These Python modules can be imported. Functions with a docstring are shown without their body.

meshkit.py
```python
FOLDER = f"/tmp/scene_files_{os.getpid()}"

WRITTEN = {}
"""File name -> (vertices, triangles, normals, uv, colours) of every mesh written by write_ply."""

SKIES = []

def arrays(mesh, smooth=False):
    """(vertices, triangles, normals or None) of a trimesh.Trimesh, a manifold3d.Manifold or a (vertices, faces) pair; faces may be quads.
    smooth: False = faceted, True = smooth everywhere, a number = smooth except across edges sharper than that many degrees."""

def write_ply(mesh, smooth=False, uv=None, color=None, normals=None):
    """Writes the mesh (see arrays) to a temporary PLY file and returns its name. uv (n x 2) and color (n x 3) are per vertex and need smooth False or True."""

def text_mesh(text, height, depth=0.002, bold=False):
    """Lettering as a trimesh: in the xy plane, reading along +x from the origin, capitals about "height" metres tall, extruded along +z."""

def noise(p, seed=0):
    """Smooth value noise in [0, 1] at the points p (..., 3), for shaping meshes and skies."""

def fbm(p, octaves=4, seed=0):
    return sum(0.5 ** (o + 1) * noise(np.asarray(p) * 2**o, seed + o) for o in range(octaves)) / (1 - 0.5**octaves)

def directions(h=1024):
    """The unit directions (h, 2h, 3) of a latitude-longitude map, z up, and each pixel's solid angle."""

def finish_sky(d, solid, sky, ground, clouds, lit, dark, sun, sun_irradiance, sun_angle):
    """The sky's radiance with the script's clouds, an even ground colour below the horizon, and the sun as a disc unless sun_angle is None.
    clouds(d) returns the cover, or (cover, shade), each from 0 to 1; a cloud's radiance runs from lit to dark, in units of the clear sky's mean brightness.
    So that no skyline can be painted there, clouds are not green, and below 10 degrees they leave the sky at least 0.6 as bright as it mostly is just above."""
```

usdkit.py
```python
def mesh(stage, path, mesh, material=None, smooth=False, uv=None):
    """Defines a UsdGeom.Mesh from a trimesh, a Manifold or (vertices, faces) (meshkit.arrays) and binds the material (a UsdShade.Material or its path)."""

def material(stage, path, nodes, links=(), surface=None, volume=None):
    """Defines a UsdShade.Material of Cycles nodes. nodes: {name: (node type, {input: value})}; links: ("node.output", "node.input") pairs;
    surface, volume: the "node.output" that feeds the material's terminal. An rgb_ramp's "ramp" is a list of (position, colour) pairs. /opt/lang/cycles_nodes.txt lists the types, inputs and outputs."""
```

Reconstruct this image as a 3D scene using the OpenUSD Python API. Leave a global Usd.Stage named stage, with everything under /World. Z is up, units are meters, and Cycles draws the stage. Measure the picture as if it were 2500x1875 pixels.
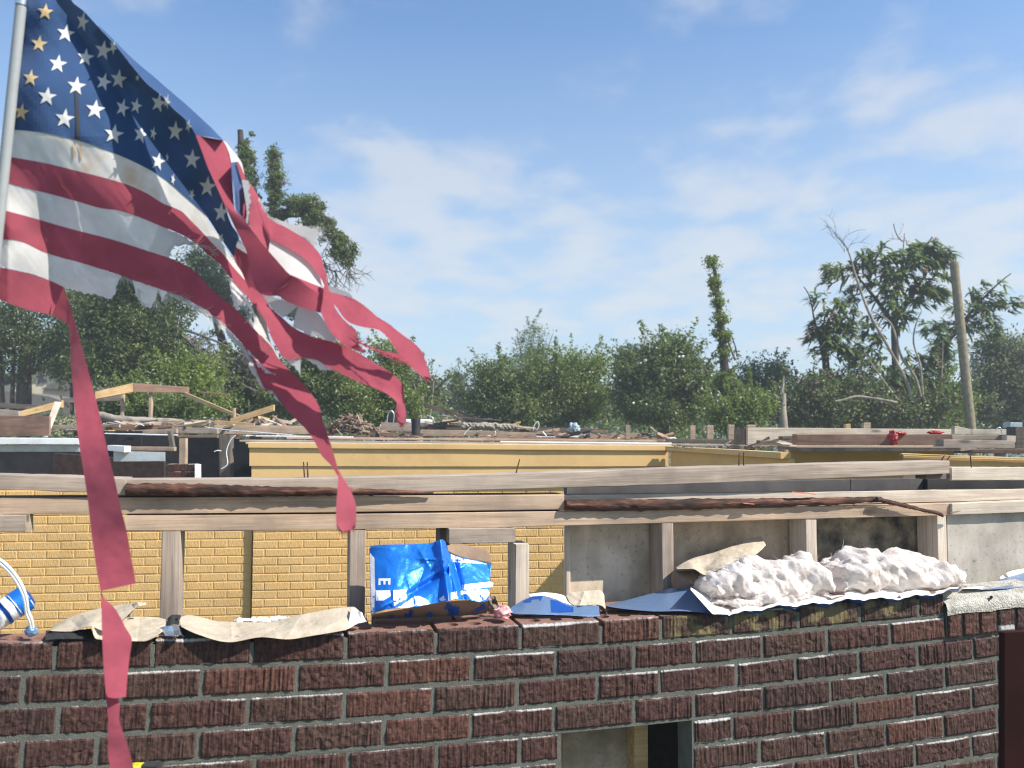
import math, numpy as np, trimesh, usdkit, meshkit
from pxr import Usd, UsdGeom, UsdLux, UsdShade, Gf, Sdf, Vt
from scipy.interpolate import RBFInterpolator, PchipInterpolator
import shapely.geometry as sg
import mapbox_earcut as earcut

stage = Usd.Stage.CreateInMemory()
UsdGeom.SetStageUpAxis(stage, 'Z')
UsdGeom.SetStageMetersPerUnit(stage, 1.0)
world = UsdGeom.Xform.Define(stage, '/World')
stage.SetDefaultPrim(world.GetPrim())
UsdGeom.Scope.Define(stage, '/World/Looks')

# ------------------------------------------------------------------ camera, sky, sun, exposure
CAMZ = 2.6
F, HOR = 2000.0, 1060.0                      # focal length and horizon in pixels of the 2500 px photograph
HAZE = 0.0035
PITCH = math.atan((HOR - 937.5) / F)
CAM = np.array([0.0, 0.0, CAMZ])
cam = UsdGeom.Camera.Define(stage, '/World/Camera')
cam.CreateHorizontalApertureAttr(36.0)
cam.CreateVerticalApertureAttr(27.0)
cam.CreateFocalLengthAttr(36.0 * F / 2500.0)
cam.CreateClippingRangeAttr(Gf.Vec2f(0.05, 2000.0))
cam.AddTranslateOp().Set(Gf.Vec3d(*CAM))
cam.AddRotateXOp().Set(90.0 + math.degrees(PITCH))
cam.CreateFStopAttr(4.5)
cam.CreateFocusDistanceAttr(3.0)
cam.CreateExposureAttr(0.74)

SUN = np.array([0.66, -0.26, 0.70]); SUN /= np.linalg.norm(SUN)
SUN_EL, SUN_ROT = math.asin(SUN[2]), math.atan2(SUN[0], SUN[1])
sun = UsdLux.DistantLight.Define(stage, '/World/Sun')
sun.CreateIntensityAttr(1.25); sun.CreateAngleAttr(0.5); sun.CreateNormalizeAttr(True)
sun.CreateColorAttr(Gf.Vec3f(1.0, 0.94, 0.84))
sun.AddTransformOp().Set(Gf.Matrix4d().SetRotate(Gf.Rotation(Gf.Vec3d(0, 0, -1), Gf.Vec3d(*(-SUN)))))

sky = UsdLux.DomeLight.Define(stage, '/World/sky')
skymat = usdkit.material(stage, '/World/Looks/sky', {
    'tc': ('texture_coordinate', {}),
    'sky': ('sky_texture', {'sky_type': 'single_scattering', 'sun_disc': False, 'sun_elevation': SUN_EL, 'sun_rotation': SUN_ROT, 'air_density': 1.0, 'aerosol_density': 1.0, 'ozone_density': 2.0}),
    'hue': ('mix', {'mix_type': 'multiply', 'fac': 1.0, 'color2': (0.71, 0.97, 1.16)}),
    'xyz': ('separate_xyz', {}),
    'zup': ('math', {'math_type': 'maximum', 'value2': 0.0}),
    'zz': ('math', {'math_type': 'add', 'value2': 0.12}),
    'dx': ('math', {'math_type': 'divide'}), 'dy': ('math', {'math_type': 'divide'}),
    'uv': ('combine_xyz', {'z': 0.37}),
    'map': ('mapping', {'location': (13.6, 2.2, 0.0), 'scale': (1.0, 0.8, 1.0)}),
    'n1': ('noise_texture', {'scale': 2.9, 'detail': 8.0, 'roughness': 0.52, 'distortion': 0.1}),
    'band': ('rgb_ramp', {'ramp': [(0.0, (0.42,)*3), (0.08, (0.48,)*3), (0.16, (0.61,)*3), (0.24, (0.63,)*3), (0.30, (0.58,)*3), (0.36, (0.48,)*3), (0.43, (0.42,)*3), (0.60, (0.38,)*3), (1.0, (0.38,)*3)]}),
    'sum': ('math', {'math_type': 'add'}),
    'rmp': ('map_range', {'range_type': 'smoothstep', 'from_min': 0.97, 'from_max': 1.22, 'to_min': 0.0, 'to_max': 0.60, 'clamp': True}),
    'haze': ('rgb_ramp', {'ramp': [(0.0, (0.78,)*3), (0.08, (0.70,)*3), (0.20, (0.56,)*3), (0.32, (0.32,)*3), (0.46, (0.09,)*3), (0.7, (0.02,)*3), (1.0, (0.02,)*3)]}),
    'hz': ('mix', {'color2': (3.5, 4.05, 4.45)}),
    'mx': ('mix', {'color2': (4.3, 4.4, 4.5)}),
    'bg': ('background_shader', {'strength': 0.11})},
    [('tc.generated', 'xyz.vector'), ('xyz.z', 'zup.value1'), ('zup.value', 'zz.value1'),
     ('xyz.x', 'dx.value1'), ('zz.value', 'dx.value2'), ('xyz.y', 'dy.value1'), ('zz.value', 'dy.value2'),
     ('dx.value', 'uv.x'), ('dy.value', 'uv.y'), ('uv.vector', 'map.vector'), ('map.vector', 'n1.vector'),
     ('zup.value', 'band.fac'), ('n1.fac', 'sum.value1'), ('band.color', 'sum.value2'), ('sum.value', 'rmp.value'),
     ('sky.color', 'hue.color1'), ('hue.color', 'hz.color1'), ('zup.value', 'haze.fac'), ('haze.color', 'hz.fac'),
     ('hz.color', 'mx.color1'), ('rmp.result', 'mx.fac'), ('mx.color', 'bg.color')], surface='bg.background')
UsdShade.MaterialBindingAPI.Apply(sky.GetPrim()).Bind(skymat)
sky.GetPrim().SetCustomDataByKey('kind', 'structure')

# ------------------------------------------------------------------ picture rays and the plane of the front wall
ca, sa = math.cos(PITCH), math.sin(PITCH)
def ray(px, py):
    u, v = (px - 1250.0) / F, -(py - 937.5) / F
    return np.array([u, ca - v * sa, sa + v * ca])
def P(px, py, Y):                            # the point seen at px, py that lies Y metres in front of the camera
    d = ray(px, py); return CAM + d * (Y / d[1])
TH, D0 = 0.25965, 2.0387
WD = np.array([math.cos(TH), math.sin(TH), 0.0]); WN = np.array([-math.sin(TH), math.cos(TH), 0.0])
W0 = np.array([0.0, D0, CAMZ])
def W(s, n, z): return W0 + WD * s + WN * n + np.array([0, 0, z])
def onW(px, py, n=0.0):
    d = ray(px, py); return CAM + d * (((W0 - CAM) @ WN + n) / (d @ WN))
def sW(px, py, n=0.0):
    p = onW(px, py, n) - W0; return p @ WD, p[2]
def onPlane(px, py, o, n):
    d = ray(px, py); return CAM + d * (((o - CAM) @ n) / (d @ n))
def course_top(s, k): return -0.4692 - 0.00826 * s + 0.0160 * s * s - 0.06786 * (k - 1)

# ------------------------------------------------------------------ prims
MW, COUNT = {}, {}
def newpath(name, parent):
    base = '/World/' + name if parent is None else f'{parent.GetPath()}/{name}'
    k = COUNT.get(base, 0); COUNT[base] = k + 1
    return base if k == 0 else f'{base}_{k:03d}'
def tag(prim, label=None, cat=None, group=None, kind=None):
    for key, v in (('label', label), ('category', cat), ('group', group), ('kind', kind)):
        if v: prim.SetCustomDataByKey(key, v)
    return prim
def setM(x, M, parent):
    Mp = MW[str(parent.GetPath())] if parent is not None else np.eye(4)
    L = np.linalg.inv(Mp) @ M
    x.AddTransformOp().Set(Gf.Matrix4d(*map(float, L.T.ravel())))
    MW[str(x.GetPath())] = M
def thing(name, origin, label, cat, group=None):
    x = UsdGeom.Xform.Define(stage, newpath(name, None))
    M = np.eye(4); M[:3, 3] = origin; setM(x, M, None)
    return tag(x.GetPrim(), label, cat, group)
def va(mesh):
    if hasattr(mesh, 'to_mesh'):
        m = mesh.to_mesh(); return np.array(m.vert_properties[:, :3], float), np.array(m.tri_verts)
    if isinstance(mesh, (tuple, list)): return np.asarray(mesh[0], float), np.asarray(mesh[1], int)
    return np.array(mesh.vertices), np.array(mesh.faces)
def put(name, mesh, mat, parent=None, M=None, smooth=False, uv=None, label=None, cat=None, group=None, kind=None):
    """mesh in local coordinates when M (its world matrix) is given, else in world coordinates"""
    v, f = va(mesh)
    if M is None:
        M = np.eye(4)
        M[:3, 3] = np.r_[(v[:, :2].min(0) + v[:, :2].max(0)) / 2, v[:, 2].min()]
        v = v - M[:3, 3]
    if f.shape[1] == 4: f = np.vstack([f[:, [0, 1, 2]], f[:, [0, 2, 3]]])
    m = usdkit.mesh(stage, newpath(name, parent), (v, f), mat, smooth=smooth, uv=uv)
    setM(m, M, parent)
    return tag(m.GetPrim(), label, cat, group, kind)

# ------------------------------------------------------------------ mesh helpers
def cat_(ms):
    vs, fs, n = [], [], 0
    for m in ms:
        v, f = va(m)
        if f.shape[1] == 4: f = np.vstack([f[:, [0, 1, 2]], f[:, [0, 2, 3]]])
        vs.append(v); fs.append(f + n); n += len(v)
    return np.vstack(vs), np.vstack(fs)
def frame(o, x, up=(0, 0, 1)):
    x = np.asarray(x, float); x = x / np.linalg.norm(x)
    y = np.cross(up, x); y = y / np.linalg.norm(y); z = np.cross(x, y)
    M = np.eye(4); M[:3, 0], M[:3, 1], M[:3, 2], M[:3, 3] = x, y, z, o
    return M
def tube(pts, r, sides=7, cap=True, jitter=0.0, rng=None):
    pts = np.asarray(pts, float); n = len(pts)
    r = np.broadcast_to(np.asarray(r, float), (n,)) if np.ndim(r) == 0 or len(np.atleast_1d(r)) == n else np.interp(np.linspace(0, 1, n), np.linspace(0, 1, len(r)), r)
    t = np.gradient(pts, axis=0); t /= np.linalg.norm(t, axis=1, keepdims=True) + 1e-12
    ref = np.array([0, 0, 1.0]) if abs(t[:, 2]).mean() < 0.8 else np.array([1.0, 0, 0])
    a = np.cross(t, ref); a /= np.linalg.norm(a, axis=1, keepdims=True); b = np.cross(t, a)
    an = np.linspace(0, 2 * np.pi, sides, endpoint=False)
    rr = r[:, None] * (1 + (jitter * rng.standard_normal((n, sides)) if jitter else 0))
    v = pts[:, None] + rr[..., None] * (a[:, None] * np.cos(an)[None, :, None] + b[:, None] * np.sin(an)[None, :, None])
    v = v.reshape(-1, 3); i = np.arange(n - 1)[:, None] * sides; j = np.arange(sides)[None]; j2 = (j + 1) % sides
    f = np.stack([i + j, i + j2, i + sides + j2, i + sides + j], -1).reshape(-1, 4)
    f = np.vstack([f[:, [0, 2, 1]], f[:, [0, 3, 2]]])
    if cap:
        v = np.vstack([v, pts[:1], pts[-1:]]); c0, c1 = len(v) - 2, len(v) - 1; jj = np.arange(sides); k = (n - 1) * sides
        f = np.vstack([f, np.stack([np.full(sides, c0), jj, (jj + 1) % sides], 1), np.stack([np.full(sides, c1), k + (jj + 1) % sides, k + jj], 1)])
    return v, f
def smoothline(pts, n):
    pts = np.asarray(pts, float); t = np.r_[0, np.cumsum(np.linalg.norm(np.diff(pts[:, :2], axis=0), axis=1) + 1e-9)]
    if len(pts) < 3: return np.stack([np.interp(np.linspace(0, t[-1], n), t, pts[:, k]) for k in range(pts.shape[1])], 1)
    return PchipInterpolator(t, pts)(np.linspace(0, t[-1], n))
def grid_faces(n, m):
    i = np.arange(n - 1)[:, None] * m; j = np.arange(m - 1)[None]
    f = np.stack([i + j, i + j + 1, i + m + j + 1, i + m + j], -1).reshape(-1, 4)
    return np.vstack([f[:, [0, 1, 2]], f[:, [0, 2, 3]]])
def polytri(xy):
    xy = np.asarray(xy, float); return earcut.triangulate_float64(xy, np.array([len(xy)], np.uint32)).reshape(-1, 3).astype(int)
def beam(T, B, dv, N=14, ch=0.002, wob=0.0004, rng=None):
    """a length of timber: T, B world points along the top and bottom edge of its front face, dv the vector through its depth"""
    rng = rng or np.random.default_rng(1)
    def rs(A):
        t = np.r_[0, np.cumsum(np.linalg.norm(np.diff(A, axis=0), axis=1))]; q = np.linspace(0, t[-1], N)
        return np.stack([np.interp(q, t, A[:, k]) for k in range(3)], 1) if len(A) < 3 else PchipInterpolator(t, A)(q)
    T, B = rs(np.asarray(T, float)), rs(np.asarray(B, float)); dv = np.asarray(dv, float)
    e = B - T; el = np.linalg.norm(e, axis=1, keepdims=True); e = e / el; d = dv / np.linalg.norm(dv)
    c = min(ch, el.min() * 0.2)
    Tb, Bb = T + dv, B + dv
    ring = np.stack([T + e * c, T + d * c, Tb - d * c, Tb + e * c, Bb - e * c, Bb - d * c, B + d * c, B - e * c], 1)
    ring += rng.standard_normal((N, 8, 3)) * wob
    s = 8; v = ring.reshape(-1, 3); i = np.arange(N - 1)[:, None] * s; j = np.arange(s)[None]; j2 = (j + 1) % s
    f = np.stack([i + j, i + s + j, i + s + j2, i + j2], -1).reshape(-1, 4)
    f = np.vstack([f[:, [0, 1, 2]], f[:, [0, 2, 3]]])
    v = np.vstack([v, ring[0].mean(0)[None], ring[-1].mean(0)[None]]); jj = np.arange(s); k = (N - 1) * s
    f = np.vstack([f, np.stack([np.full(s, len(v) - 2), jj, (jj + 1) % s], 1), np.stack([np.full(s, len(v) - 1), k + (jj + 1) % s, k + jj], 1)])
    x = T[-1] + B[-1] - T[0] - B[0]; M = frame((T.mean(0) + B.mean(0)) / 2, x, up=-e.mean(0) if abs(np.dot(e.mean(0), x / np.linalg.norm(x))) < .95 else (0, 0, 1))
    v = (v - M[:3, 3]) @ M[:3, :3]
    m = trimesh.Trimesh(v, f, process=False)
    if m.volume < 0: f = f[:, ::-1]
    return (v, f), M
def wbeam(st, n, depth, **k):                # a timber whose front face lies n behind the brick face; st: (px, y_top, y_bottom)
    return beam([onW(x, a, n) for x, a, b in st], [onW(x, b, n) for x, a, b in st], WN * depth, **k)
def fbeam(st, depth, **k):                   # free in space; st: (px, y_top, y_bottom, Y)
    return beam([P(x, a, Y) for x, a, b, Y in st], [P(x, b, Y) for x, a, b, Y in st], np.array([0, depth, 0]), **k)
def wood(st, mat, name, label, cat='board', depth=0.05, n=None, parent=None, group=None, seed=0, kind=None, **k):
    (m, M) = wbeam(st, n, depth, rng=np.random.default_rng(abs(seed * 7 + int(st[0][0]))), **k) if n is not None else fbeam(st, depth, rng=np.random.default_rng(abs(seed * 7 + int(st[0][0]))), **k)
    return put(name, m, mat, parent, M=M, label=label, cat=cat, group=group, kind=kind, smooth=35)
def sheet(A, B, n=40, m=10, field=None, wr=0.0, seed=0, thick=0.0, folds=0, fa=0.004):
    """a cloth, foil or paper sheet between two edges; A, B: (px, py, Y) along each edge"""
    A, B = smoothline(A, n), smoothline(B, n); w = np.linspace(0, 1, m)[None, :, None]
    g = A[:, None] * (1 - w) + B[:, None] * w
    if field is not None: g[..., 2] = field(g[..., :2].reshape(-1, 2)).reshape(n, m)
    g = g.reshape(-1, 3)
    if wr: g[:, 2] += wr * (meshkit.fbm(np.c_[g[:, :2] / 40.0, np.full(len(g), seed * 7.3)]) - 0.5)
    if folds:                                # sharp creases running across the sheet
        rc = np.random.default_rng(seed + 900); lo, hi = g[:, :2].min(0), g[:, :2].max(0)
        for _ in range(folds):
            q0, an = rc.uniform(lo, hi), rc.uniform(0, np.pi); d = (g[:, 0] - q0[0]) * math.sin(an) - (g[:, 1] - q0[1]) * math.cos(an); al = (g[:, 0] - q0[0]) * math.cos(an) + (g[:, 1] - q0[1]) * math.sin(an)
            g[:, 2] += rc.choice([-1, 1]) * fa * rc.uniform(.4, 1) * np.exp(-abs(d) / rc.uniform(6, 16)) * np.exp(-(al / rc.uniform(20, 70)) ** 2)
    v = np.array([P(*q) for q in g]); f = grid_faces(n, m); uv = np.stack(np.meshgrid(np.linspace(0, 1, n), np.linspace(0, 1, m), indexing='ij'), -1).reshape(-1, 2)
    if thick:
        nr = trimesh.Trimesh(v, f, process=False).vertex_normals; k = len(v)
        edge = [(i, i + 1) for i in range(m - 1)] ; 
        ring = list(range(m)) + [i * m + m - 1 for i in range(1, n)] + [(n - 1) * m + j for j in range(m - 2, -1, -1)] + [i * m for i in range(n - 2, 0, -1)]
        q = [(ring[i], ring[(i + 1) % len(ring)]) for i in range(len(ring))]
        f = np.vstack([f, f[:, ::-1] + k, [[a, b + k, b] for a, b in q], [[a, a + k, b + k] for a, b in q]])
        v = np.vstack([v, v + nr * thick]); uv = np.vstack([uv, uv])
    return v, f, uv
# ------------------------------------------------------------------ materials
MAT = {}
def mat(name, nodes, links, surface='p.BSDF'):
    MAT[name] = usdkit.material(stage, '/World/Looks/' + name, nodes, links, surface=surface); return MAT[name]
def plain(name, c, rough=0.7, var=0.12, scale=6.0, bump=0.0, bscale=40.0, metallic=0.0, spec=0.4, c2=None, dirt=0.0):
    c = np.array(c, float); c2 = c * (1 - var * 2) if c2 is None else np.array(c2)
    nodes = {'tc': ('texture_coordinate', {}), 'g': ('geometry', {}), 'n': ('noise_texture', {'scale': scale, 'detail': 6.0, 'roughness': 0.6}),
             'r': ('rgb_ramp', {'ramp': [(0.3, tuple(c2)), (0.55, tuple(c)), (0.75, tuple(np.minimum(c * (1 + var), 0.95)))]}),
             'nb': ('noise_texture', {'scale': bscale, 'detail': 5.0}), 'b': ('bump', {'strength': min(1.0, bump * 4), 'distance': 0.003 * bump * 5}),
             'p': ('principled_bsdf', {'roughness': rough, 'metallic': metallic, 'specular_ior_level': spec})}
    links = [('g.position', 'n.vector'), ('n.fac', 'r.fac'), ('r.color', 'p.base_color')]
    if bump: links += [('g.position', 'nb.vector'), ('nb.fac', 'b.height'), ('b.normal', 'p.normal')]
    return mat(name, nodes, links)
def timber(name, light, dark, blotch, knots=True, rough=0.8):
    """sawn timber: grain along the local x axis, knots and weather stains"""
    nodes = {'tc': ('texture_coordinate', {}), 'oi': ('object_info', {}),
             'off': ('vector_math', {'math_type': 'multiply_add', 'vector2': (1, 1, 1)}), 'mo': ('combine_xyz', {}), 'mr': ('math', {'math_type': 'multiply', 'value2': 37.0}),
             'm1': ('mapping', {'scale': (1.6, 34.0, 34.0)}), 'n1': ('noise_texture', {'scale': 1.6, 'detail': 6.0, 'roughness': 0.62, 'distortion': 0.7}),
             'm2': ('mapping', {'scale': (7.0, 240.0, 240.0)}), 'n2': ('noise_texture', {'scale': 1.0, 'detail': 3.0}),
             'n3': ('noise_texture', {'scale': 5.0, 'detail': 5.0, 'roughness': 0.6}),
             'r1': ('rgb_ramp', {'ramp': [(0.3, tuple(dark)), (0.52, tuple(light)), (0.8, tuple(np.minimum(np.array(light) * 1.15, 0.9)))]}),
             'r3': ('rgb_ramp', {'ramp': [(0.42, (0, 0, 0)), (0.68, (0.75,) * 3)]}),
             'mb': ('mix', {'color2': tuple(blotch)}),
             'mk': ('mapping', {'scale': (2.6, 9.0, 9.0)}), 'vk': ('voronoi_texture', {'feature': 'f1', 'scale': 1.0}),
             'rk': ('rgb_ramp', {'ramp': [(0.0, (1, 1, 1)), (0.09, (0.8,) * 3), (0.14, (0.1,) * 3), (0.19, (0, 0, 0))]}),
             'mkx': ('mix', {'color2': tuple(np.array(dark) * 0.35)}),
             'fine': ('mix', {'mix_type': 'multiply', 'fac': 0.45}), 'rf': ('rgb_ramp', {'ramp': [(0.3, (0.55,) * 3), (0.6, (1, 1, 1))]}),
             'b': ('bump', {'strength': 0.55, 'distance': 0.0012}), 'p': ('principled_bsdf', {'roughness': rough, 'specular_ior_level': 0.25})}
    links = [('oi.random', 'mr.value1'), ('mr.value', 'mo.x'), ('mr.value', 'mo.y'), ('tc.object', 'off.vector1'), ('mo.vector', 'off.vector3'),
             ('off.vector', 'm1.vector'), ('m1.vector', 'n1.vector'), ('off.vector', 'm2.vector'), ('m2.vector', 'n2.vector'), ('off.vector', 'n3.vector'),
             ('n1.fac', 'r1.fac'), ('n3.fac', 'r3.fac'), ('r1.color', 'mb.color1'), ('r3.color', 'mb.fac'),
             ('n2.fac', 'rf.fac'), ('rf.color', 'fine.color2'), ('n2.fac', 'b.height'), ('b.normal', 'p.normal')]
    if knots:
        links += [('off.vector', 'mk.vector'), ('mk.vector', 'vk.vector'), ('vk.distance', 'rk.fac'), ('rk.color', 'mkx.fac'), ('mb.color', 'mkx.color1'), ('mkx.color', 'fine.color1')]
    else: links += [('mb.color', 'fine.color1')]
    links += [('fine.color', 'p.base_color')]
    return mat(name, nodes, links)
timber('wood_grey', (0.40, 0.325, 0.265), (0.255, 0.20, 0.16), (0.21, 0.17, 0.14))
timber('wood_pale', (0.57, 0.485, 0.395), (0.40, 0.33, 0.265), (0.35, 0.295, 0.245))
timber('wood_pine', (0.47, 0.345, 0.245), (0.31, 0.215, 0.145), (0.22, 0.17, 0.14))
timber('wood_fresh', (0.58, 0.40, 0.20), (0.42, 0.26, 0.11), (0.34, 0.22, 0.12))
timber('wood_rust', (0.30, 0.185, 0.135), (0.17, 0.095, 0.07), (0.14, 0.09, 0.07))
timber('wood_dark', (0.17, 0.14, 0.12), (0.09, 0.075, 0.065), (0.08, 0.07, 0.06))
plain('dark_board', (0.085, 0.078, 0.078), 0.85, 0.2, 8.0, 0.1)
plain('tar_paper', (0.022, 0.021, 0.022), 0.8, 0.3, 9.0, 0.1)
plain('white_metal', (0.72, 0.75, 0.78), 0.4, 0.08, 8.0)
plain('galvanised', (0.42, 0.47, 0.50), 0.4, 0.15, 8.0, metallic=0.4)
plain('white_paint', (0.78, 0.77, 0.74), 0.45, 0.06, 6.0)
plain('white_plastic', (0.80, 0.79, 0.77), 0.35, 0.05, 6.0)
plain('black_rubber', (0.03, 0.03, 0.032), 0.6, 0.3, 12.0, 0.1)
plain('rusty_iron', (0.10, 0.055, 0.035), 0.8, 0.3, 90.0, 0.2)
plain('red_plastic', (0.34, 0.025, 0.032), 0.4, 0.15, 30.0, 0.1, 60.0)
plain('orange_flake', (0.55, 0.16, 0.08), 0.7, 0.2, 60.0)
plain('styrofoam', (0.86, 0.86, 0.86), 0.8, 0.04, 50.0, 0.3, 200.0)
plain('maroon_paint', (0.028, 0.007, 0.006), 0.85, 0.15, 9.0, spec=0.12)
plain('yellow_plastic', (0.75, 0.62, 0.03), 0.5, 0.05)
plain('grass_ground', (0.07, 0.09, 0.03), 0.9, 0.3, 0.8, c2=(0.10, 0.08, 0.05))
plain('mortar', (0.112, 0.116, 0.099), 0.92, 0.12, 30.0, 0.2, 350.0, c2=(0.078, 0.082, 0.070))
plain('sill_mortar', (0.46, 0.44, 0.385), 0.92, 0.1, 45.0, 0.5, 200.0, c2=(0.27, 0.25, 0.22))
plain('pole_white', (0.30, 0.315, 0.325), 0.35, 0.04, 30.0)
plain('steel', (0.7, 0.7, 0.7), 0.25, 0.05, 9.0, metallic=1.0)
plain('pole_wood', (0.22, 0.185, 0.115), 0.9, 0.2, 14.0, 0.2, 60.0)
plain('bark', (0.12, 0.085, 0.06), 0.95, 0.3, 9.0, 0.5, 30.0)
plain('bark_pale', (0.30, 0.255, 0.21), 0.9, 0.25, 9.0, 0.3, 30.0)
plain('bark_dark', (0.055, 0.042, 0.035), 0.95, 0.3, 9.0, 0.4, 30.0)
plain('twig', (0.19, 0.16, 0.14), 0.9, 0.25, 9.0)
plain('cream_siding', (0.66, 0.55, 0.38), 0.7, 0.06, 3.0)
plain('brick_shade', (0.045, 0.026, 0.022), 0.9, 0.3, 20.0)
plain('shingles', (0.16, 0.14, 0.12), 0.9, 0.2, 20.0, 0.2)
plain('window_dark', (0.04, 0.045, 0.055), 0.1, 0.1, 3.0)
plain('kraft_paper', (0.44, 0.375, 0.29), 0.85, 0.12, 14.0, 0.4, 38.0, c2=(0.33, 0.28, 0.21))
plain('white_paper', (0.78, 0.75, 0.70), 0.7, 0.06, 10.0, 0.10, 60.0)
plain('cardboard', (0.22, 0.15, 0.105), 0.85, 0.15, 14.0, 0.1)
plain('pink_rag', (0.66, 0.27, 0.27), 0.85, 0.25, 60.0, 0.3, 120.0, c2=(0.72, 0.66, 0.62))
plain('flower_white', (0.82, 0.80, 0.72), 0.7, 0.05)
plain('flower_pink', (0.60, 0.33, 0.27), 0.7, 0.2)
plain('grey_cloth', (0.34, 0.42, 0.46), 0.7, 0.2, 9.0)

# bark of the peeled red logs
mat('log_bark', {'tc': ('texture_coordinate', {}), 'm': ('mapping', {'scale': (9.0, 60.0, 60.0)}), 'n': ('noise_texture', {'scale': 1.0, 'detail': 6.0, 'roughness': 0.65, 'distortion': 0.6}),
    'r': ('rgb_ramp', {'ramp': [(0.36, (0.018, 0.010, 0.008)), (0.5, (0.055, 0.025, 0.017)), (0.6, (0.12, 0.048, 0.03)), (0.70, (0.26, 0.115, 0.07))]}),
    'b': ('bump', {'strength': 0.9, 'distance': 0.006}), 'p': ('principled_bsdf', {'roughness': 0.8, 'specular_ior_level': 0.3})},
    [('tc.object', 'm.vector'), ('m.vector', 'n.vector'), ('n.fac', 'r.fac'), ('r.color', 'p.base_color'), ('n.fac', 'b.height'), ('b.normal', 'p.normal')])

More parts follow.
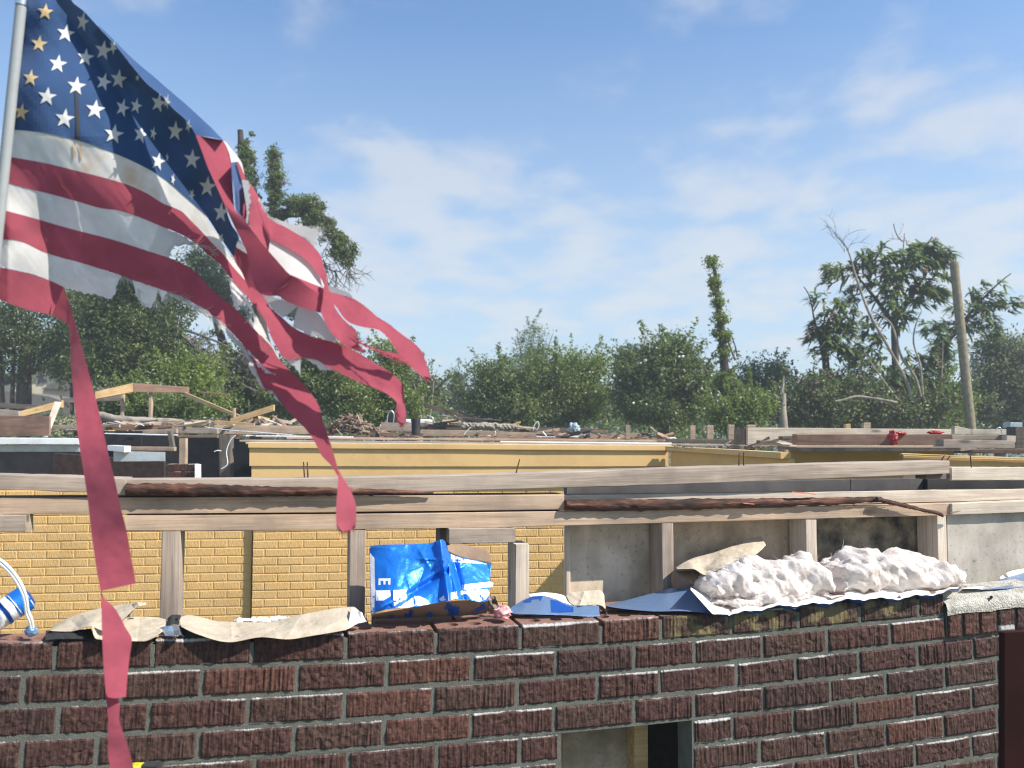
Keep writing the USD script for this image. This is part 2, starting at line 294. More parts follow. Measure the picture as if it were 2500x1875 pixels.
# maroon wire-cut brick: local x along the course, z up; lime bloom near its edges
def brickmat(name, c, c2, bloom=0.5, stain=None):
    nodes = {'tc': ('texture_coordinate', {}), 'g': ('geometry', {}), 'x': ('separate_xyz', {}), 'gx': ('separate_xyz', {}),
        'm1': ('mapping', {'scale': (165.0, 30.0, 17.0)}), 'n1': ('noise_texture', {'scale': 1.0, 'detail': 4.0, 'roughness': 0.65, 'distortion': 0.5}),
        'n2': ('noise_texture', {'scale': 110.0, 'detail': 4.0, 'roughness': 0.6}), 'n3': ('noise_texture', {'scale': 9.0, 'detail': 3.0}),
        'n4': ('noise_texture', {'scale': 26.0, 'detail': 5.0, 'roughness': 0.65}),
        'r': ('rgb_ramp', {'ramp': [(0.36, tuple(np.array(c) * 0.22)), (0.46, tuple(np.array(c) * 0.8)), (0.56, tuple(np.array(c2) * .82)), (0.68, tuple(np.array(c2) * 1.15))]}),
        'ad': ('math', {'math_type': 'multiply_add', 'value2': 0.55}), 'half': ('math', {'math_type': 'multiply', 'value2': 0.45}),
        'az': ('math', {'math_type': 'absolute'}), 'ez': ('map_range', {'from_min': 0.0205, 'from_max': 0.0285, 'to_min': 0.0, 'to_max': 0.42, 'clamp': True}),
        'up': ('map_range', {'from_min': -0.028, 'from_max': 0.028, 'to_min': -0.08, 'to_max': 0.08, 'clamp': True}),
        'e1': ('math', {'math_type': 'add'}), 'e2': ('math', {'math_type': 'add'}), 'e3': ('math', {'math_type': 'multiply_add', 'value2': 0.55}),
        'blm': ('map_range', {'from_min': 1.24 - 0.09 * bloom, 'from_max': 1.42 - 0.09 * bloom, 'to_min': 0.0, 'to_max': 0.85, 'clamp': True}),
        'mixb': ('mix', {'color2': (0.46, 0.455, 0.445)}),
        'hs': ('math', {'math_type': 'add'}), 'b': ('bump', {'strength': 1.0, 'distance': 0.006}),
        'oi': ('object_info', {}), 'rb': ('math', {'math_type': 'multiply_add', 'value2': 0.30, 'value3': -0.17}), 'e4': ('math', {'math_type': 'add'}),
        'p': ('principled_bsdf', {'roughness': 0.7, 'specular_ior_level': 0.25})}
    links = [('tc.object', 'x.vector'), ('g.position', 'm1.vector'), ('tc.object', 'm1.vector'), ('m1.vector', 'n1.vector'), ('g.position', 'n2.vector'), ('g.position', 'n3.vector'), ('g.position', 'n4.vector'),
        ('n1.fac', 'ad.value1'), ('n2.fac', 'half.value1'), ('half.value', 'ad.value3'), ('ad.value', 'r.fac'),
        ('x.z', 'az.value1'), ('az.value', 'ez.value'), ('x.z', 'up.value'), ('ez.result', 'e1.value1'), ('up.result', 'e1.value2'),
        ('n4.fac', 'e3.value1'), ('n3.fac', 'e3.value3'), ('e1.value', 'e2.value1'), ('e3.value', 'e2.value2'), ('oi.random', 'rb.value1'), ('e2.value', 'e4.value1'), ('rb.value', 'e4.value2'), ('e4.value', 'blm.value'),
        ('blm.result', 'mixb.fac'), ('r.color', 'mixb.color1'), ('mixb.color', 'p.base_color'), ('ad.value', 'b.height'), ('b.normal', 'p.normal')]
    links = [l for l in links if l != ('g.position', 'm1.vector')]
    if stain is not None:
        nodes['st'] = ('mix', {'color2': stain}); nodes['sr'] = ('rgb_ramp', {'ramp': [(0.5, (0, 0, 0)), (0.6, (0.85,) * 3)]})
        nodes['n5'] = ('noise_texture', {'scale': 22.0, 'detail': 4.0})
        links = [l for l in links if l != ('r.color', 'mixb.color1')] + [('g.position', 'n5.vector'), ('n5.fac', 'sr.fac'), ('sr.color', 'st.fac'), ('r.color', 'st.color1'), ('st.color', 'mixb.color1')]
    return mat(name, nodes, links)
brickmat('brick_maroon', (0.050, 0.0225, 0.0195), (0.094, 0.045, 0.037), 0.8)
brickmat('brick_brown', (0.052, 0.0265, 0.0215), (0.096, 0.053, 0.042), 1.1)
brickmat('brick_red', (0.074, 0.031, 0.0235), (0.126, 0.058, 0.043), 0.6)
brickmat('brick_dull', (0.040, 0.0200, 0.0175), (0.078, 0.042, 0.035), 0.8)
brickmat('brick_mossy', (0.050, 0.028, 0.022), (0.09, 0.052, 0.041), 0.5, stain=(0.17, 0.135, 0.065))
brickmat('brick_limed', (0.050, 0.0235, 0.020), (0.092, 0.047, 0.038), 1.3)
plain('brick_core', (0.21, 0.112, 0.085), 0.85, 0.12, 30.0, 0.2, 150.0)

# yellow paint on brick and on board
def yellow(name, c, brick=True):
    nodes = {'tc': ('texture_coordinate', {}), 'g': ('geometry', {}), 'm1': ('mapping', {'scale': (130.0, 40.0, 26.0)}), 'n1': ('noise_texture', {'scale': 1.0, 'detail': 4.0, 'roughness': 0.6}),
        'n2': ('noise_texture', {'scale': 2.2, 'detail': 6.0, 'roughness': 0.65}), 'n3': ('noise_texture', {'scale': 60.0, 'detail': 3.0}),
        'r': ('rgb_ramp', {'ramp': [(0.28, tuple(np.array(c) * 0.82)), (0.5, tuple(c)), (0.75, tuple(np.array(c) * 1.06))]}),
        'rd': ('rgb_ramp', {'ramp': [(0.24, (1, 1, 1)), (0.30, (0.0,) * 3)]}), 'md': ('mix', {'color2': (0.20, 0.13, 0.06)}),
        's': ('math', {'math_type': 'add'}), 'b': ('bump', {'strength': 0.9 if brick else 0.15, 'distance': 0.009 if brick else 0.001}), 'p': ('principled_bsdf', {'roughness': 0.6, 'specular_ior_level': 0.35})}
    links = [('tc.object', 'm1.vector'), ('m1.vector', 'n1.vector'), ('g.position', 'n2.vector'), ('n2.fac', 'r.fac'), ('r.color', 'md.color1'), ('n3.fac', 'rd.fac'), ('rd.color', 'md.fac'), ('md.color', 'p.base_color'),
        ('n1.fac', 'b.height'), ('b.normal', 'p.normal'), ('g.position', 'n3.vector')]
    return mat(name, nodes, links)
yellow('yellow_brick', (0.635, 0.40, 0.160))
yellow('yellow_joint', (0.61, 0.385, 0.15), False)
yellow('yellow_board', (0.63, 0.415, 0.18), False)

# old drywall and mould
def drywall(name, c, spots, lo, hi, sc=9.0):
    return mat(name, {'g': ('geometry', {}), 'n': ('noise_texture', {'scale': sc, 'detail': 6.0, 'roughness': 0.6}), 'n2': ('noise_texture', {'scale': 75.0, 'detail': 4.0, 'roughness': 0.7}),
        'm': ('mapping', {'scale': (1, 1, 0.25)}), 'n3': ('noise_texture', {'scale': 22.0, 'detail': 4.0}),
        'r': ('rgb_ramp', {'ramp': [(lo, tuple(spots)), (hi, tuple(c))]}), 'r2': ('rgb_ramp', {'ramp': [(0.30, (0.4,) * 3), (0.42, (1, 1, 1))]}), 'r3': ('rgb_ramp', {'ramp': [(0.35, (0.78,) * 3), (0.6, (1, 1, 1))]}),
        'x': ('mix', {'mix_type': 'multiply', 'fac': 0.75}), 'x2': ('mix', {'mix_type': 'multiply', 'fac': 0.8}), 'b': ('bump', {'strength': 0.2, 'distance': 0.001}), 'p': ('principled_bsdf', {'roughness': 0.85, 'specular_ior_level': 0.2})},
        [('g.position', 'n.vector'), ('g.position', 'n2.vector'), ('g.position', 'm.vector'), ('m.vector', 'n3.vector'), ('n.fac', 'r.fac'), ('n2.fac', 'r2.fac'), ('n3.fac', 'r3.fac'), ('r.color', 'x.color1'), ('r2.color', 'x.color2'), ('x.color', 'x2.color1'), ('r3.color', 'x2.color2'),
         ('x2.color', 'p.base_color'), ('n2.fac', 'b.height'), ('b.normal', 'p.normal')])
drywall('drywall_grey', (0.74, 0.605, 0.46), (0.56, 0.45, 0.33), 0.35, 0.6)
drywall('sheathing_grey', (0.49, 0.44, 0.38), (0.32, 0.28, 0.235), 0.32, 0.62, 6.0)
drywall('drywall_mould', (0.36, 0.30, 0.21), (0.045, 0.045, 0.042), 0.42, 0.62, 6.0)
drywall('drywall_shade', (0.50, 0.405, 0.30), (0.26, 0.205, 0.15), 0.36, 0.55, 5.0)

# cloth: both sides lit, light through it
def cloth(name, c, stain=None, trans=0.36):
    nodes = {'g': ('geometry', {}), 'n': ('noise_texture', {'scale': 11.0, 'detail': 8.0, 'roughness': 0.65}), 'n2': ('noise_texture', {'scale': 1500.0, 'detail': 2.0}),
        'r': ('rgb_ramp', {'ramp': [(0.32, tuple(np.array(c) * 0.80)), (0.62, tuple(np.minimum(np.array(c) * 1.04, .9)))]}), 'b': ('bump', {'strength': 0.25, 'distance': 0.0006}),
        'nw': ('noise_texture', {'scale': 38.0, 'detail': 4.0, 'distortion': 0.8}), 'bw': ('bump', {'strength': 0.25, 'distance': 0.002}),
        'd': ('principled_bsdf', {'roughness': 0.85, 'specular_ior_level': 0.15, 'sheen_weight': 0.15}), 't': ('translucent_bsdf', {}), 'm': ('mix_closure', {'fac': trans})}
    links = [('g.position', 'n.vector'), ('g.position', 'n2.vector'), ('g.position', 'nw.vector'), ('n.fac', 'r.fac'), ('r.color', 'd.base_color'), ('r.color', 't.color'), ('nw.fac', 'bw.height'), ('n2.fac', 'b.height'), ('bw.normal', 'b.normal'), ('b.normal', 'd.normal'), ('d.BSDF', 'm.closure1'), ('t.BSDF', 'm.closure2')]
    if stain:
        nodes['ns'] = ('noise_texture', {'scale': 14.0, 'detail': 5.0}); nodes['rs'] = ('rgb_ramp', {'ramp': [(0.55, (0, 0, 0)), (0.72, (0.8,) * 3)]}); nodes['ms'] = ('mix', {'color2': stain})
        links = [l for l in links if l[0] != 'r.color'] + [('g.position', 'ns.vector'), ('ns.fac', 'rs.fac'), ('rs.color', 'ms.fac'), ('r.color', 'ms.color1'), ('ms.color', 'd.base_color'), ('ms.color', 't.color')]
    return mat(name, nodes, links, 'm.closure')
cloth('flag_red', (0.41, 0.085, 0.122), trans=0.44)
cloth('flag_white', (0.76, 0.745, 0.72), trans=0.46)
cloth('flag_white_stained', (0.76, 0.74, 0.705), (0.58, 0.40, 0.25), trans=0.46)
cloth('flag_blue', (0.032, 0.074, 0.180), trans=0.10)
cloth('flag_star', (0.80, 0.80, 0.80), trans=0.3)
cloth('flag_star_tan', (0.74, 0.55, 0.30), trans=0.3)
cloth('flag_rust', (0.60, 0.46, 0.32), trans=0.36)
cloth('flag_stain', (0.060, 0.062, 0.070), trans=0.2)
cloth('flag_gauze', (0.62, 0.61, 0.60), trans=0.55)

# printed foil
def foil(name, c, rough, metallic=0.85):
    return mat(name, {'g': ('geometry', {}), 'n': ('noise_texture', {'scale': 120.0, 'detail': 4.0, 'roughness': 0.6}), 'n2': ('noise_texture', {'scale': 24.0, 'detail': 3.0}),
        'b': ('bump', {'strength': 0.45, 'distance': 0.0016}), 'b2': ('bump', {'strength': 0.4, 'distance': 0.004}), 'p': ('principled_bsdf', {'base_color': c, 'roughness': rough, 'metallic': metallic})},
        [('g.position', 'n.vector'), ('g.position', 'n2.vector'), ('n2.fac', 'b2.height'), ('n.fac', 'b.height'), ('b2.normal', 'b.normal'), ('b.normal', 'p.normal')])
foil('foil_blue', (0.012, 0.17, 0.62), 0.36, 0.45)
foil('foil_deep_blue', (0.012, 0.09, 0.40), 0.4, 0.4)
foil('foil_dull_blue', (0.19, 0.30, 0.50), 0.34, 0.55)
foil('foil_silver', (0.86, 0.87, 0.88), 0.5, 0.45)
foil('foil_crumpled', (0.7, 0.72, 0.75), 0.22, 1.0)
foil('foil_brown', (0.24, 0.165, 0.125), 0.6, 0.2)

# glass wool
mat('glass_wool', {'g': ('geometry', {}), 'n': ('noise_texture', {'scale': 130.0, 'detail': 7.0, 'roughness': 0.7}), 'n2': ('noise_texture', {'scale': 16.0, 'detail': 4.0}),
    'r': ('rgb_ramp', {'ramp': [(0.3, (0.72, 0.635, 0.585)), (0.6, (0.80, 0.74, 0.70)), (0.8, (0.84, 0.80, 0.77))]}), 'b': ('bump', {'strength': 0.8, 'distance': 0.006}),
    'd': ('diffuse_bsdf', {}), 't': ('translucent_bsdf', {}), 'm': ('mix_closure', {'fac': 0.22})},
    [('g.position', 'n.vector'), ('g.position', 'n2.vector'), ('n2.fac', 'r.fac'), ('r.color', 'd.color'), ('r.color', 't.color'), ('n.fac', 'b.height'), ('b.normal', 'd.normal'), ('d.BSDF', 'm.closure1'), ('t.BSDF', 'm.closure2')], 'm.closure')

def leaf(name, lo, hi, warm=None, trans=0.42):
    lo, hi = np.array(lo), np.array(hi)
    return mat(name, {'g': ('geometry', {}), 'n': ('noise_texture', {'scale': 1.3, 'detail': 3.0}), 'n2': ('white_noise_texture', {}), 'v': ('noise_texture', {'scale': 14.0, 'detail': 2.0}),
        's': ('math', {'math_type': 'add'}), 'h': ('math', {'math_type': 'multiply', 'value2': 0.5}),
        'r': ('rgb_ramp', {'ramp': [(0.33, tuple(lo)), (0.52, tuple((lo + hi) / 2)), (0.66, tuple(hi)), (0.8, tuple(warm if warm is not None else hi * 1.25))]}),
        'd': ('principled_bsdf', {'roughness': 0.42, 'specular_ior_level': 0.5}), 't': ('translucent_bsdf', {}), 'm': ('mix_closure', {'fac': trans})},
        [('g.position', 'n.vector'), ('g.position', 'v.vector'), ('n.fac', 's.value1'), ('v.fac', 's.value2'), ('s.value', 'h.value1'), ('h.value', 'r.fac'), ('r.color', 'd.base_color'), ('r.color', 't.color'), ('d.BSDF', 'm.closure1'), ('t.BSDF', 'm.closure2')], 'm.closure')
leaf('leaf_dark', (0.060, 0.085, 0.026), (0.145, 0.185, 0.050))
leaf('leaf_mid', (0.095, 0.138, 0.040), (0.22, 0.275, 0.072))
leaf('leaf_bright', (0.12, 0.172, 0.036), (0.26, 0.325, 0.065))
leaf('leaf_grey', (0.115, 0.145, 0.062), (0.24, 0.28, 0.135))
leaf('leaf_mimosa', (0.095, 0.145, 0.044), (0.215, 0.285, 0.085))
leaf('leaf_far', (0.055, 0.075, 0.042), (0.11, 0.14, 0.075))
leaf('leaf_dry', (0.10, 0.075, 0.045), (0.22, 0.17, 0.10))
# ------------------------------------------------------------------ the ground
put('ground', (np.array([[-300, -60, 0], [300, -60, 0], [300, 400, 0], [-300, 400, 0.0]]), np.array([[0, 1, 2], [0, 2, 3]])), MAT['grass_ground'], kind='structure')

# ------------------------------------------------------------------ the maroon brick wall
R = np.random.default_rng(5)
wall = thing('brick_wall', W(0.3, 0.05, -CAMZ), 'low wall of dark maroon ribbed bricks with grey mortar, its top course open', 'brick wall')
def brick_mesh(L, H, Dp, rng, top=False, soldier=False):
    nx, nz = max(8, int(L / 0.0022)), 13
    x, z = np.linspace(-L / 2, L / 2, nx), np.linspace(-H / 2, H / 2, nz); X, Z = np.meshgrid(x, z, indexing='ij'); q = rng.uniform(0, 90)
    if soldier: gx, gz = Z * 215, X * 14
    else: gx, gz = X * 215, Z * 9
    rib = meshkit.noise(np.stack([gx + q, gz + q, X * 0 + q], -1)); rough = meshkit.fbm(np.stack([X * 90 + q, Z * 90, X * 0], -1))
    patch = np.clip(meshkit.fbm(np.stack([X * 22 + q * 3, Z * 30, X * 0 + 2], -1)) * 3 - 1.1, 0, 1)
    y = -(0.0052 * (rib - 0.5) * (1 - 0.75 * patch) + 0.0060 * (rough - 0.5) * (0.35 + patch))
    ex = np.minimum(L / 2 - abs(X), H / 2 - abs(Z)); y = y + 0.0024 * np.exp(-ex / 0.0016) + np.where(ex < 1e-6, 0.001, 0)
    jx = np.where(np.abs(abs(X) - L / 2) < 1e-6, rng.uniform(-1, 1, X.shape) * 0.0013, 0); jz = np.where(np.abs(abs(Z) - H / 2) < 1e-6, rng.uniform(-1, 1, Z.shape) * 0.0011, 0)
    front = np.stack([X + jx, y, Z + jz], -1).reshape(-1, 3); f = grid_faces(nx, nz)
    i = np.arange(nx - 1); ring = [(a, 0) for a in range(nx)] + [(nx - 1, b) for b in range(1, nz)] + [(a, nz - 1) for a in range(nx - 2, -1, -1)] + [(0, b) for b in range(nz - 2, 0, -1)]
    idx = np.array([a * nz + b for a, b in ring]); back = front[idx].copy(); back[:, 1] = 0.012 if top else Dp
    n0 = len(front); k = len(idx); j = np.arange(k); j2 = (j + 1) % k
    side = np.vstack([np.stack([idx, n0 + j2, idx[j2]], 1), np.stack([idx, n0 + j, n0 + j2], 1)])
    v, f = np.vstack([front, back]), np.vstack([f[:, ::-1] if False else f, side])
    if not top: f = np.vstack([f, np.stack([np.full(k - 2, n0), n0 + j[2:], n0 + j[1:-1]], 1)])
    return v, f
def cored(L, H, Dp, y0=0.008, holes=3):
    p = sg.box(-L / 2 + 0.0006, y0, L / 2 - 0.0006, Dp)
    for k in range(holes):
        p = p.difference(sg.Point((k - (holes - 1) / 2) * 0.058, Dp * 0.5 + 0.003).buffer(0.0165, 6))
    m = trimesh.creation.extrude_polygon(p, H, engine='earcut'); m.apply_translation([0, 0, -H / 2]); return m
BK = ['brick_maroon', 'brick_brown', 'brick_dull', 'brick_maroon', 'brick_red', 'brick_brown', 'brick_limed']
rows = {
 1: [-102, 139, 378, 620, 849, 1069, 1276, 1473, 1618, 1790, 1954, 2104, 2247, 2313],
 2: [-190, 60, 305, 498, 731, 950, 1159, 1363, 1554, 1701, 1867, 2025, 2179, 2313],
 3: [-110, 147, 369, 611, 846, 1064, 1269, 1465, 1616, 1805, 1949, 2103, 2246, 2381, 2506],
 4: [-190, 59, 242, 490, 723, 943, 1156, 1359, 1554, 1701, 1869, 2033, 2169, 2312, 2440, 2560],
 5: [-110, 135, 385, 627, 856, 1072, 1276, 1372, None, 1698, 1795, 1943, 2095, 2240, 2378, 2510],
 6: [-200, 45, 270, 510, 738, 960, 1165, 1368, None, 1697, 1861, 2023, 2168, 2309, 2440, 2560],
 7: [-110, 140, 390, 630, 860, 1076, 1280, 1374, None, 1698, 1796, 1945, 2096, 2240, 2378, 2510],
 8: [-200, 45, 270, 510, 738, 960, 1165, 1368, None, 1697, 1861, 2023, 2168, 2309, 2440, 2560],
 9: [-110, 140, 390, 630, 860, 1076, 1280, 1374, None, 1698, 1796, 1945, 2096, 2240, 2378, 2510]}
BH, BJ, BD = 0.0565, 0.0105, 0.09
def s_at(px, k):                             # where on the wall a pixel column meets course k
    a, b = -2.0, 3.0
    for _ in range(40):
        s = (a + b) / 2; d = W(s, 0, course_top(s, k) - 0.028) - CAM
        u = d[0] / (d[1] * ca + d[2] * sa) * F + 1250
        a, b = (s, b) if u < px else (a, s)
    return s
edges = {}
for k, st in rows.items():
    for a, b in zip(st[:-1], st[1:]):
        if a is None: continue
        end = b is None
        sa_, sb = s_at(a, k), (s_at(1368, k) + 0.0 if end else s_at(b, k) - BJ)
        if end: continue
        L = sb - sa_; sm = (sa_ + sb) / 2
        if L < 0.03: continue
        zt = course_top(sm, k); slope = -0.00826 + 0.032 * sm
        o = W(sm, R.uniform(-0.0015, 0.0015), zt - BH / 2)
        M = frame(o, WD + np.array([0, 0, slope + R.normal(0, 0.002)]), up=(0, 0, 1)); M[:3, 3] = o
        kind = BK[R.integers(len(BK))]
        if k == 1 and 1600 < a < 2110: kind = 'brick_mossy'
        top = k == 1
        bm = brick_mesh(L, BH, BD, R, top)
        b_ = put('brick', bm, MAT[kind], wall, M=M)
        if top: put('core', cored(L, BH, BD, holes=3 if L > 0.15 else (2 if L > 0.1 else 1)), MAT['brick_core'], b_, M=M)
# the mortar behind and between them, with the opening left free
sL, sR, sO1, sO2 = s_at(-200, 3), s_at(2560, 3), s_at(1371, 6), s_at(1692, 6)
def slab(s0, s1, n0, n1, top, bot, N=40):
    s = np.linspace(s0, s1, N); z1 = top(s) if callable(top) else np.full(N, top); z0 = bot(s) if callable(bot) else np.full(N, bot)
    v = np.concatenate([[W(a, n, z) for a, z in zip(s, zz)] for n in (n0, n1) for zz in (z1, z0)])
    F_, b = [], []
    q = lambda a, b, c, d: F_.extend([[a, b, c], [a, c, d]])
    A, B, C, D = 0, N, 2 * N, 3 * N
    for i in range(N - 1):
        q(A + i, B + i, B + i + 1, A + i + 1); q(C + i, C + i + 1, D + i + 1, D + i); q(A + i, A + i + 1, C + i + 1, C + i); q(B + i, D + i, D + i + 1, B + i + 1)
    q(A, C, D, B); e = N - 1; q(A + e, B + e, D + e, C + e)
    return v, np.array(F_)
sE = s_at(2313, 1) - BJ
put('mortar', cat_([slab(sL, sE, 0.0042, 0.086, lambda s: course_top(s, 2) + 0.0105, lambda s: course_top(s, 5) + 0.003),
                    slab(sE + 0.001, sR, 0.0042, 0.086, lambda s: course_top(s, 3) + 0.0105, lambda s: course_top(s, 5) + 0.003),
                    slab(sL, sO1, 0.0044, 0.086, lambda s: course_top(s, 5) + 0.002, -1.25),
                    slab(sO2, sR, 0.0044, 0.086, lambda s: course_top(s, 5) + 0.002, -1.25)]), MAT['mortar'], wall)
# head joints standing between the open bricks of the top course
for a in rows[1][1:-1]:
    s1 = s_at(a, 1); h = BH - R.uniform(0.001, 0.012)
    put('mortar_joint', slab(s1 - BJ + 0.0005, s1 - 0.0005, 0.003, 0.075, lambda s: course_top(s, 1) - BH + h - 0.004, lambda s: course_top(s, 2) + 0.010, 3), MAT['mortar'], wall)
# second wythe of cored bricks lying behind the first
for a, b, n, dz in ((700, 918, 0.118, -0.012), (925, 1128, 0.112, 0.004), (1134, 1330, 0.114, 0.0), (1336, 1520, 0.118, -0.004), (1526, 1700, 0.114, 0.002)):
    s0, s1 = s_at(a, 1), s_at(b, 1) - 0.004; L = s1 - s0; sm = (s0 + s1) / 2
    M = frame(W(sm, n - 0.0, course_top(sm, 1) - BH / 2 + dz), WD)
    put('brick', cored(L, BH, BD, y0=0.0), MAT['brick_core'], wall, M=M, label='bare brown cored brick lying flat behind the top course')
put('mortar_bed', slab(s_at(380, 1), s_at(2240, 1), 0.09, 0.21, lambda s: course_top(s, 1) - BH - 0.006, lambda s: course_top(s, 3), 20), MAT['mortar'], wall)
# the sill of upright bricks at the right
sill = [2313, 2351, 2392, 2436, 2480, 2526]
for a, b in zip(sill[:-1], sill[1:]):
    s0, s1 = s_at(a, 2), s_at(b, 2) - 0.010; sm = (s0 + s1) / 2; h = 0.088
    zt = course_top(sm, 3) + 0.0105 + h; M = frame(W(sm, -0.008, zt - h / 2), WD)
    put('brick', brick_mesh(s1 - s0, h, 0.09, R, soldier=True), MAT['brick_limed' if R.random() < 0.6 else 'brick_red'], wall, M=M, label='upright sill brick set on end')
s0, s1 = sE + 0.004, sR
put('mortar', slab(s0, s1, 0.0, 0.1, lambda s: course_top(s, 3) + 0.0105 + 0.088, lambda s: course_top(s, 3) + 0.011, 12), MAT['mortar'], wall)
N = 60; ss = np.linspace(s0 - 0.004, s1, N); prof = [(-0.010, -0.020), (-0.011, -0.004), (-0.006, 0.010), (0.02, 0.022), (0.11, 0.030)]
v = np.array([[W(a, n, course_top(a, 3) + 0.0985 + z + (0.010 * (meshkit.fbm(np.array([[a * 40, n * 50, 1.0]]))[0] - 0.7) if i < 2 else 0.003 * (meshkit.fbm(np.array([[a * 40, n * 50, 5.0]]))[0] - 0.5))) for i, (n, z) in enumerate(prof)] for a in ss]).reshape(-1, 3)
put('mortar_cap', (v, grid_faces(N, 5)), MAT['sill_mortar'], wall, smooth=True, label='pale mortar smeared over the sloping sill')
put('bolt', tube([onW(2420, 1458, -0.012), onW(2420, 1458, -0.003)], 0.0045, 10), MAT['rusty_iron'], wall, label='rusty bolt head in the pale mortar of the sill')
# what shows inside the opening
zo = course_top(0.3, 5) + 0.004
def inner(name, x0, x1, n, d, m, lab=None): put(name, wbeam([(x0, 1736, 1960), (x1, 1730, 1960)], n, d, N=4)[0], MAT[m], wall, M=wbeam([(x0, 1736, 1960), (x1, 1730, 1960)], n, d, N=4)[1], label=lab)
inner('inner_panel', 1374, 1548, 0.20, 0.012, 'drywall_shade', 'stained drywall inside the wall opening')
inner('inner_stud', 1352, 1373, 0.165, 0.09, 'wood_fresh', 'yellowish stud at the side of the wall opening')
inner('inner_stud', 1549, 1582, 0.15, 0.09, 'wood_fresh', 'yellowish stud in the middle of the wall opening')
inner('inner_panel', 1520, 1780, 0.30, 0.012, 'tar_paper', 'black board deep inside the wall opening')

# ------------------------------------------------------------------ the stud wall behind the brick
R = np.random.default_rng(9)
NF = 0.22
stud_wall = thing('stud_wall', W(0.3, NF, -CAMZ), 'roofless timber stud wall with double top plate behind the brick wall', 'stud wall')
def sw(name, st, m, n=NF, d=0.089, lab=None, **k):
    me, M = wbeam(st, n, d, rng=R, **k); return put(name, me, MAT[m], stud_wall, M=M, label=lab, smooth=35)
sw('top_plate', [(305, 1258, 1297), (800, 1255, 1294.5), (1380, 1248, 1284), (1800, 1240, 1272), (2319, 1229, 1258)], 'wood_pine', lab='pinkish lower top plate along the studs')
sw('top_plate', [(-120, 1216, 1256), (300, 1214, 1255), (800, 1212, 1251), (1378, 1207.5, 1244)], 'wood_pine', lab='upper top plate with a big knot')
sw('top_plate', [(1380, 1208, 1244), (1800, 1203, 1238), (2200, 1198, 1228), (2560, 1192, 1219)], 'wood_pale', n=NF + 0.03, d=0.04, lab='pale upper top plate behind the red log')
sw('top_plate', [(2325, 1230, 1257), (2560, 1221, 1249)], 'wood_pale', n=NF - 0.01, lab='short pale plate at the right end')
for x0, x1, yt, m in ((395, 441, 1297, 'wood_grey'), (854, 893, 1294, 'wood_grey'), (1259, 1292, 1329, 'wood_pale'), (1615, 1644, 1277, 'wood_grey'), (1967, 1994, 1269, 'wood_pale'), (2287, 2310, 1259, 'wood_pale')):
    a, b = onW(x0, yt, NF), onW(x1, yt, NF); B0, B1 = a.copy(), b.copy(); B0[2] = B1[2] = CAMZ - 0.66
    me, M = beam(np.array([a, B0])[::1], np.array([b, B1]), WN * 0.089, N=8, rng=R)
    put('stud', me, MAT[m], stud_wall, M=M, smooth=35)
sw('blocking', [(1097, 1291, 1328), (1258, 1290, 1325)], 'wood_grey', n=NF - 0.02, d=0.06, lab='short grey block nailed under the plate')
a, b = onW(1073, 1292, NF + 0.03), onW(1098, 1292, NF + 0.03); B0, B1 = a.copy(), b.copy(); B0[2] = B1[2] = CAMZ - 0.40
me, M = beam(np.array([a, B0]), np.array([b, B1]), WN * 0.06, N=4, rng=R); put('stud', me, MAT['wood_dark'], stud_wall, M=M, smooth=35, label='short dark cripple beside the block')
def panel(x0, x1, n, m, lab, yt=1225, d=0.0125):
    a, b = onW(x0, yt, n), onW(x1, yt, n); B0, B1 = a.copy(), b.copy(); B0[2] = B1[2] = CAMZ - 0.70
    me, M = beam(np.array([a, b]), np.array([B0, B1]), WN * d, N=4, rng=R, wob=0.0003); return put('wall_panel', me, MAT[m], stud_wall, M=M, label=lab)
panel(1381, 1620, NF + 0.105, 'drywall_grey', 'light grey speckled drywall sheet in the first bay')
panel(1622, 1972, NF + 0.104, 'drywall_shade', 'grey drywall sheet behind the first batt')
panel(1974, 2286, NF + 0.105, 'drywall_mould', 'mouldy black spotted drywall sheet behind the second batt')
panel(2311, 2580, NF + 0.012, 'sheathing_grey', 'light grey stained sheathing at the right', yt=1240)
a, b = onW(1381, 1225, NF + 0.085), onW(1392, 1225, NF + 0.085); B0, B1 = a.copy(), b.copy(); B0[2] = B1[2] = CAMZ - 0.66
me, M = beam(np.array([a, B0]), np.array([b, B1]), WN * 0.018, N=4, rng=R); put('corner_trim', me, MAT['wood_pale'], stud_wall, M=M)
for st, m, n in (([(1384, 1190, 1210), (1780, 1176, 1206), (2076, 1170, 1202)], 'dark_board', 0.44), ([(2078, 1170, 1202), (2262, 1168, 1198)], 'dark_board', 0.46), ([(2264, 1170, 1198), (2560, 1172, 1194)], 'tar_paper', 0.44)):
    sw('backing_board', st, m, n=n, d=0.03)

# loose timber lying along the top of the stud wall
wood([(307, 1170, 1206), (800, 1167, 1205), (1300, 1155, 1193), (1800, 1138, 1177), (2318, 1125, 1156)], MAT['wood_grey'], 'plank', 'long weathered grey plank rising to the right above the stud wall', 'plank', 0.089, NF + 0.005, N=40)
wood([(-120, 1157, 1193), (150, 1163, 1200), (306, 1169, 1208)], MAT['wood_grey'], 'plank', 'grey plank end meeting the dark log behind the hanging red strip', 'plank', 0.089, NF - 0.012)
wood([(2324, 1141, 1173), (2560, 1143, 1172)], MAT['wood_pale'], 'plank', 'pale plank butting the end of the long grey plank', 'plank', 0.089, NF + 0.02)
wood([(-60, 1257, 1298), (62, 1258, 1300)], MAT['wood_grey'], 'plank', 'short grey timber stub below the plate by the blue roll', 'plank', 0.06, NF - 0.03)
wood([(2262, 1156, 1170), (2322, 1156, 1171)], MAT['wood_dark'], 'plank', 'dark wood block wedged under the end of the long grey plank', 'plank', 0.05, NF + 0.03)
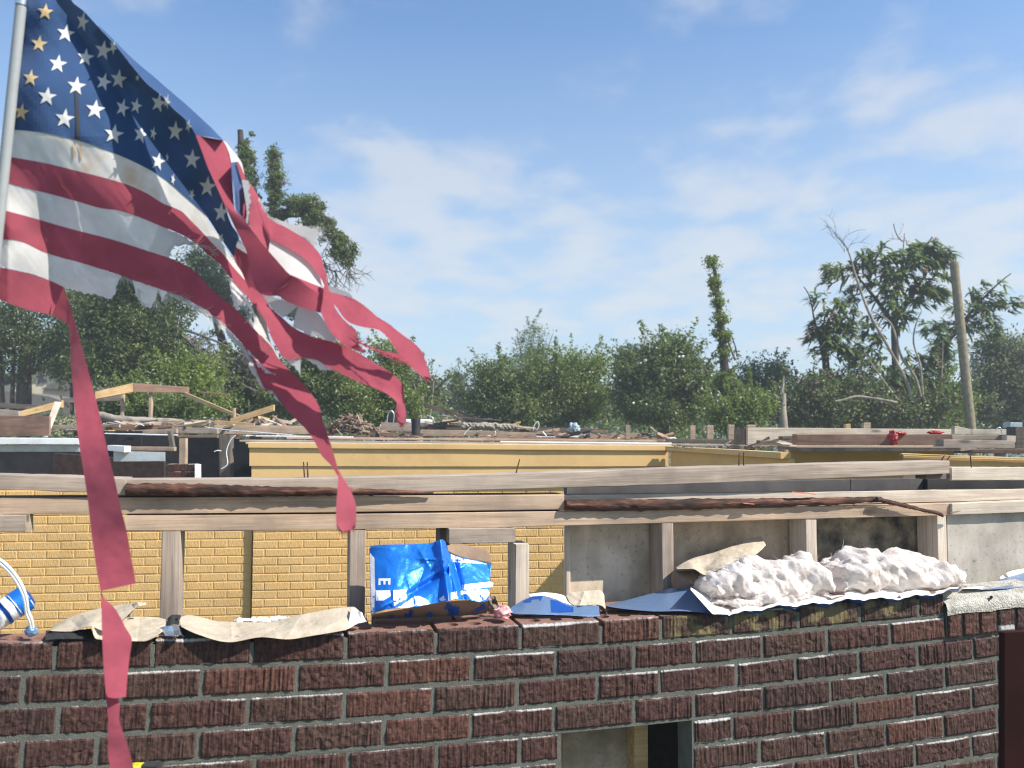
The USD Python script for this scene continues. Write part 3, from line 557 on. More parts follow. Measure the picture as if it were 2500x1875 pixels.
def log(st, n, name, label, m='log_bark', seed=0, jit=0.11):
    rng = np.random.default_rng(seed); st = smoothline(np.array(st, float), 60)
    pts = np.array([onW(x, y, n) for x, y, r in st]); rr = np.array([r * (q - CAM)[1] / F for (x, y, r), q in zip(st, pts)])
    v, f = tube(pts, rr, 10, True, jit, rng); M = frame(pts.mean(0), pts[-1] - pts[0]); return put(name, ((v - M[:3, 3]) @ M[:3, :3], f), MAT[m], M=M, smooth=60, label=label, cat='log')
log([(308, 1195, 15), (450, 1196, 14.5), (700, 1199, 11), (900, 1201, 8), (1058, 1203, 3)], NF - 0.012, 'peeled_log', 'dark brown log tapering to the right under the long grey plank', seed=2)
log([(1379, 1233, 13), (1500, 1233, 13.5), (1800, 1229, 11.5), (2000, 1225, 9.5), (2150, 1219, 6.5)], NF - 0.004, 'peeled_log', 'reddish brown log lying on the pinkish plate', seed=3)
log([(2140, 1219, 6), (2211, 1235, 5), (2260, 1247, 4.2), (2297, 1256, 4.5), (2302, 1262, 2)], NF - 0.02, 'branch', 'thin brown branch bending down off the reddish log', seed=4)
rngs = np.random.default_rng(12)
def splint(name, a, b, n, r, m, label, cat='splinter', w=3.0):
    p, q = onW(*a, n), onW(*b, n); M = frame((p + q) / 2, q - p); L = np.linalg.norm(q - p)
    xs = np.linspace(-L / 2, L / 2, 7); v = np.concatenate([np.stack([xs, np.full(7, y), 0.0015 * np.sin(xs * 60) + z], 1) * np.array([1, 1 - 0.6 * 0, 1]) for y, z in ((-r * w / 2, 0), (r * w / 2, 0), (r * w / 2, r * 0.5), (-r * w / 2, r * 0.5))])
    tape = 1 - 0.75 * np.linspace(0, 1, 7) ** 2; v[:, 1] *= np.tile(tape, 4)
    f = []
    for k in range(4):
        for i in range(6): a_, b_ = k * 7 + i, ((k + 1) % 4) * 7 + i; f += [[a_, b_, b_ + 1], [a_, b_ + 1, a_ + 1]]
    f += [[0, 21, 14], [0, 14, 7], [6, 13, 20], [6, 20, 27]]
    return put(name, (v, np.array(f)), MAT[m], M=M, label=label, cat=cat)
splint('wood_chip', (1930, 1200), (1990, 1209), NF - 0.02, 0.006, 'orange_flake', 'orange bark flake lying on the pale upper plate')
splint('wood_chip', (1812, 1228), (1842, 1233), NF - 0.022, 0.004, 'orange_flake', 'small orange flake stuck on the reddish log')
splint('wood_chip', (2322, 1252), (2345, 1249), NF - 0.03, 0.004, 'wood_rust', 'small brown splinter at the joint of the right end plates')
for a, b in (((2062, 1238), (2190, 1234)), ((2085, 1234), (2160, 1240))):
    splint('wood_chip', a, b, NF - 0.03, 0.004, 'bark', 'dark shred of bark hanging under the log' + (' beside the branch' if a[0] > 2070 else ' over the plate edge'))
for x, y0, y1, dx, Y in ((744, 1168, 1128, -3, 2.5), (752, 1168, 1128, -2, 2.5), (1259, 1157, 1121, 10, 2.6), (1804, 1139, 1105, 1, 2.9), (1816, 1139, 1104, -1, 2.9), (2296, 1126, 1112, 10, 3.2), (2310, 1126, 1112, 10, 3.2), (2372, 1143, 1112, -3, 3.3)):
    nm = {744: 'left one of the nail pair standing left of the red tail', 752: 'right one of the nail pair standing left of the red tail', 1259: 'rusty nail leaning right on the middle of the long plank', 1804: 'left nail of the pair before the yellow return fascia', 1816: 'right nail of the pair before the yellow return fascia', 2296: 'left slanting nail at the right end of the long plank', 2310: 'right slanting nail at the right end of the long plank', 2372: 'rusty nail standing in the pale end plank'}[x]
    p = onW(x, y0 + 3, NF + 0.03); Y = p[1]; put('nail', tube([p, P(x + dx * 0.5, (y0 + y1) / 2, Y), P(x + dx, y1, Y)], [0.0022, 0.0022, 0.0016], 6), MAT['rusty_iron'], label='rusty nail, ' + nm if not nm.startswith('rusty') else nm, cat='nail')
# ------------------------------------------------------------------ the yellow building behind
R = np.random.default_rng(21)
TY = 0.11; YD = np.array([math.cos(TY), math.sin(TY), 0]); YN = np.array([-math.sin(TY), math.cos(TY), 0]); Y0 = np.array([0, 6.86, 0.0])
def onY(px, py, n=0.0): return onPlane(px, py, Y0 + YN * n, YN)
house = thing('yellow_building', Y0 * np.array([1, 1, 0]), 'yellow painted brick building without its roof, behind the stud wall', 'building')
def ybox(name, st, n, d, m, parent, lab=None, N=10, **k):
    me, M = beam([onY(x, a, n) for x, a, b in st], [onY(x, b, n) for x, a, b in st], YN * d, N=N, rng=R, wob=k.pop('wob', 0.0006), **k); return put(name, me, MAT[m], parent, M=M, label=lab, smooth=35)
def yz(px, py, n=0): return onY(px, py, n)[2]
def ys(px, py, n=0): return (onY(px, py, n) - Y0) @ YD
def ywall(px0, px1, n, rowtops, phase, lab):
    """a wall body with its bricks; rowtops: heights of the bed joints; phase(row) -> s of one brick edge"""
    s0, s1 = ys(px0, 1400, n), ys(px1, 1400, n); zt = yz(600, 1186 if px0 < 0 else 1150, n)
    c = [Y0 + YD * s + YN * (n + 0.0045) for s in (s0, s1)]; T = [p + np.array([0, 0, zt]) for p in c]; Bt = [p + np.array([0, 0, 0.0]) for p in c]
    me, M = beam(T, Bt, YN * 0.15, N=2, wob=0)
    w = put('wall', me, MAT['yellow_joint'], house, M=M, label=lab)
    ph = rowtops[0] - rowtops[1]
    for i, z in enumerate(rowtops):
        p0 = phase(i); k0 = math.floor((s0 - p0) / BL) - 1; s = p0 + k0 * BL
        while s < s1:
            a, b = max(s, s0), min(s + BL - 0.0075, s1)
            if b - a > 0.03:
                h = ph - 0.008; o = Y0 + YD * ((a + b) / 2) + YN * (n + R.uniform(-0.0012, 0.0012)); o[2] = z - h / 2 - 0.009
                M = frame(o, YD + np.array([0, 0, R.normal(0, 0.003)])); L, hh = (b - a) / 2, h / 2; c = 0.004; J = R.uniform(-0.0012, 0.0012, (4, 2))
                v = [[-L + c, 0, -hh + c], [L - c, 0, -hh + c], [L - c, 0, hh - c], [-L + c, 0, hh - c], [-L, c * 0.8, -hh], [L, c * 0.8, -hh], [L, c * 0.8, hh], [-L, c * 0.8, hh], [-L, 0.02, -hh], [L, 0.02, -hh], [L, 0.02, hh], [-L, 0.02, hh]]
                v = np.array(v); v[4:8, [0, 2]] += J
                f = [[0, 1, 2], [0, 2, 3]]
                for g in (0, 4):
                    for j in range(4): a_, b_ = g + j, g + (j + 1) % 4; f += [[a_, a_ + 4, b_ + 4], [a_, b_ + 4, b_]]
                put('brick', (v, np.array(f)), MAT['yellow_brick'], w, M=M)
            s += BL
    return w
BL = 0.2125
zl = [yz(316, y) for y in (1189, 1210)]
tops = lambda x, ys_, n: [yz(x, y, n) for y in ys_]
rowsL = tops(316, (1318 - 20.8 * 1, 1318), 0.045); dz = rowsL[0] - rowsL[1]
rowsLz = [rowsL[0] + 5 * dz] + [rowsL[0] - dz * i for i in range(12)]
sA = ys(79, 1330, 0.045)
ywall(-260, 613, 0.045, [rowsL[0] - dz * i for i in range(-5, 12)], lambda i: sA + (0 if (i - 5) % 2 == 1 else -0.5) * BL, 'set back yellow brick wall at the left')
BL = 0.2015
sB = ys(616, 1330, 0.0); rowsR0 = yz(720, 1297, 0.0); dzR = rowsR0 - yz(720, 1317.2, 0.0)
ywall(616, 1420, 0.0, [rowsR0 - dzR * i for i in range(-5, 13)], lambda i: sB + (0 if (i - 5) % 2 == 1 else 0.5) * BL, 'yellow brick wall standing proud of the left one')
# cornice: crown, fascia board, frieze
NE = -0.06
st = lambda *q: [(x, a, b) for x, a, b in q]
ybox('crown', st((606, 1080, 1093), (1100, 1084, 1097), (1634, 1087.5, 1100)), NE - 0.02, 0.05, 'yellow_board', house, 'projecting yellow crown moulding')
ybox('fascia_board', st((609, 1093.5, 1138), (1100, 1097, 1139), (1632, 1100, 1138.5)), NE, 0.03, 'yellow_board', house, 'wide yellow fascia board')
ybox('frieze_board', st((614, 1138.5, 1180), (1100, 1139.5, 1172), (1632, 1139, 1165)), NE + 0.012, 0.03, 'yellow_board', house, 'lower yellow board set back under the fascia')
ybox('soffit', st((614, 1176, 1180), (1632, 1170, 1174)), NE + 0.02, 0.16, 'yellow_board', house)
# the return of the eave, coming forward
C0 = onY(1634, 1100, NE); 
zt, zb = onY(1634, 1089, NE)[2], onY(1634, 1150, NE)[2]
def seek(px, X, z):                          # depth at which a point at height z over a line from C0 meets px
    return z
E1 = P(1927, 1103, 4.55); E1[2] = zt
def vboard(name, A, B, z1, z0, dv, m, lab=None, parent=None, N=6):
    A, B = np.array(A, float), np.array(B, float); T = [np.r_[A[:2], z1], np.r_[B[:2], z1]]; Bo = [np.r_[A[:2], z0], np.r_[B[:2], z0]]
    me, M = beam(T, Bo, dv, N=N, rng=R, wob=0.0005); return put(name, me, MAT[m], parent or house, M=M, label=lab, smooth=35)
dR = (E1 - C0) * np.array([1, 1, 0]); dR /= np.linalg.norm(dR); nR = np.array([-dR[1], dR[0], 0])
if nR[0] < 0: nR = -nR
vboard('crown', C0 - nR * 0.05 + dR * 0.052, E1 - nR * 0.05, zt, zt - 0.035, nR * 0.06, 'yellow_board', 'crown moulding of the return eave')
vboard('fascia_board', C0 + dR * 0.034, E1, zt - 0.036, zt - 0.30, nR * 0.03, 'yellow_board', 'yellow fascia of the wing that comes forward')
# recessed shaded piece and nearer fascia at the right
E2 = P(1928, 1103, 4.75); E3 = P(2330, 1107, 4.75)
vboard('fascia_board', E2, E3, E2[2] + 0.035, E2[2] - 0.32, np.array([0, 0.03, 0]), 'yellow_board', 'shaded yellow board under the dark roof planks')
E4 = P(2203, 1106, 4.25); E5 = P(2620, 1121, 3.95)
me, M = beam([P(2203, 1107, 4.25), P(2620, 1122, 4.1)], [P(2203, 1111, 4.25), P(2620, 1127, 4.1)], [0.01, 0.05, 0], N=6, rng=R); put('crown', me, MAT['yellow_board'], house, M=M, label='pale moulding edge at the far right')
me, M = beam([P(2206, 1111.5, 4.30), P(2620, 1127.5, 4.15)], [P(2206, 1175, 4.30), P(2620, 1185, 4.15)], [0.01, 0.03, 0], N=6, rng=R); put('fascia_board', me, MAT['yellow_board'], house, M=M, label='sunlit yellow fascia at the far right')
# roof deck left over: rows of sheathing edges above the crown
for i, (x0, x1, a0, a1, n, m, d) in enumerate(((600, 1640, 1080.5, 1087, -0.05, 'wood_pale', 0.2), (585, 1900, 1075, 1086.5, 0.16, 'wood_grey', 0.25), (700, 1650, 1068, 1076, 0.4, 'wood_pine', 0.3))):
    ybox('deck_board', [(x0, a0 - 1, a0 + 4), ((x0 + x1) / 2, (a0 + a1) / 2 - 1, (a0 + a1) / 2 + 4), (x1, a1 - 1, a1 + 4)], n, d, m, house)
# roof deck of the wing at the right (shades the recessed board)
v = np.array([P(1950, 1093, 4.45), P(2345, 1093, 4.25), P(2400, 1088, 4.9), P(1900, 1088, 4.9)]); v = np.vstack([v, v - [0, 0, 0.018]])
bf = np.array([[0, 1, 2], [0, 2, 3], [4, 6, 5], [4, 7, 6], [0, 4, 5], [0, 5, 1], [1, 5, 6], [1, 6, 2], [2, 6, 7], [2, 7, 3], [3, 7, 4], [3, 4, 0]])
put('roof_sheathing', (v, bf), MAT['wood_dark'], house, label='dark roof sheathing overhanging the shaded board')

# the dark open part of the building at the left
dark = thing('gutted_building', np.array([-3.0, 6.6, 0]), 'gutted dark building part with black boards and white gutters at the left', 'building')
def db(name, st, d, m, lab=None, N=6):
    me, M = fbeam([(a, b, c, Y + .55) for a, b, c, Y in st], d, N=N, rng=R); return put(name, me, MAT[m], dark, M=M, label=lab, smooth=35)
db('black_board', [(-200, 1098, 1230, 6.9), (345, 1098, 1230, 7.0)], 0.03, 'tar_paper', 'black board wall in shade')
db('black_board', [(347, 1060, 1135, 7.1), (440, 1060, 1135, 7.1)], 0.03, 'tar_paper'); db('black_board', [(442, 1066, 1230, 7.15), (612, 1072, 1230, 7.0)], 0.03, 'tar_paper')
db('black_board', [(180, 1052, 1100, 7.4), (345, 1052, 1100, 7.4)], 0.03, 'tar_paper')
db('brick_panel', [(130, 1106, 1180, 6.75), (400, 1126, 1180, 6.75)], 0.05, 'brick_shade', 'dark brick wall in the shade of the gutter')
db('gutter', [(-120, 1068, 1084, 6.1), (191, 1070, 1085, 6.15)], 0.12, 'white_metal', 'long white metal gutter catching the sun')
db('gutter_board', [(-120, 1085.5, 1103, 6.16), (193, 1086, 1103, 6.21)], 0.03, 'galvanised', 'blue grey board under the gutter')
db('gutter', [(262, 1087, 1100, 6.25), (303, 1089, 1104, 6.2)], 0.12, 'white_metal', 'short white gutter end beside the red strip')
db('gutter_board', [(277, 1101, 1127, 6.28), (400, 1104, 1126, 6.35)], 0.03, 'galvanised', 'pale green grey board with flaking paint')
db('rail', [(308, 1090, 1100, 6.6), (425, 1091, 1101, 6.6)], 0.05, 'wood_pine', 'tan rail between black boards')
db('rail', [(255, 1057, 1059.5, 6.9), (430, 1061, 1064, 6.9)], 0.05, 'white_metal', 'thin white flashing along the black boards')
db('rail', [(432, 1062, 1068, 6.8), (530, 1063, 1069, 6.8)], 0.06, 'wood_rust')
me, M = beam([P(437, 1070, 6.75), P(437, 1180, 6.75)], [P(453, 1070, 6.75), P(453, 1180, 6.75)], [0, .05, 0], N=5, rng=R); put('post', me, MAT['wood_pine'], dark, M=M, smooth=35)
me, M = beam([P(534, 1062, 6.75), P(536, 1180, 6.75)], [P(562, 1062, 6.75), P(562, 1180, 6.75)], [0, .09, 0], N=5, rng=R); put('post', me, MAT['wood_dark'], dark, M=M, smooth=35, label='split grey post beside the yellow fascia')
me, M = beam([P(408, 1053, 6.6), P(413, 1090, 6.6)], [P(418, 1053, 6.6), P(424, 1090, 6.6)], [0, .04, 0], N=5, rng=R); put('bracket', me, MAT['wood_dark'], dark, M=M, smooth=35)
# brick pier with white flashing inside it
pier = thing('brick_pier', P(445, 1190, 6.5), 'stub of red brick pier with limed joints in the dark opening', 'brick pier')
for r in range(2):
    for c in range(4):
        x0 = 408 + c * 17.0; me, M = fbeam([(x0, 1133 + r * 18.5, 1150 + r * 18.5, 6.5), (x0 + 15.8, 1133 + r * 18.5, 1150 + r * 18.5, 6.5)], 0.09, N=2, rng=R); put('brick', me, MAT['brick_red' if (r + c) % 3 else 'brick_limed'], pier, M=M)
me, M = fbeam([(405, 1135, 1172, 6.52), (474, 1135, 1172, 6.52)], 0.08, N=2, rng=R); put('mortar', me, MAT['mortar'], pier, M=M)
me, M = fbeam([(476, 1133, 1176, 6.46), (484, 1134, 1170, 6.5)], 0.06, N=3, rng=R); put('flashing', me, MAT['white_metal'], pier, M=M, label='white flashing strip on the pier')

# ------------------------------------------------------------------ wreckage lying on the roofs
def plank(st, m, label, depth=0.06, cat='board', name='board', **k): return wood(st, MAT[m], name, label, cat, depth=depth, N=k.pop('N', 10), **k)
B_ = [
 # broken truss and timbers at the left
 ([(40, 1006, 1020, 9.0), (150, 977, 995, 9.2)], 'wood_fresh', 'yellow new rafter rising right behind the hanging red strip, lower piece', 0.045),
 ([(232, 956, 974, 9.3), (325, 935, 957, 9.5)], 'wood_fresh', 'yellow new rafter rising to the apex of the broken truss', 0.045),
 ([(326, 935, 957, 9.5), (458, 945, 959, 9.7)], 'wood_rust', 'brown rafter running right from the apex of the broken truss', 0.045),
 ([(450, 957, 968, 9.4), (592, 1017, 1024, 9.0)], 'wood_fresh', 'long pale rafter slanting down right from the broken truss', 0.045),
 ([(562, 1022, 1036, 8.6), (668, 988, 1003, 8.6)], 'wood_fresh', 'pale board leaning up right with a splintered end', 0.045),
 ([(150, 972, 984, 9.6), (300, 965, 978, 9.8)], 'wood_dark', 'dark purlin behind the yellow rafter', 0.05),
 ([(0, 983, 996, 9.9), (40, 986, 998, 9.9), (140, 990, 1000, 10)], 'wood_dark', 'dark board at the left edge under the far house', 0.05),
 ([(560, 962, 966, 9.6), (485, 955, 959, 9.6)], 'wood_rust', 'splintered tip beyond the brown rafter end', 0.03),
 ([(-40, 1014, 1066, 8.2), (120, 1016, 1064, 8.2)], 'wood_rust', 'weathered brown plywood sheet at the left edge above the gutter', 0.03),
 ([(-40, 996, 1015, 8.6), (45, 1003, 1020, 8.6)], 'wood_grey', 'grey plank end at the left edge above the plywood sheet', 0.05),
 ([(112, 1037, 1048, 8.6), (188, 1038, 1048, 8.6)], 'wood_grey', 'short grey board beside the plywood sheet', 0.05),
 ([(250, 1035, 1050, 8.3), (420, 1038, 1050, 8.3)], 'wood_rust', 'brown board on the roof right of the hanging red strip', 0.05),
 ([(330, 1050, 1060, 8.0), (430, 1046, 1057, 8.0)], 'wood_pine', 'tan lath above the black boards', 0.05),
 ([(420, 1042, 1058, 8.1), (530, 1046, 1058, 8.1)], 'wood_grey', 'grey plank below the leaning pale board', 0.05),
 ([(524, 1025, 1035, 8.4), (620, 1034, 1041, 8.4)], 'wood_fresh', 'small yellow strip below the leaning pale board', 0.04),
 ([(524, 1037, 1060, 8.2), (760, 1040, 1060, 8.3)], 'wood_pine', 'thick tan joist under the torn tails of the flag', 0.09),
 ([(760, 1038, 1058, 8.35), (812, 1042, 1058, 8.35)], 'wood_rust', 'brown joist end right of the thick tan joist', 0.09),
 ([(600, 1062, 1066, 7.4), (860, 1066, 1070, 7.4)], 'white_paint', 'white painted strip lying in front of the thick tan joist', 0.06),
 ([(640, 1064, 1070, 7.7), (900, 1063, 1071, 7.7)], 'wood_rust', 'rusty brown lath lying behind the white painted strip', 0.06),
 # middle
 ([(900, 1056, 1064, 8.2), (1034, 1057, 1066, 8.2)], 'wood_rust', 'brown plank in front of the stick pile', 0.06),
 ([(930, 1031, 1052, 8.8), (1010, 1033, 1054, 8.8)], 'wood_grey', 'grey board right of the stick pile', 0.06),
 ([(1035, 983, 993, 9.8), (1190, 1032, 1040, 9.2)], 'wood_rust', 'warped brown plank sloping down right behind the black pipe', 0.35),
 ([(1116, 1001, 1006, 10.2), (1160, 1018, 1024, 10.1), (1190, 1030, 1034, 10)], 'wood_dark', 'dark bent strip behind the warped brown plank', 0.2),
 ([(1060, 1014, 1016, 9.0), (1225, 1025, 1028, 9.0)], 'wood_dark', 'thin dark rod lying across the warped brown plank', 0.02),
 ([(1035, 1036, 1050, 9.0), (1130, 1037, 1050, 9.0)], 'wood_dark', 'dark board right of the black pipe', 0.06),
 ([(1030, 1049, 1065, 8.4), (1165, 1051, 1065, 8.4)], 'wood_pine', 'tan plank right of the black pipe', 0.06),
 ([(1168, 1051, 1069, 8.3), (1400, 1058, 1072, 8.35), (1582, 1057, 1070, 8.4), (1604, 1068, 1071, 8.4)], 'wood_pine', 'long tan joist with curly wires before the trees', 0.09),
 ([(1266, 1043, 1056, 9.3), (1460, 1046, 1058, 9.3)], 'wood_dark', 'dark plank behind the long tan joist', 0.05),
 ([(1310, 1054, 1057, 8.9), (1366, 1045, 1052, 8.9)], 'wood_pine', 'tan offcut slanting up right behind the joist', 0.2),
 ([(1416, 1055, 1058, 8.9), (1479, 1049, 1056, 8.9)], 'wood_rust', 'brown offcut right of the grey rag', 0.2),
 ([(1068, 1068, 1073, 7.5), (1630, 1072, 1078, 7.6)], 'wood_rust', 'long rusty lath just above the yellow crown', 0.08),
 ([(1222, 1077, 1080, 6.9), (1640, 1081, 1085, 7.0)], 'white_paint', 'peeling white strip along the yellow crown', 0.06),
 # right of the middle
 ([(1528, 1038, 1074, 8.0), (1539, 1038, 1074, 8.0)], 'wood_pine', 'single upright tan stub in front of the white flowered shrub', 0.05),
 ([(1686, 1038, 1073, 7.8), (1698, 1039, 1073, 7.8)], 'wood_pine', 'first of three upright stubs, leaning slightly right', 0.05),
 ([(1727, 1038, 1073, 7.8), (1742, 1038, 1073, 7.8)], 'wood_pine', 'middle of three upright stubs, standing straight', 0.05),
 ([(1779, 1037, 1074, 7.8), (1793, 1037, 1074, 7.8)], 'wood_pine', 'last of three upright stubs beside the big grey plank', 0.05),
 ([(1630, 1071, 1080, 7.4), (1820, 1073, 1084, 7.3)], 'wood_dark', 'dark plank under the three upright stubs', 0.08),
 ([(1770, 1085, 1087, 6.8), (1786, 1074, 1078, 6.8)], 'wood_pine', 'small tan splint leaning under the last stub', 0.03),
 ([(1826, 1044, 1084, 6.2), (2100, 1046, 1078, 6.3), (2325, 1048, 1070, 6.4)], 'wood_pale', 'big weathered grey plank on edge before the mimosa trees', 0.05),
 ([(1818, 1045, 1086, 6.25), (1825, 1045, 1086, 6.25)], 'wood_dark', 'dark end board at the left end of the big grey plank', 0.3),
 ([(1912, 1065, 1077, 5.7), (1945, 1064, 1076, 5.7)], 'wood_dark', 'dark little block on the sheathing before the big grey plank', 0.1),
 ([(1855, 1075, 1086, 5.5), (2000, 1077, 1086, 5.5)], 'wood_dark', 'low dark strip lying before the big grey plank', 0.08),
 ([(1946, 1060, 1086, 5.2), (2322, 1060, 1096, 5.1)], 'wood_rust', 'long brown joist with a red rag over it', 0.09),
 ([(2325, 1061, 1074, 5.3), (2460, 1062, 1074, 5.3)], 'wood_grey', 'grey board at the right end of the brown joist', 0.06),
 ([(2304, 1073, 1095, 4.7), (2478, 1076, 1094, 4.7)], 'wood_grey', 'thick grey plank end above the far right fascia', 0.09),
 ([(2331, 1040, 1060, 6.0), (2372, 1048, 1060, 6.0)], 'wood_pale', 'pale wedge of board beside the utility pole foot', 0.05),
 ([(2374, 1048, 1061, 6.1), (2480, 1048, 1062, 6.1)], 'wood_pale', 'pale board right of the utility pole foot', 0.05),
 ([(2480, 1042, 1098, 5.2), (2500, 1042, 1098, 5.2)], 'wood_dark', 'dark upright board end at the right edge', 0.1),
 ([(2458, 1064, 1080, 5.0), (2480, 1064, 1080, 5.0)], 'wood_pale', 'pale square block beside the dark upright board end', 0.05),
 ([(2467, 1031, 1044, 6.3), (2496, 1032, 1044, 6.3)], 'galvanised', 'pale grey metal box on the roof at the right edge', 0.1),
 ([(2065, 1036, 1047, 6.9), (2077, 1035, 1046, 6.9)], 'wood_fresh', 'small bright yellow stub on top of the big grey plank', 0.05),
 ([(2109, 1032, 1046, 6.9), (2126, 1032, 1046, 6.9)], 'wood_pine', 'small tan stub on top of the big grey plank', 0.05),
 ([(1825, 1037, 1044, 7.2), (1846, 1037, 1044, 7.2)], 'wood_pine', 'low tan stub at the left end of the big grey plank', 0.05),
 ([(2340, 1096, 1106, 4.6), (2560, 1096, 1108, 4.5)], 'wood_rust', 'rusty board under the thick grey plank end', 0.05),
]
for i, (stn, m, lab, d) in enumerate(B_): plank(stn, m, lab, d, seed=100 + i)
me = beam([P(295, 957, 9.6), P(293, 1020, 9.6)], [P(301, 957, 9.6), P(300, 1020, 9.6)], [0, .05, 0], N=4, rng=R); put('board', me[0], MAT['wood_pine'], M=me[1], label='thin upright stick under the apex of the broken truss', cat='board')
me = beam([P(363, 961, 9.6), P(362, 1024, 9.6)], [P(371, 961, 9.6), P(368, 1024, 9.6)], [0, .05, 0], N=4, rng=R); put('board', me[0], MAT['wood_pine'], M=me[1], label='thin upright stick under the brown rafter', cat='board')
me = beam([P(133, 980, 8.9), P(103, 1064, 8.4)], [P(146, 982, 8.9), P(112, 1066, 8.4)], [0, .04, 0], N=5, rng=R); put('board', me[0], MAT['wood_pale'], M=me[1], label='pale brace slanting down left beside the plywood sheet', cat='board')
me = beam([P(568, 996, 8.7), P(568, 1022, 8.7)], [P(573, 996, 8.7), P(573, 1022, 8.7)], [0, .04, 0], N=3, rng=R); put('board', me[0], MAT['wood_pine'], M=me[1], label='short upright stick beside the long pale rafter', cat='board')
# fallen trunk behind the truss
pts = smoothline([(230, 1012, 9.5), (300, 1026, 9.4), (400, 1030, 9.4), (520, 1036, 9.4)], 30); pts = np.array([P(*q) for q in pts])
put('fallen_log', tube(pts, [0.055, 0.05, 0.045, 0.04], 10, True, 0.06, R), MAT['bark_pale'], label='pale fallen tree trunk lying under the broken truss', cat='tree trunk', smooth=60)
pts = np.array([P(*q) for q in smoothline([(1128, 1040, 8.7), (1200, 1041, 8.7), (1262, 1044, 8.7)], 30)])
put('log_roll', tube(pts, [0.036, 0.04, 0.03], 10, True, 0.16, R), MAT['bark_pale'], label='rough grey log roll on the roof before the warped plank', cat='tree trunk')
# black vent pipe
pv = thing('vent_pipe', P(1017, 1060, 8.1), 'short black vent pipe standing on the roof wreckage', 'vent pipe')
put('pipe', tube([P(1016, 1062, 8.1), P(1015, 1026, 8.1)], 0.044, 16), MAT['black_rubber'], pv, smooth=40)
put('collar', tube([P(1015, 1029, 8.1), P(1015, 1022, 8.1)], 0.047, 16), MAT['black_rubber'], pv, smooth=40)
ac = thing('roof_unit', P(975, 1040, 9.3), 'dark roof unit with grey hose loops behind the vent pipe', 'roof unit')
me, M = fbeam([(950, 1003, 1034, 9.5), (990, 1004, 1034, 9.5)], 0.2, N=4, rng=R, ch=0.02); put('body', me, MAT['black_rubber'], ac, M=M, smooth=35)
me, M = fbeam([(990, 1023, 1034, 9.4), (1052, 1024, 1034, 9.4)], 0.2, N=4, rng=R, ch=0.01); put('tray', me, MAT['white_metal'], ac, M=M, smooth=35)
for q in ([(945, 1032, 9.2), (947, 1012, 9.2), (955, 1002, 9.2), (962, 1012, 9.2), (957, 1040, 9.2)], [(1042, 1015, 9.2), (1054, 1018, 9.2), (1060, 1030, 9.2)]):
    put('hose', tube([P(*z) for z in smoothline(q, 24)], 0.006, 6), MAT['galvanised'], ac, smooth=60)
# loose wires
wires = [([(500, 1042, 7.9), (560, 1050, 7.8), (640, 1056, 7.7), (712, 1062, 7.7)], 'white_metal', 'pale wire lying under the thick tan joist'),
 ([(575, 1063, 6.4), (560, 1080, 6.4), (553, 1105, 6.4), (556, 1130, 6.4), (540, 1145, 6.4)], 'white_metal', 'thin white wire hanging down beside the split grey post'),
 ([(523, 1103, 6.4), (532, 1100, 6.4), (540, 1101, 6.4)], 'white_metal', 'tiny white wire end sticking left from the split grey post'),
 ([(1150, 1043, 8.1), (1140, 1052, 8.1), (1132, 1062, 8.1)], 'white_plastic', 'pale wire curl at the left end of the long tan joist'),
 ([(1208, 1052, 8.1), (1210, 1060, 8.1), (1202, 1064, 8.1), (1190, 1063, 8.1)], 'white_plastic', 'white wire hook on the left of the long tan joist'),
 ([(1302, 1050, 8.8), (1306, 1036, 8.8), (1312, 1029, 8.8), (1316, 1036, 8.8), (1310, 1050, 8.8)], 'white_plastic', 'white wire loop standing left of the grey rag'),
 ([(1325, 1054, 8.1), (1334, 1064, 8.1)], 'white_plastic', 'short pale wire below the white wire loop'),
 ([(1310, 1066, 8.1), (1350, 1067, 8.1), (1420, 1066, 8.1), (1434, 1058, 8.1), (1437, 1067, 8.1)], 'white_plastic', 'long white wire lying along the tan joist under the grey rag'),
 ([(2430, 1050, 5.8), (2440, 1044, 5.8), (2446, 1058, 5.8)], 'galvanised', 'grey wire loop on the boards near the right edge'),
 ([(1080, 1013, 9.1), (1120, 1020, 9.1), (1200, 1023, 9.0)], 'galvanised', 'grey wire over the warped brown plank'),
 ([(330, 1042, 7.9), (342, 1036, 7.9), (352, 1040, 7.9)], 'white_plastic', 'pale curl of wire on the brown board right of the red strip')]
for q, m, lab in wires: put('wire', tube([P(*z) for z in smoothline(q, 20)], 0.0042, 5), MAT[m], label=lab, cat='wire', smooth=60)
# white and red bits
def blob(name, c, r, m, label, cat, seed, sub=3, amp=0.4, fr=2.5, sq=(1, 1, 1)):
    s = trimesh.creation.icosphere(sub); v = np.array(s.vertices); v *= 1 + amp * (meshkit.fbm(v * fr + seed) - 0.5)[:, None] * 2
    return put(name, (v * r * np.array(sq) + c, s.faces), MAT[m], label=label, cat=cat, smooth=True)
blob('grey_rag', P(1402, 1046, 8.2), 0.055, 'grey_cloth', 'pale blue grey rag perched on the long tan joist', 'rag', 3, amp=0.6)
blob('red_rag', P(2180, 1071, 5.05), 0.034, 'red_plastic', 'red rag draped over the brown joist', 'rag', 5, amp=0.7, sq=(.85, .8, 1.35))
blob('red_rag', P(2196, 1058, 5.12), 0.022, 'red_plastic', 'flat red rag end on top of the brown joist beside the draped one', 'rag', 6, amp=0.6, sq=(2.0, 1, .5))
blob('red_rag', P(2284, 1057, 5.15), 0.024, 'red_plastic', 'bright red rag bundle farther right on the brown joist', 'rag', 8, amp=0.6, sq=(1.9, 1, .6))
blob('white_scrap', P(1642, 1070, 7.6), 0.022, 'white_paper', 'white scrap on the plank left of the three stubs', 'scrap', 9, sq=(1.7, 1, .4))
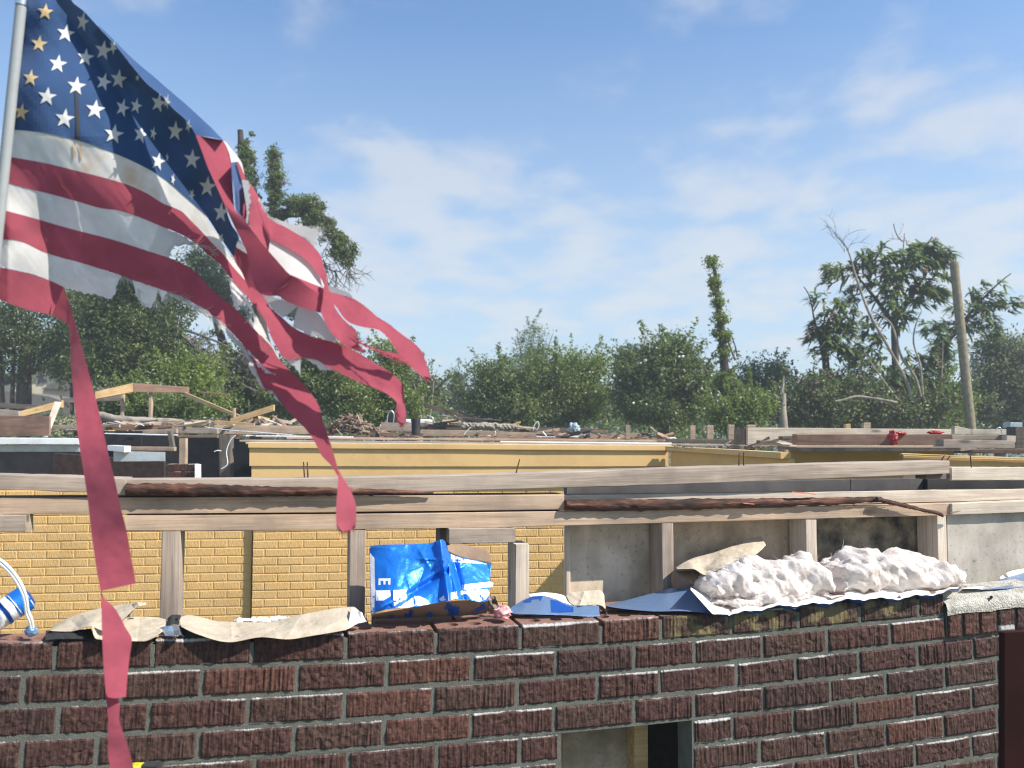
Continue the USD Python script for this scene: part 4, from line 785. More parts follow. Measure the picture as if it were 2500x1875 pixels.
# pile of splintered sticks: the large ones one by one, the rest as one heap
rp = np.random.default_rng(33); pile = []
sticks = thing('stick_pile', P(860, 1062, 8.4), 'heap of splintered brown sticks on the roof behind the long red tail', 'debris pile')
for k in range(95):
    x = rp.uniform(795, 940); y = 1060 - rp.uniform(0, 40) * math.exp(-((x - 852) / 48) ** 2) - rp.uniform(0, 6); Y = rp.uniform(8.2, 8.7); a = rp.normal(0.35, 0.6) * (1 if x < 850 else -1); L = rp.uniform(20, 64)
    st_ = [(x - L / 2 * math.cos(a), y + L / 2 * math.sin(a) - 2, y + L / 2 * math.sin(a) + 2.4, Y), (x + L / 2 * math.cos(a), y - L / 2 * math.sin(a) - 2, y - L / 2 * math.sin(a) + 2.0, Y + rp.uniform(-.1, .1))]
    me, M = fbeam(st_, 0.02, N=3, rng=rp, ch=0.003); m = ['wood_rust', 'wood_pine', 'wood_dark', 'wood_grey', 'bark'][rp.integers(5)]
    put('stick', me, MAT[m], sticks, M=M)
def heap(name, label, x0, x1, yb, h, n, Y0, Y1, Lr, seed, slope=0.45):
    """a tangle of broken boards and laths; each board a part"""
    rh = np.random.default_rng(seed); t = thing(name, P((x0 + x1) / 2, yb, (Y0 + Y1) / 2), label, 'debris pile')
    for k in range(n):
        x = rh.uniform(x0, x1); e = min(x - x0, x1 - x) / (x1 - x0) * 2; y = yb - rh.uniform(0, h) * (0.35 + 0.65 * e); a_ = rh.normal(0, slope); L = rh.uniform(*Lr); w = rh.uniform(1.6, 4.2); Y = rh.uniform(Y0, Y1)
        me, M = fbeam([(x - L / 2 * math.cos(a_), y + L / 2 * math.sin(a_) - w, y + L / 2 * math.sin(a_) + w, Y), (x + L / 2 * math.cos(a_), y - L / 2 * math.sin(a_) - w * rh.uniform(.5, 1), y - L / 2 * math.sin(a_) + w, Y + rh.uniform(-.3, .3))], rh.choice([.02, .03, .09]), N=4, rng=rh, ch=.003, wob=.003)
        put('broken_board', me, MAT[['wood_rust', 'wood_pine', 'wood_grey', 'wood_dark', 'wood_grey', 'wood_fresh', 'wood_pale'][rh.integers(7)]], t, M=M, smooth=35)
heap('board_heap', 'tangled boards on the roof between the hanging red strip and the thick tan joist', 190, 560, 1052, 26, 46, 8.2, 9.0, (16, 78), 61, .22)
heap('board_heap', 'splintered boards piled around the leaning pale board and joist end', 525, 720, 1038, 26, 24, 8.5, 9.0, (14, 60), 62, .5)
heap('board_heap', 'broken boards scattered behind the vent pipe and rough grey roll', 930, 1290, 1052, 26, 34, 8.8, 9.4, (16, 90), 63, .3)
heap('board_heap', 'laths and offcuts along the roof before the white flowered shrub', 1290, 1640, 1068, 16, 30, 8.0, 8.6, (14, 70), 64, .3)
heap('board_heap', 'dark broken boards on the wing roof right of the three stubs', 1850, 2330, 1084, 14, 24, 5.2, 5.9, (16, 90), 65, .2)
bits = []
for k in range(170):                         # small litter over the roofs
    x = rp.uniform(150, 1640); Y = rp.uniform(7.3, 9.0); y = 1063 + rp.uniform(0, 9); L = rp.uniform(5, 22); a = rp.normal(0, 0.35)
    p = P(x, min(y, 1072), Y); q = p + np.array([math.cos(a), rp.normal(0, .5), 0.4 * math.sin(a)]) * L * Y / F
    bits.append(tube([p, q], [0.006, 0.004], 4))
put('litter', cat_(bits), MAT['wood_rust'], label='small splinters littering the roof edge', cat='litter', kind='stuff')
bits = []
for k in range(160):
    x = rp.uniform(1640, 2330); p = P(x, rp.uniform(1088, 1095), 4.9 if x > 1900 else 6.2); q = p + rp.normal(0, 1, 3) * np.array([.03, .03, .006]); bits.append(tube([p, q], [0.004, 0.002], 4))
put('litter', cat_(bits), MAT['wood_dark'], label='dark splinters along the broken edge above the return fascia', cat='litter', kind='stuff')
# ------------------------------------------------------------------ papers, foil and glass wool lying on the brick wall
R = np.random.default_rng(77)
def nw(px, py, n): p = onW(px, py, n); return (px, py, p[1])          # (px, py, depth) of a point n behind the wall face
def L_(pts): return [nw(*q) for q in pts]
def paper(name, A, B, m, label, cat, parent=None, n=44, k=12, wr=0.013, seed=0, thick=0.0007, smooth=True):
    v, f, uv = sheet(L_(A), L_(B), n * 2, k * 2, wr=wr, seed=seed, thick=thick, folds=9, fa=.012); return put(name, (v, f), MAT[m], parent, uv=uv, label=label, cat=cat, smooth=smooth)
# kraft papers at the left: A far/top edge, B near/bottom edge
paper('kraft_paper', [(122, 1537, 0.10), (170, 1508, 0.12), (225, 1490, 0.13), (290, 1478, 0.13), (345, 1470, 0.12)], [(122, 1540, 0.02), (170, 1542, 0.03), (222, 1530, -0.01), (252, 1540, -0.02), (285, 1528, 0.0)], 'kraft_paper', 'tan kraft sheet curling up behind the hanging red strip', 'paper', seed=1)
paper('paper_tip', [(283, 1490, 0.115), (318, 1477, 0.11), (336, 1471, 0.10), (357, 1472, 0.10)], [(300, 1527, 0.02), (318, 1505, 0.05), (334, 1482, 0.085), (356, 1478, 0.095)], 'kraft_paper', 'pointed tan paper tip just right of the hanging red strip', 'paper', seed=2)
paper('kraft_paper', [(300, 1508, 0.12), (340, 1506, 0.13), (380, 1508, 0.13), (408, 1515, 0.11), (416, 1528, 0.09)], [(224, 1528, -0.012), (235, 1560, -0.02), (285, 1564, -0.025), (350, 1566, -0.028), (378, 1556, -0.015)], 'kraft_paper', 'crumpled tan kraft sheet in the middle, before the left stud', 'paper', seed=3, wr=0.007)
paper('kraft_paper', [(436, 1510, 0.10), (458, 1502, 0.13), (540, 1518, 0.13), (640, 1520, 0.12), (740, 1500, 0.10), (862, 1482, 0.10), (880, 1496, 0.09)], [(442, 1530, 0.02), (480, 1548, -0.018), (560, 1568, -0.03), (640, 1556, -0.025), (700, 1561, -0.028), (765, 1552, -0.025), (846, 1538, -0.01)], 'kraft_paper', 'long tan kraft sheet draped over the brick edge', 'paper', n=80, seed=4, wr=0.006)
paper('paper_flap', [(858, 1484, 0.09), (872, 1490, 0.07), (884, 1497, 0.05), (886, 1506, 0.04)], [(848, 1536, 0.0), (856, 1532, 0.01), (866, 1526, 0.02), (896, 1518, 0.02)], 'white_paper', 'white torn paper flap at the right end of the long kraft sheet', 'paper', seed=5)
paper('foil_scrap', [(382, 1538, 0.03), (405, 1529, 0.05), (432, 1528, 0.05), (442, 1540, 0.03)], [(384, 1551, 0.005), (405, 1553, -0.004), (430, 1553, -0.004), (444, 1550, 0.0)], 'foil_crumpled', 'crumpled silver scrap between two kraft sheets', 'foil', wr=0.012, seed=6)
paper('tar_scrap', [(408, 1512, 0.12), (424, 1501, 0.12), (442, 1503, 0.12)], [(414, 1528, 0.06), (424, 1524, 0.06), (436, 1526, 0.06)], 'tar_paper', 'black scrap standing behind the silver scrap', 'scrap', seed=7)
paper('tar_scrap', [(112, 1540, 0.05), (160, 1540, 0.05), (222, 1535, 0.04)], [(110, 1563, 0.0), (160, 1560, 0.0), (236, 1562, -0.004)], 'tar_paper', 'black scrap lying under the curled kraft sheet', 'scrap', seed=8, wr=0.006)
paper('tar_scrap', [(436, 1529, 0.05), (450, 1527, 0.05), (464, 1534, 0.05)], [(440, 1552, 0.0), (456, 1556, -0.006), (474, 1555, -0.008)], 'tar_paper', 'black rolled edge at the left end of the long kraft sheet', 'scrap', seed=9)
v = [trimesh.creation.icosphere(1) for _ in range(90)]; fo = []
for b_ in v:
    x = R.uniform(578, 712); p = onW(x, 1519 - R.uniform(0, 10) * (1 - abs(x - 670) / 140) , R.uniform(0.13, 0.17)); w_ = np.array(b_.vertices) * R.uniform(0.003, 0.008, 3) * np.array([1.6, 1, 1]) + p; fo.append((w_, b_.faces))
put('foam_crumbs', cat_(fo), MAT['styrofoam'], label='white foam crumbs behind the long kraft sheet', cat='foam', kind='stuff')
# blue foil tube and white cable at the left edge
A_, B2 = onW(-40, 1528, 0.02), onW(66, 1458, 0.06)
roll = thing('blue_roll', (A_ + B2) / 2 * np.array([1, 1, 1]), 'blue and white rolled foil at the left edge', 'foil roll')
ax = B2 - A_; pts = np.array([A_ + ax * t for t in np.linspace(0, 1, 24)])
put('roll', tube(pts, [0.025, 0.027, 0.028, 0.027], 18, True, 0.03, R), MAT['foil_silver'], roll, smooth=60)
for t0, t1, m in ((0.42, 0.50, 'foil_deep_blue'), (0.66, 0.69, 'foil_deep_blue'), (0.72, 0.98, 'foil_blue')):
    put('printed_band', tube([A_ + ax * t for t in np.linspace(t0, t1, 6)], 0.0292, 18, False), MAT[m], roll, smooth=60)
put('roll_end', tube([A_ + ax * 0.985, A_ + ax * 1.06], [0.027, 0.021], 18, True), MAT['foil_deep_blue'], roll, smooth=60)
cab = L_([(-40, 1352, 0.02), (0, 1371, 0.0), (28, 1397, -0.01), (50, 1430, -0.015), (62, 1462, -0.01), (66, 1492, 0.0), (76, 1520, 0.01), (78, 1540, 0.02)])
cp = np.array([P(*q) for q in smoothline(cab, 60)])
cable = thing('cable', cp[-1], 'white flat cable arching down before the blue roll', 'cable')
for o, nm in ((-0.0024, 'strand'), (0.0024, 'strand')): put(nm, tube(cp + np.array([o * 0.8, 0, o]), 0.0031, 8), MAT['white_plastic'], cable, smooth=60)
blob('blue_plug', P(*nw(76, 1541, 0.02)), 0.011, 'foil_dull_blue', 'small pale blue plug at the lower end of the white cable', 'plug', 3, sq=(1.2, 1, 1))

# the big printed foil board standing behind the bricks
fb = thing('foil_board', onW(1040, 1500, 0.11), 'large crumpled blue foil sheet with silver printing standing on the wall', 'foil sheet')
TB = [(902, 1340, 0.17), (908, 1333, 0.17), (945, 1330, 0.165), (1000, 1329, 0.16), (1051, 1326, 0.14), (1079, 1317, 0.13), (1086, 1322, 0.13), (1093, 1345, 0.12), (1130, 1362, 0.135), (1165, 1369, 0.15), (1199, 1379, 0.155)]
BB = [(906, 1500, 0.035), (914, 1496, 0.03), (950, 1487, 0.03), (1000, 1483, 0.03), (1050, 1477, 0.025), (1080, 1470, 0.02), (1094, 1467, 0.015), (1110, 1463, 0.015), (1140, 1464, 0.035), (1172, 1470, 0.055), (1192, 1466, 0.065)]
TBc, BBc = L_(TB), L_(BB)
_a, _b = smoothline(TBc, 60), smoothline(BBc, 60)
gx = np.vstack([_a * (1 - w) + _b * w for w in np.linspace(0, 1, 14)])
crease = lambda p: 0.018 * np.exp(-((p[:, 1] - (1352 + (1096 - p[:, 0]) * 0.62 + 40)) / 9.0) ** 2) * (p[:, 0] < 1095) - 0.022 * np.exp(-((p[:, 0] - (1076 + (p[:, 1] - 1330) * 0.14)) / 7.0) ** 2) + 0.016 * np.exp(-((p[:, 0] - (1098 + (p[:, 1] - 1330) * 0.25)) / 8.0) ** 2)
_bf = RBFInterpolator(gx[::3, :2], gx[::3, 2], kernel='linear', neighbors=40)
_rc = np.random.default_rng(5); CR = [(_rc.uniform(905, 1200), _rc.uniform(1330, 1480), _rc.uniform(0, np.pi), _rc.choice([-1, 1]) * _rc.uniform(.004, .011), _rc.uniform(4, 11), _rc.uniform(18, 60)) for _ in range(15)]
def creases(p):
    o = np.zeros(len(p))
    for x, y, a_, h_, w_, l_ in CR:
        d = (p[:, 0] - x) * math.sin(a_) - (p[:, 1] - y) * math.cos(a_); al = (p[:, 0] - x) * math.cos(a_) + (p[:, 1] - y) * math.sin(a_); o += h_ * np.exp(-abs(d) / w_) * np.exp(-(al / l_) ** 2)
    return o
bfield = lambda p: _bf(p) + crease(p) + 0.010 * (meshkit.fbm(np.c_[p / 45.0, np.full(len(p), 3.0)]) - 0.5) + 0.012 * np.sin(p[:, 0] / 33.0 + 0.4) + creases(p)
v, f, uv = sheet(TBc, BBc, 150, 70, field=bfield, thick=0.0008); put('foil_face', (v, f), MAT['foil_blue'], fb, smooth=True)
def printed(name, poly, m, field, parent, off=0.0014, dens=5.0, label=None):
    """flat print: a polygon in picture pixels laid on a sheet with the given depth field"""
    pg = sg.Polygon(poly).buffer(0); out = []
    for g in getattr(pg, 'geoms', [pg]):
        x0, y0, x1, y1 = g.bounds
        for i in range(int(x0 // dens), int(x1 // dens) + 1):
            for j in range(int(y0 // dens), int(y1 // dens) + 1):
                c = g.intersection(sg.box(i * dens, j * dens, (i + 1) * dens, (j + 1) * dens))
                for h in getattr(c, 'geoms', [c]):
                    if h.geom_type != 'Polygon' or h.area < 0.05: continue
                    xy = np.array(h.exterior.coords)[:-1]; t = polytri(xy)
                    out.append((xy, t))
    xy = np.vstack([o[0] for o in out]); n = 0; T = []
    for o in out: T.append(o[1] + n); n += len(o[0])
    Y = field(xy) - off
    return put(name, (np.array([P(a, b, c) for (a, b), c in zip(xy, Y)]), np.vstack(T)), MAT[m], parent, label=label)
sil = 'foil_silver'
printed('printed_band', [(903, 1350), (914, 1362), (916, 1440), (913, 1496), (907, 1500)], sil, bfield, fb)
printed('printed_letter', [(924, 1412), (953, 1412), (953, 1427), (948, 1427), (948, 1418), (941, 1418), (941, 1427), (936, 1427), (936, 1418), (929, 1418), (929, 1428), (924, 1428)], sil, bfield, fb, label='silver letter E printed on its side')
printed('printed_letter', [(917, 1441), (952, 1441), (955, 1455), (936, 1466), (918, 1466)], sil, bfield, fb)
printed('printed_letter', [(960, 1441), (992, 1439), (993, 1458), (1004, 1455), (1024, 1455), (1040, 1463), (1050, 1474), (1000, 1482), (962, 1484)], sil, bfield, fb)
printed('printed_letter', [(1072, 1462), (1090, 1449), (1118, 1443), (1160, 1440), (1190, 1438), (1196, 1448), (1186, 1464), (1170, 1468), (1150, 1462), (1140, 1450), (1120, 1452), (1118, 1461), (1094, 1465), (1076, 1468)], sil, bfield, fb)
printed('printed_band', [(1092, 1348), (1128, 1364), (1165, 1371), (1190, 1378), (1165, 1375), (1130, 1374), (1104, 1372), (1096, 1362)], sil, bfield, fb, label='bare silver patch under the brown flap')
printed('printed_band', [(1128, 1428), (1196, 1420), (1204, 1424), (1203, 1432), (1150, 1439), (1130, 1440)], sil, bfield, fb)
for q in ([(917, 1468), (936, 1467), (936, 1473), (930, 1474), (930, 1484), (918, 1487)], [(954, 1442), (959, 1442), (960, 1483), (955, 1485)]): printed('printed_letter', q, 'foil_deep_blue', bfield, fb, off=0.0020)
# the underside folded forward, in shade, and the brown flap behind
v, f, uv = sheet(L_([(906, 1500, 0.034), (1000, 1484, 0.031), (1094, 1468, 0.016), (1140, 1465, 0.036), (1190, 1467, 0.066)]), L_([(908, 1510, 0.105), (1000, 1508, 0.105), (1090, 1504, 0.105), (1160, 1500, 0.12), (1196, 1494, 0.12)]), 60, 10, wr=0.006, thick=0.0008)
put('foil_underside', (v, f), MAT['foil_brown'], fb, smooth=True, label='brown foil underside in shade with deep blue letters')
_ua = np.array(L_([(906, 1500, 0.034), (1000, 1484, 0.031), (1094, 1468, 0.016), (1190, 1467, 0.066), (908, 1510, 0.105), (1000, 1508, 0.105), (1090, 1504, 0.105), (1196, 1494, 0.12)]))
_uf = RBFInterpolator(_ua[:, :2], _ua[:, 2], kernel='linear'); uf = lambda p: _uf(p)
for q in ([(952, 1494), (962, 1492), (962, 1508), (950, 1508)], [(986, 1487), (1012, 1484), (1004, 1507), (988, 1507)], [(1042, 1506), (1050, 1492), (1058, 1503), (1054, 1506)], [(1082, 1473), (1110, 1467), (1102, 1478), (1122, 1482), (1120, 1500), (1098, 1503), (1094, 1488), (1082, 1487)], [(1150, 1472), (1182, 1468), (1184, 1486), (1160, 1497), (1158, 1490), (1174, 1482), (1172, 1476), (1152, 1480)]):
    printed('printed_letter', q, 'foil_deep_blue', uf, fb, off=0.004, label='deep blue cut off letter on the underside')
v, f, uv = sheet(L_([(1090, 1333, 0.15), (1120, 1331, 0.17), (1150, 1335, 0.18), (1182, 1340, 0.18), (1192, 1352, 0.18)]), L_([(1092, 1346, 0.135), (1122, 1360, 0.145), (1150, 1367, 0.155), (1182, 1373, 0.16), (1200, 1378, 0.16)]), 40, 10, wr=0.006, thick=0.003); put('cardboard_flap', (v, f), MAT['cardboard'], fb, smooth=True, label='brown torn flap at the top right of the foil')
paper('foil_scrap', [(1190, 1466, 0.13), (1208, 1455, 0.13), (1212, 1462, 0.12), (1222, 1500, 0.11)], [(1188, 1498, 0.11), (1196, 1496, 0.11), (1208, 1497, 0.11), (1220, 1502, 0.11)], 'foil_brown', 'pinkish foil corner between the big sheet and the rag', 'foil', seed=14)
blob('pink_rag', P(*nw(1228, 1494, 0.055)), 0.017, 'pink_rag', 'small pink and white knotted rag on the cored bricks', 'rag', 4, amp=0.7, sq=(1.25, 1, .9))
# second foil, blue with tan back
f2 = thing('foil_sheet', onW(1370, 1500, 0.08), 'torn foil with deep blue print lying before the light grey panel', 'foil sheet')
A2, B3 = L_([(1236, 1492, 0.13), (1262, 1475, 0.14), (1290, 1460, 0.14), (1320, 1455, 0.13), (1345, 1460, 0.12), (1380, 1473, 0.10), (1410, 1480, 0.09), (1462, 1479, 0.085)]), L_([(1238, 1494, 0.10), (1270, 1500, 0.07), (1300, 1500, 0.06), (1340, 1501, 0.055), (1380, 1502, 0.05), (1410, 1504, 0.045), (1440, 1505, 0.045), (1464, 1504, 0.045)])
v, f, uv = sheet(A2, B3, 70, 14, wr=0.006, seed=21, thick=0.0008); put('foil_face', (v, f), MAT['foil_dull_blue'], f2, smooth=True)
g2 = np.vstack([smoothline(A2, 30) * (1 - w) + smoothline(B3, 30) * w for w in (0, .33, .66, 1)]); _f2 = RBFInterpolator(g2[:, :2], g2[:, 2], kernel='linear'); ff2 = lambda p: _f2(p) + 0.006 * (meshkit.fbm(np.c_[p / 40.0, np.full(len(p), 21 * 7.3)]) - 0.5)
printed('printed_letter', [(1276, 1468), (1300, 1456), (1325, 1454), (1322, 1462), (1318, 1468), (1316, 1462), (1298, 1464), (1297, 1470), (1280, 1472)], 'foil_deep_blue', ff2, f2, off=0.003)
printed('printed_letter', [(1344, 1464), (1358, 1466), (1384, 1478), (1400, 1482), (1400, 1494), (1370, 1495), (1346, 1494)], 'foil_deep_blue', ff2, f2, off=0.003)
paper('torn_edge', [(1290, 1452, 0.15), (1330, 1447, 0.15), (1370, 1452, 0.16), (1388, 1463, 0.14), (1400, 1476, 0.11)], [(1296, 1458, 0.14), (1325, 1455, 0.13), (1350, 1461, 0.12), (1380, 1473, 0.10), (1402, 1481, 0.09)], 'white_paper', None, None, parent=f2, seed=22)
paper('paper_back', [(1382, 1455, 0.16), (1400, 1446, 0.17), (1430, 1443, 0.175), (1462, 1441, 0.175), (1475, 1455, 0.165), (1474, 1472, 0.15)], [(1390, 1470, 0.12), (1404, 1478, 0.10), (1430, 1478, 0.095), (1450, 1476, 0.09), (1470, 1480, 0.08), (1482, 1500, 0.05)], 'kraft_paper', None, None, parent=f2, seed=23)
# third foil: a folded corner in dull blue
f3 = thing('foil_sheet', onW(1620, 1490, 0.08), 'dull blue foil corner folded over beside the white batts', 'foil sheet')
A3, B4 = L_([(1482, 1479, 0.16), (1540, 1463, 0.17), (1600, 1447, 0.17), (1650, 1433, 0.165), (1686, 1424, 0.155), (1692, 1428, 0.15)]), L_([(1484, 1481, 0.06), (1545, 1489, 0.04), (1610, 1493, 0.02), (1660, 1492, 0.0), (1715, 1496, -0.012), (1742, 1501, -0.02)])
v, f, uv = sheet(A3, B4, 70, 16, wr=0.005, seed=31, thick=0.0008); put('foil_face', (v, f), MAT['foil_dull_blue'], f3, smooth=True)
# white wavy sheet under the wool
xs = np.linspace(1686, 2340, 140); t = (xs - 1686) / (2340 - 1686)
base = np.interp(xs, [1686, 1740, 1776, 1860, 2000, 2100, 2200, 2300, 2340], [1440, 1500, 1499, 1488, 1472, 1465, 1459, 1451, 1436]); lip = base + np.clip(np.sin(xs / 13.3) ** 3, -1, 1) * 4.0 * (xs > 1780) + np.sin(xs / 31.0) * 2.0 * (xs > 1760)
top_ = np.interp(xs, [1686, 1800, 2000, 2200, 2340], [1430, 1420, 1412, 1400, 1425])
ws = thing('white_sheet', onW(2010, 1480, 0.05), 'white paper backing with a wavy blue lined edge under the glass wool', 'paper sheet')
A_, B_2 = [nw(x, y, 0.24) for x, y in zip(xs, top_)], [nw(x, y, -0.022 + 0.010 * math.sin(x / 13.3)) for x, y in zip(xs, lip)]
v, f, uv = sheet(A_, B_2, 200, 16, thick=0.0008, wr=0.004, seed=41); put('paper_face', (v, f), MAT['white_paper'], ws, smooth=True)
C_ = [nw(x, y + (8 if x > 1765 else 1) * (0.55 + 0.45 * math.sin(x / 13.3 + 1.2)), 0.004) for x, y in zip(xs, lip)]
v, f, uv = sheet([nw(x, y + 0.6, -0.018 + 0.010 * math.sin(x / 13.3)) for x, y in zip(xs, lip)], C_, 200, 4, thick=0.0008); put('foil_underside', (v, f), MAT['foil_deep_blue'], ws, smooth=True, label='deep blue underside curling below the wavy edge')
splint('wood_chip', (2030, 1450), (2062, 1453), 0.02, 0.006, 'log_bark', 'reddish bark chip on the white sheet between the batts')
# glass wool batts
def batt(cx, profile, label, seed, n0=0.03, n1=0.20, extra=None):
    """a lump of wool: profile (px, y_top, y_bottom) along the wall"""
    pr = smoothline(np.array(profile, float), 150); nv = 56; an = np.linspace(0, np.pi * 2, nv, endpoint=False); V = []
    for x, yt, yb in pr:
        a, b = onW(x, yt, (n0 + n1) / 2), onW(x, yb, n0 * 0.5); c = (a + b) / 2; hz = max((a[2] - b[2]) / 2, 0.003); hn = (n1 - n0) / 2 * min(1, hz / 0.03 + 0.25)
        cc = W0 + WD * ((a - W0) @ WD) + WN * (n0 + n1) / 2; cc[2] = (a[2] + b[2]) / 2
        V.append(cc + (np.sign(np.cos(an)) * np.abs(np.cos(an)) ** 0.7)[:, None] * WN * hn + (np.sign(np.sin(an)) * np.abs(np.sin(an)) ** 0.8)[:, None] * np.array([0, 0, hz]))
    V = np.array(V); n = len(pr); v = V.reshape(-1, 3)
    i = np.arange(n - 1)[:, None] * nv; j = np.arange(nv)[None]; j2 = (j + 1) % nv
    f = np.stack([i + j, i + nv + j, i + nv + j2, i + j2], -1).reshape(-1, 4); f = np.vstack([f[:, [0, 1, 2]], f[:, [0, 2, 3]]])
    v = np.vstack([v, V[0].mean(0)[None], V[-1].mean(0)[None]]); jj = np.arange(nv); k = (n - 1) * nv
    f = np.vstack([f, np.stack([np.full(nv, n * nv), jj, (jj + 1) % nv], 1), np.stack([np.full(nv, n * nv + 1), k + (jj + 1) % nv, k + jj], 1)])
    m = trimesh.Trimesh(v, f, process=False); nr = m.vertex_normals
    big = meshkit.fbm(v * np.array([21, 21, 24]) + seed, 2); rid = 1 - abs(meshkit.fbm(v * np.array([34, 34, 22]) + seed * 2 + np.c_[v[:, 2] * 20, v[:, 2] * 20, v[:, 0] * 0], 3) - 0.5) * 4; fine = meshkit.fbm(v * 120 + seed, 3)
    taper = np.clip(np.minimum(np.arange(n), n - 1 - np.arange(n)) / 14.0, .15, 1); taper = np.r_[np.repeat(taper, nv), .1, .1]
    v = v + nr * taper[:, None] * (0.052 * (big - 0.5) + 0.024 * (meshkit.fbm(v * np.array([52, 52, 46]) + seed * 3, 2) - 0.5) + 0.004 * (rid - 0.6) + 0.004 * (fine - 0.5))[:, None]
    hair = 1 - abs(meshkit.fbm(v * np.array([60, 60, 200]) + seed * 5 + v[:, :1] * 90, 3) - 0.5) * 3; v = v + nr * (0.0022 * (hair - 0.6))[:, None]
    t = thing('glass_wool_batt', np.r_[v[:, :2].mean(0), v[:, 2].min()], label, 'insulation'); put('wool', (v, f), MAT['glass_wool'], t, smooth=True)
    rf = np.random.default_rng(seed); fb_ = []; nr = trimesh.Trimesh(v, f, process=False).vertex_normals
    for k in rf.choice(len(v) - 2, 900):
        d = rf.normal(0, 1, 3) + nr[k] * .9; d /= np.linalg.norm(d); b_ = rf.normal(0, 1, 3) * .5; q_ = np.linspace(0, 1, 5)[:, None]; l_ = rf.uniform(.008, .026)
        fb_.append(tube(v[k] + l_ * (d * q_ + b_ * q_ ** 2) - nr[k] * .001, [0.00045, 0.0002], 3, False))
    put('loose_fibres', cat_(fb_), MAT['glass_wool'], t, kind='stuff'); return t
batt(0, [(1702, 1450, 1462), (1720, 1405, 1470), (1760, 1388, 1480), (1800, 1376, 1486), (1850, 1366, 1484), (1880, 1371, 1480), (1920, 1368, 1478), (1955, 1356, 1474), (1974, 1374, 1470), (1986, 1405, 1466), (1996, 1450, 1462)], 'white glass wool batt beside the dull blue foil corner', 3)
batt(0, [(2014, 1448, 1462), (2022, 1400, 1463), (2036, 1372, 1464), (2050, 1366, 1462), (2090, 1348, 1460), (2130, 1344, 1458), (2180, 1350, 1456), (2215, 1352, 1453), (2260, 1358, 1450), (2300, 1380, 1446), (2328, 1415, 1441), (2344, 1434, 1438)], 'white glass wool batt next to the pale sill', 8)
batt(0, [(1730, 1470, 1482), (1780, 1452, 1488), (1850, 1448, 1486), (1920, 1450, 1480), (1985, 1452, 1474), (2020, 1460, 1468)], 'low flattened white wool roll in front of the first batt', 15, 0.0, 0.10)
# kraft roll behind the first batt
paper('kraft_paper', [(1650, 1386, 0.20), (1690, 1364, 0.23), (1740, 1350, 0.25), (1790, 1333, 0.27), (1830, 1317, 0.285), (1858, 1310, 0.29)], [(1654, 1390, 0.13), (1690, 1389, 0.10), (1722, 1404, 0.09), (1760, 1388, 0.10), (1800, 1374, 0.13), (1842, 1356, 0.18), (1870, 1331, 0.24)], 'kraft_paper', 'torn kraft facing curling up behind the first batt', 'paper', wr=0.02, seed=51)
pts = np.array([onW(x, y, 0.16) for x, y in ((1648, 1418), (1690, 1418), (1740, 1412))]); put('kraft_roll', tube(pts, [0.027, 0.028, 0.026], 16, True, 0.04, R), MAT['cardboard'], label='brown shaded roll of facing left of the first batt', cat='paper roll', smooth=60)
paper('foil_scrap', [(2352, 1436, 0.12), (2380, 1428, 0.12), (2402, 1422, 0.12)], [(2350, 1438, 0.03), (2380, 1438, 0.02), (2400, 1439, 0.02)], 'foil_silver', 'shiny silver scrap at the left end of the pale sill', 'foil', seed=61)
paper('foil_sheet', [(2396, 1436, 0.16), (2440, 1416, 0.18), (2500, 1398, 0.19), (2560, 1380, 0.19)], [(2398, 1440, 0.03), (2440, 1438, 0.03), (2500, 1434, 0.03), (2560, 1430, 0.03)], 'foil_dull_blue', 'dull blue foil sheet on the pale sill at the right edge', 'foil sheet', seed=62)
paper('white_scrap', [(2440, 1410, 0.20), (2470, 1394, 0.21), (2520, 1386, 0.22), (2560, 1380, 0.22)], [(2444, 1417, 0.185), (2480, 1405, 0.195), (2520, 1396, 0.2), (2560, 1386, 0.2)], 'white_paper', 'white printed scrap behind the foil sheet at the right edge', 'paper', seed=63)

# ------------------------------------------------------------------ dark red post in the right foreground, tape at the bottom left
me, M = beam([P(2446, 1545, 1.75), P(2446, 2300, 1.75)], [P(2640, 1537, 1.75), P(2640, 2300, 1.75)], [0, 0.018, 0], N=12, rng=R, ch=0.006); post = thing('red_post', P(2520, 2300, 1.75), 'dark maroon painted post in front of the sill at the right edge', 'post'); put('shaft', me, MAT['maroon_paint'], post, M=M, smooth=35)
#me, M = beam([P(2432, 1528, 1.74), P(2610, 1520, 1.74)], [P(2432, 1543, 1.74), P(2610, 1535, 1.74)], [0, 0.12, 0], N=6, rng=R, ch=0.004); put('cap', me, MAT['maroon_paint'], post, M=M, smooth=35)
tp = thing('tape_measure', P(340, 1885, 1.55), 'yellow strip with black end at the bottom edge below the red strip', 'tape measure')
me, M = fbeam([(268, 1871, 1900, 1.5), (344, 1871, 1900, 1.5)], 0.02, N=3, rng=R); put('body', me, MAT['yellow_plastic'], tp, M=M, smooth=35)
me, M = fbeam([(345, 1868, 1900, 1.5), (384, 1868, 1900, 1.5)], 0.02, N=3, rng=R); put('grip', me, MAT['black_rubber'], tp, M=M, smooth=35)
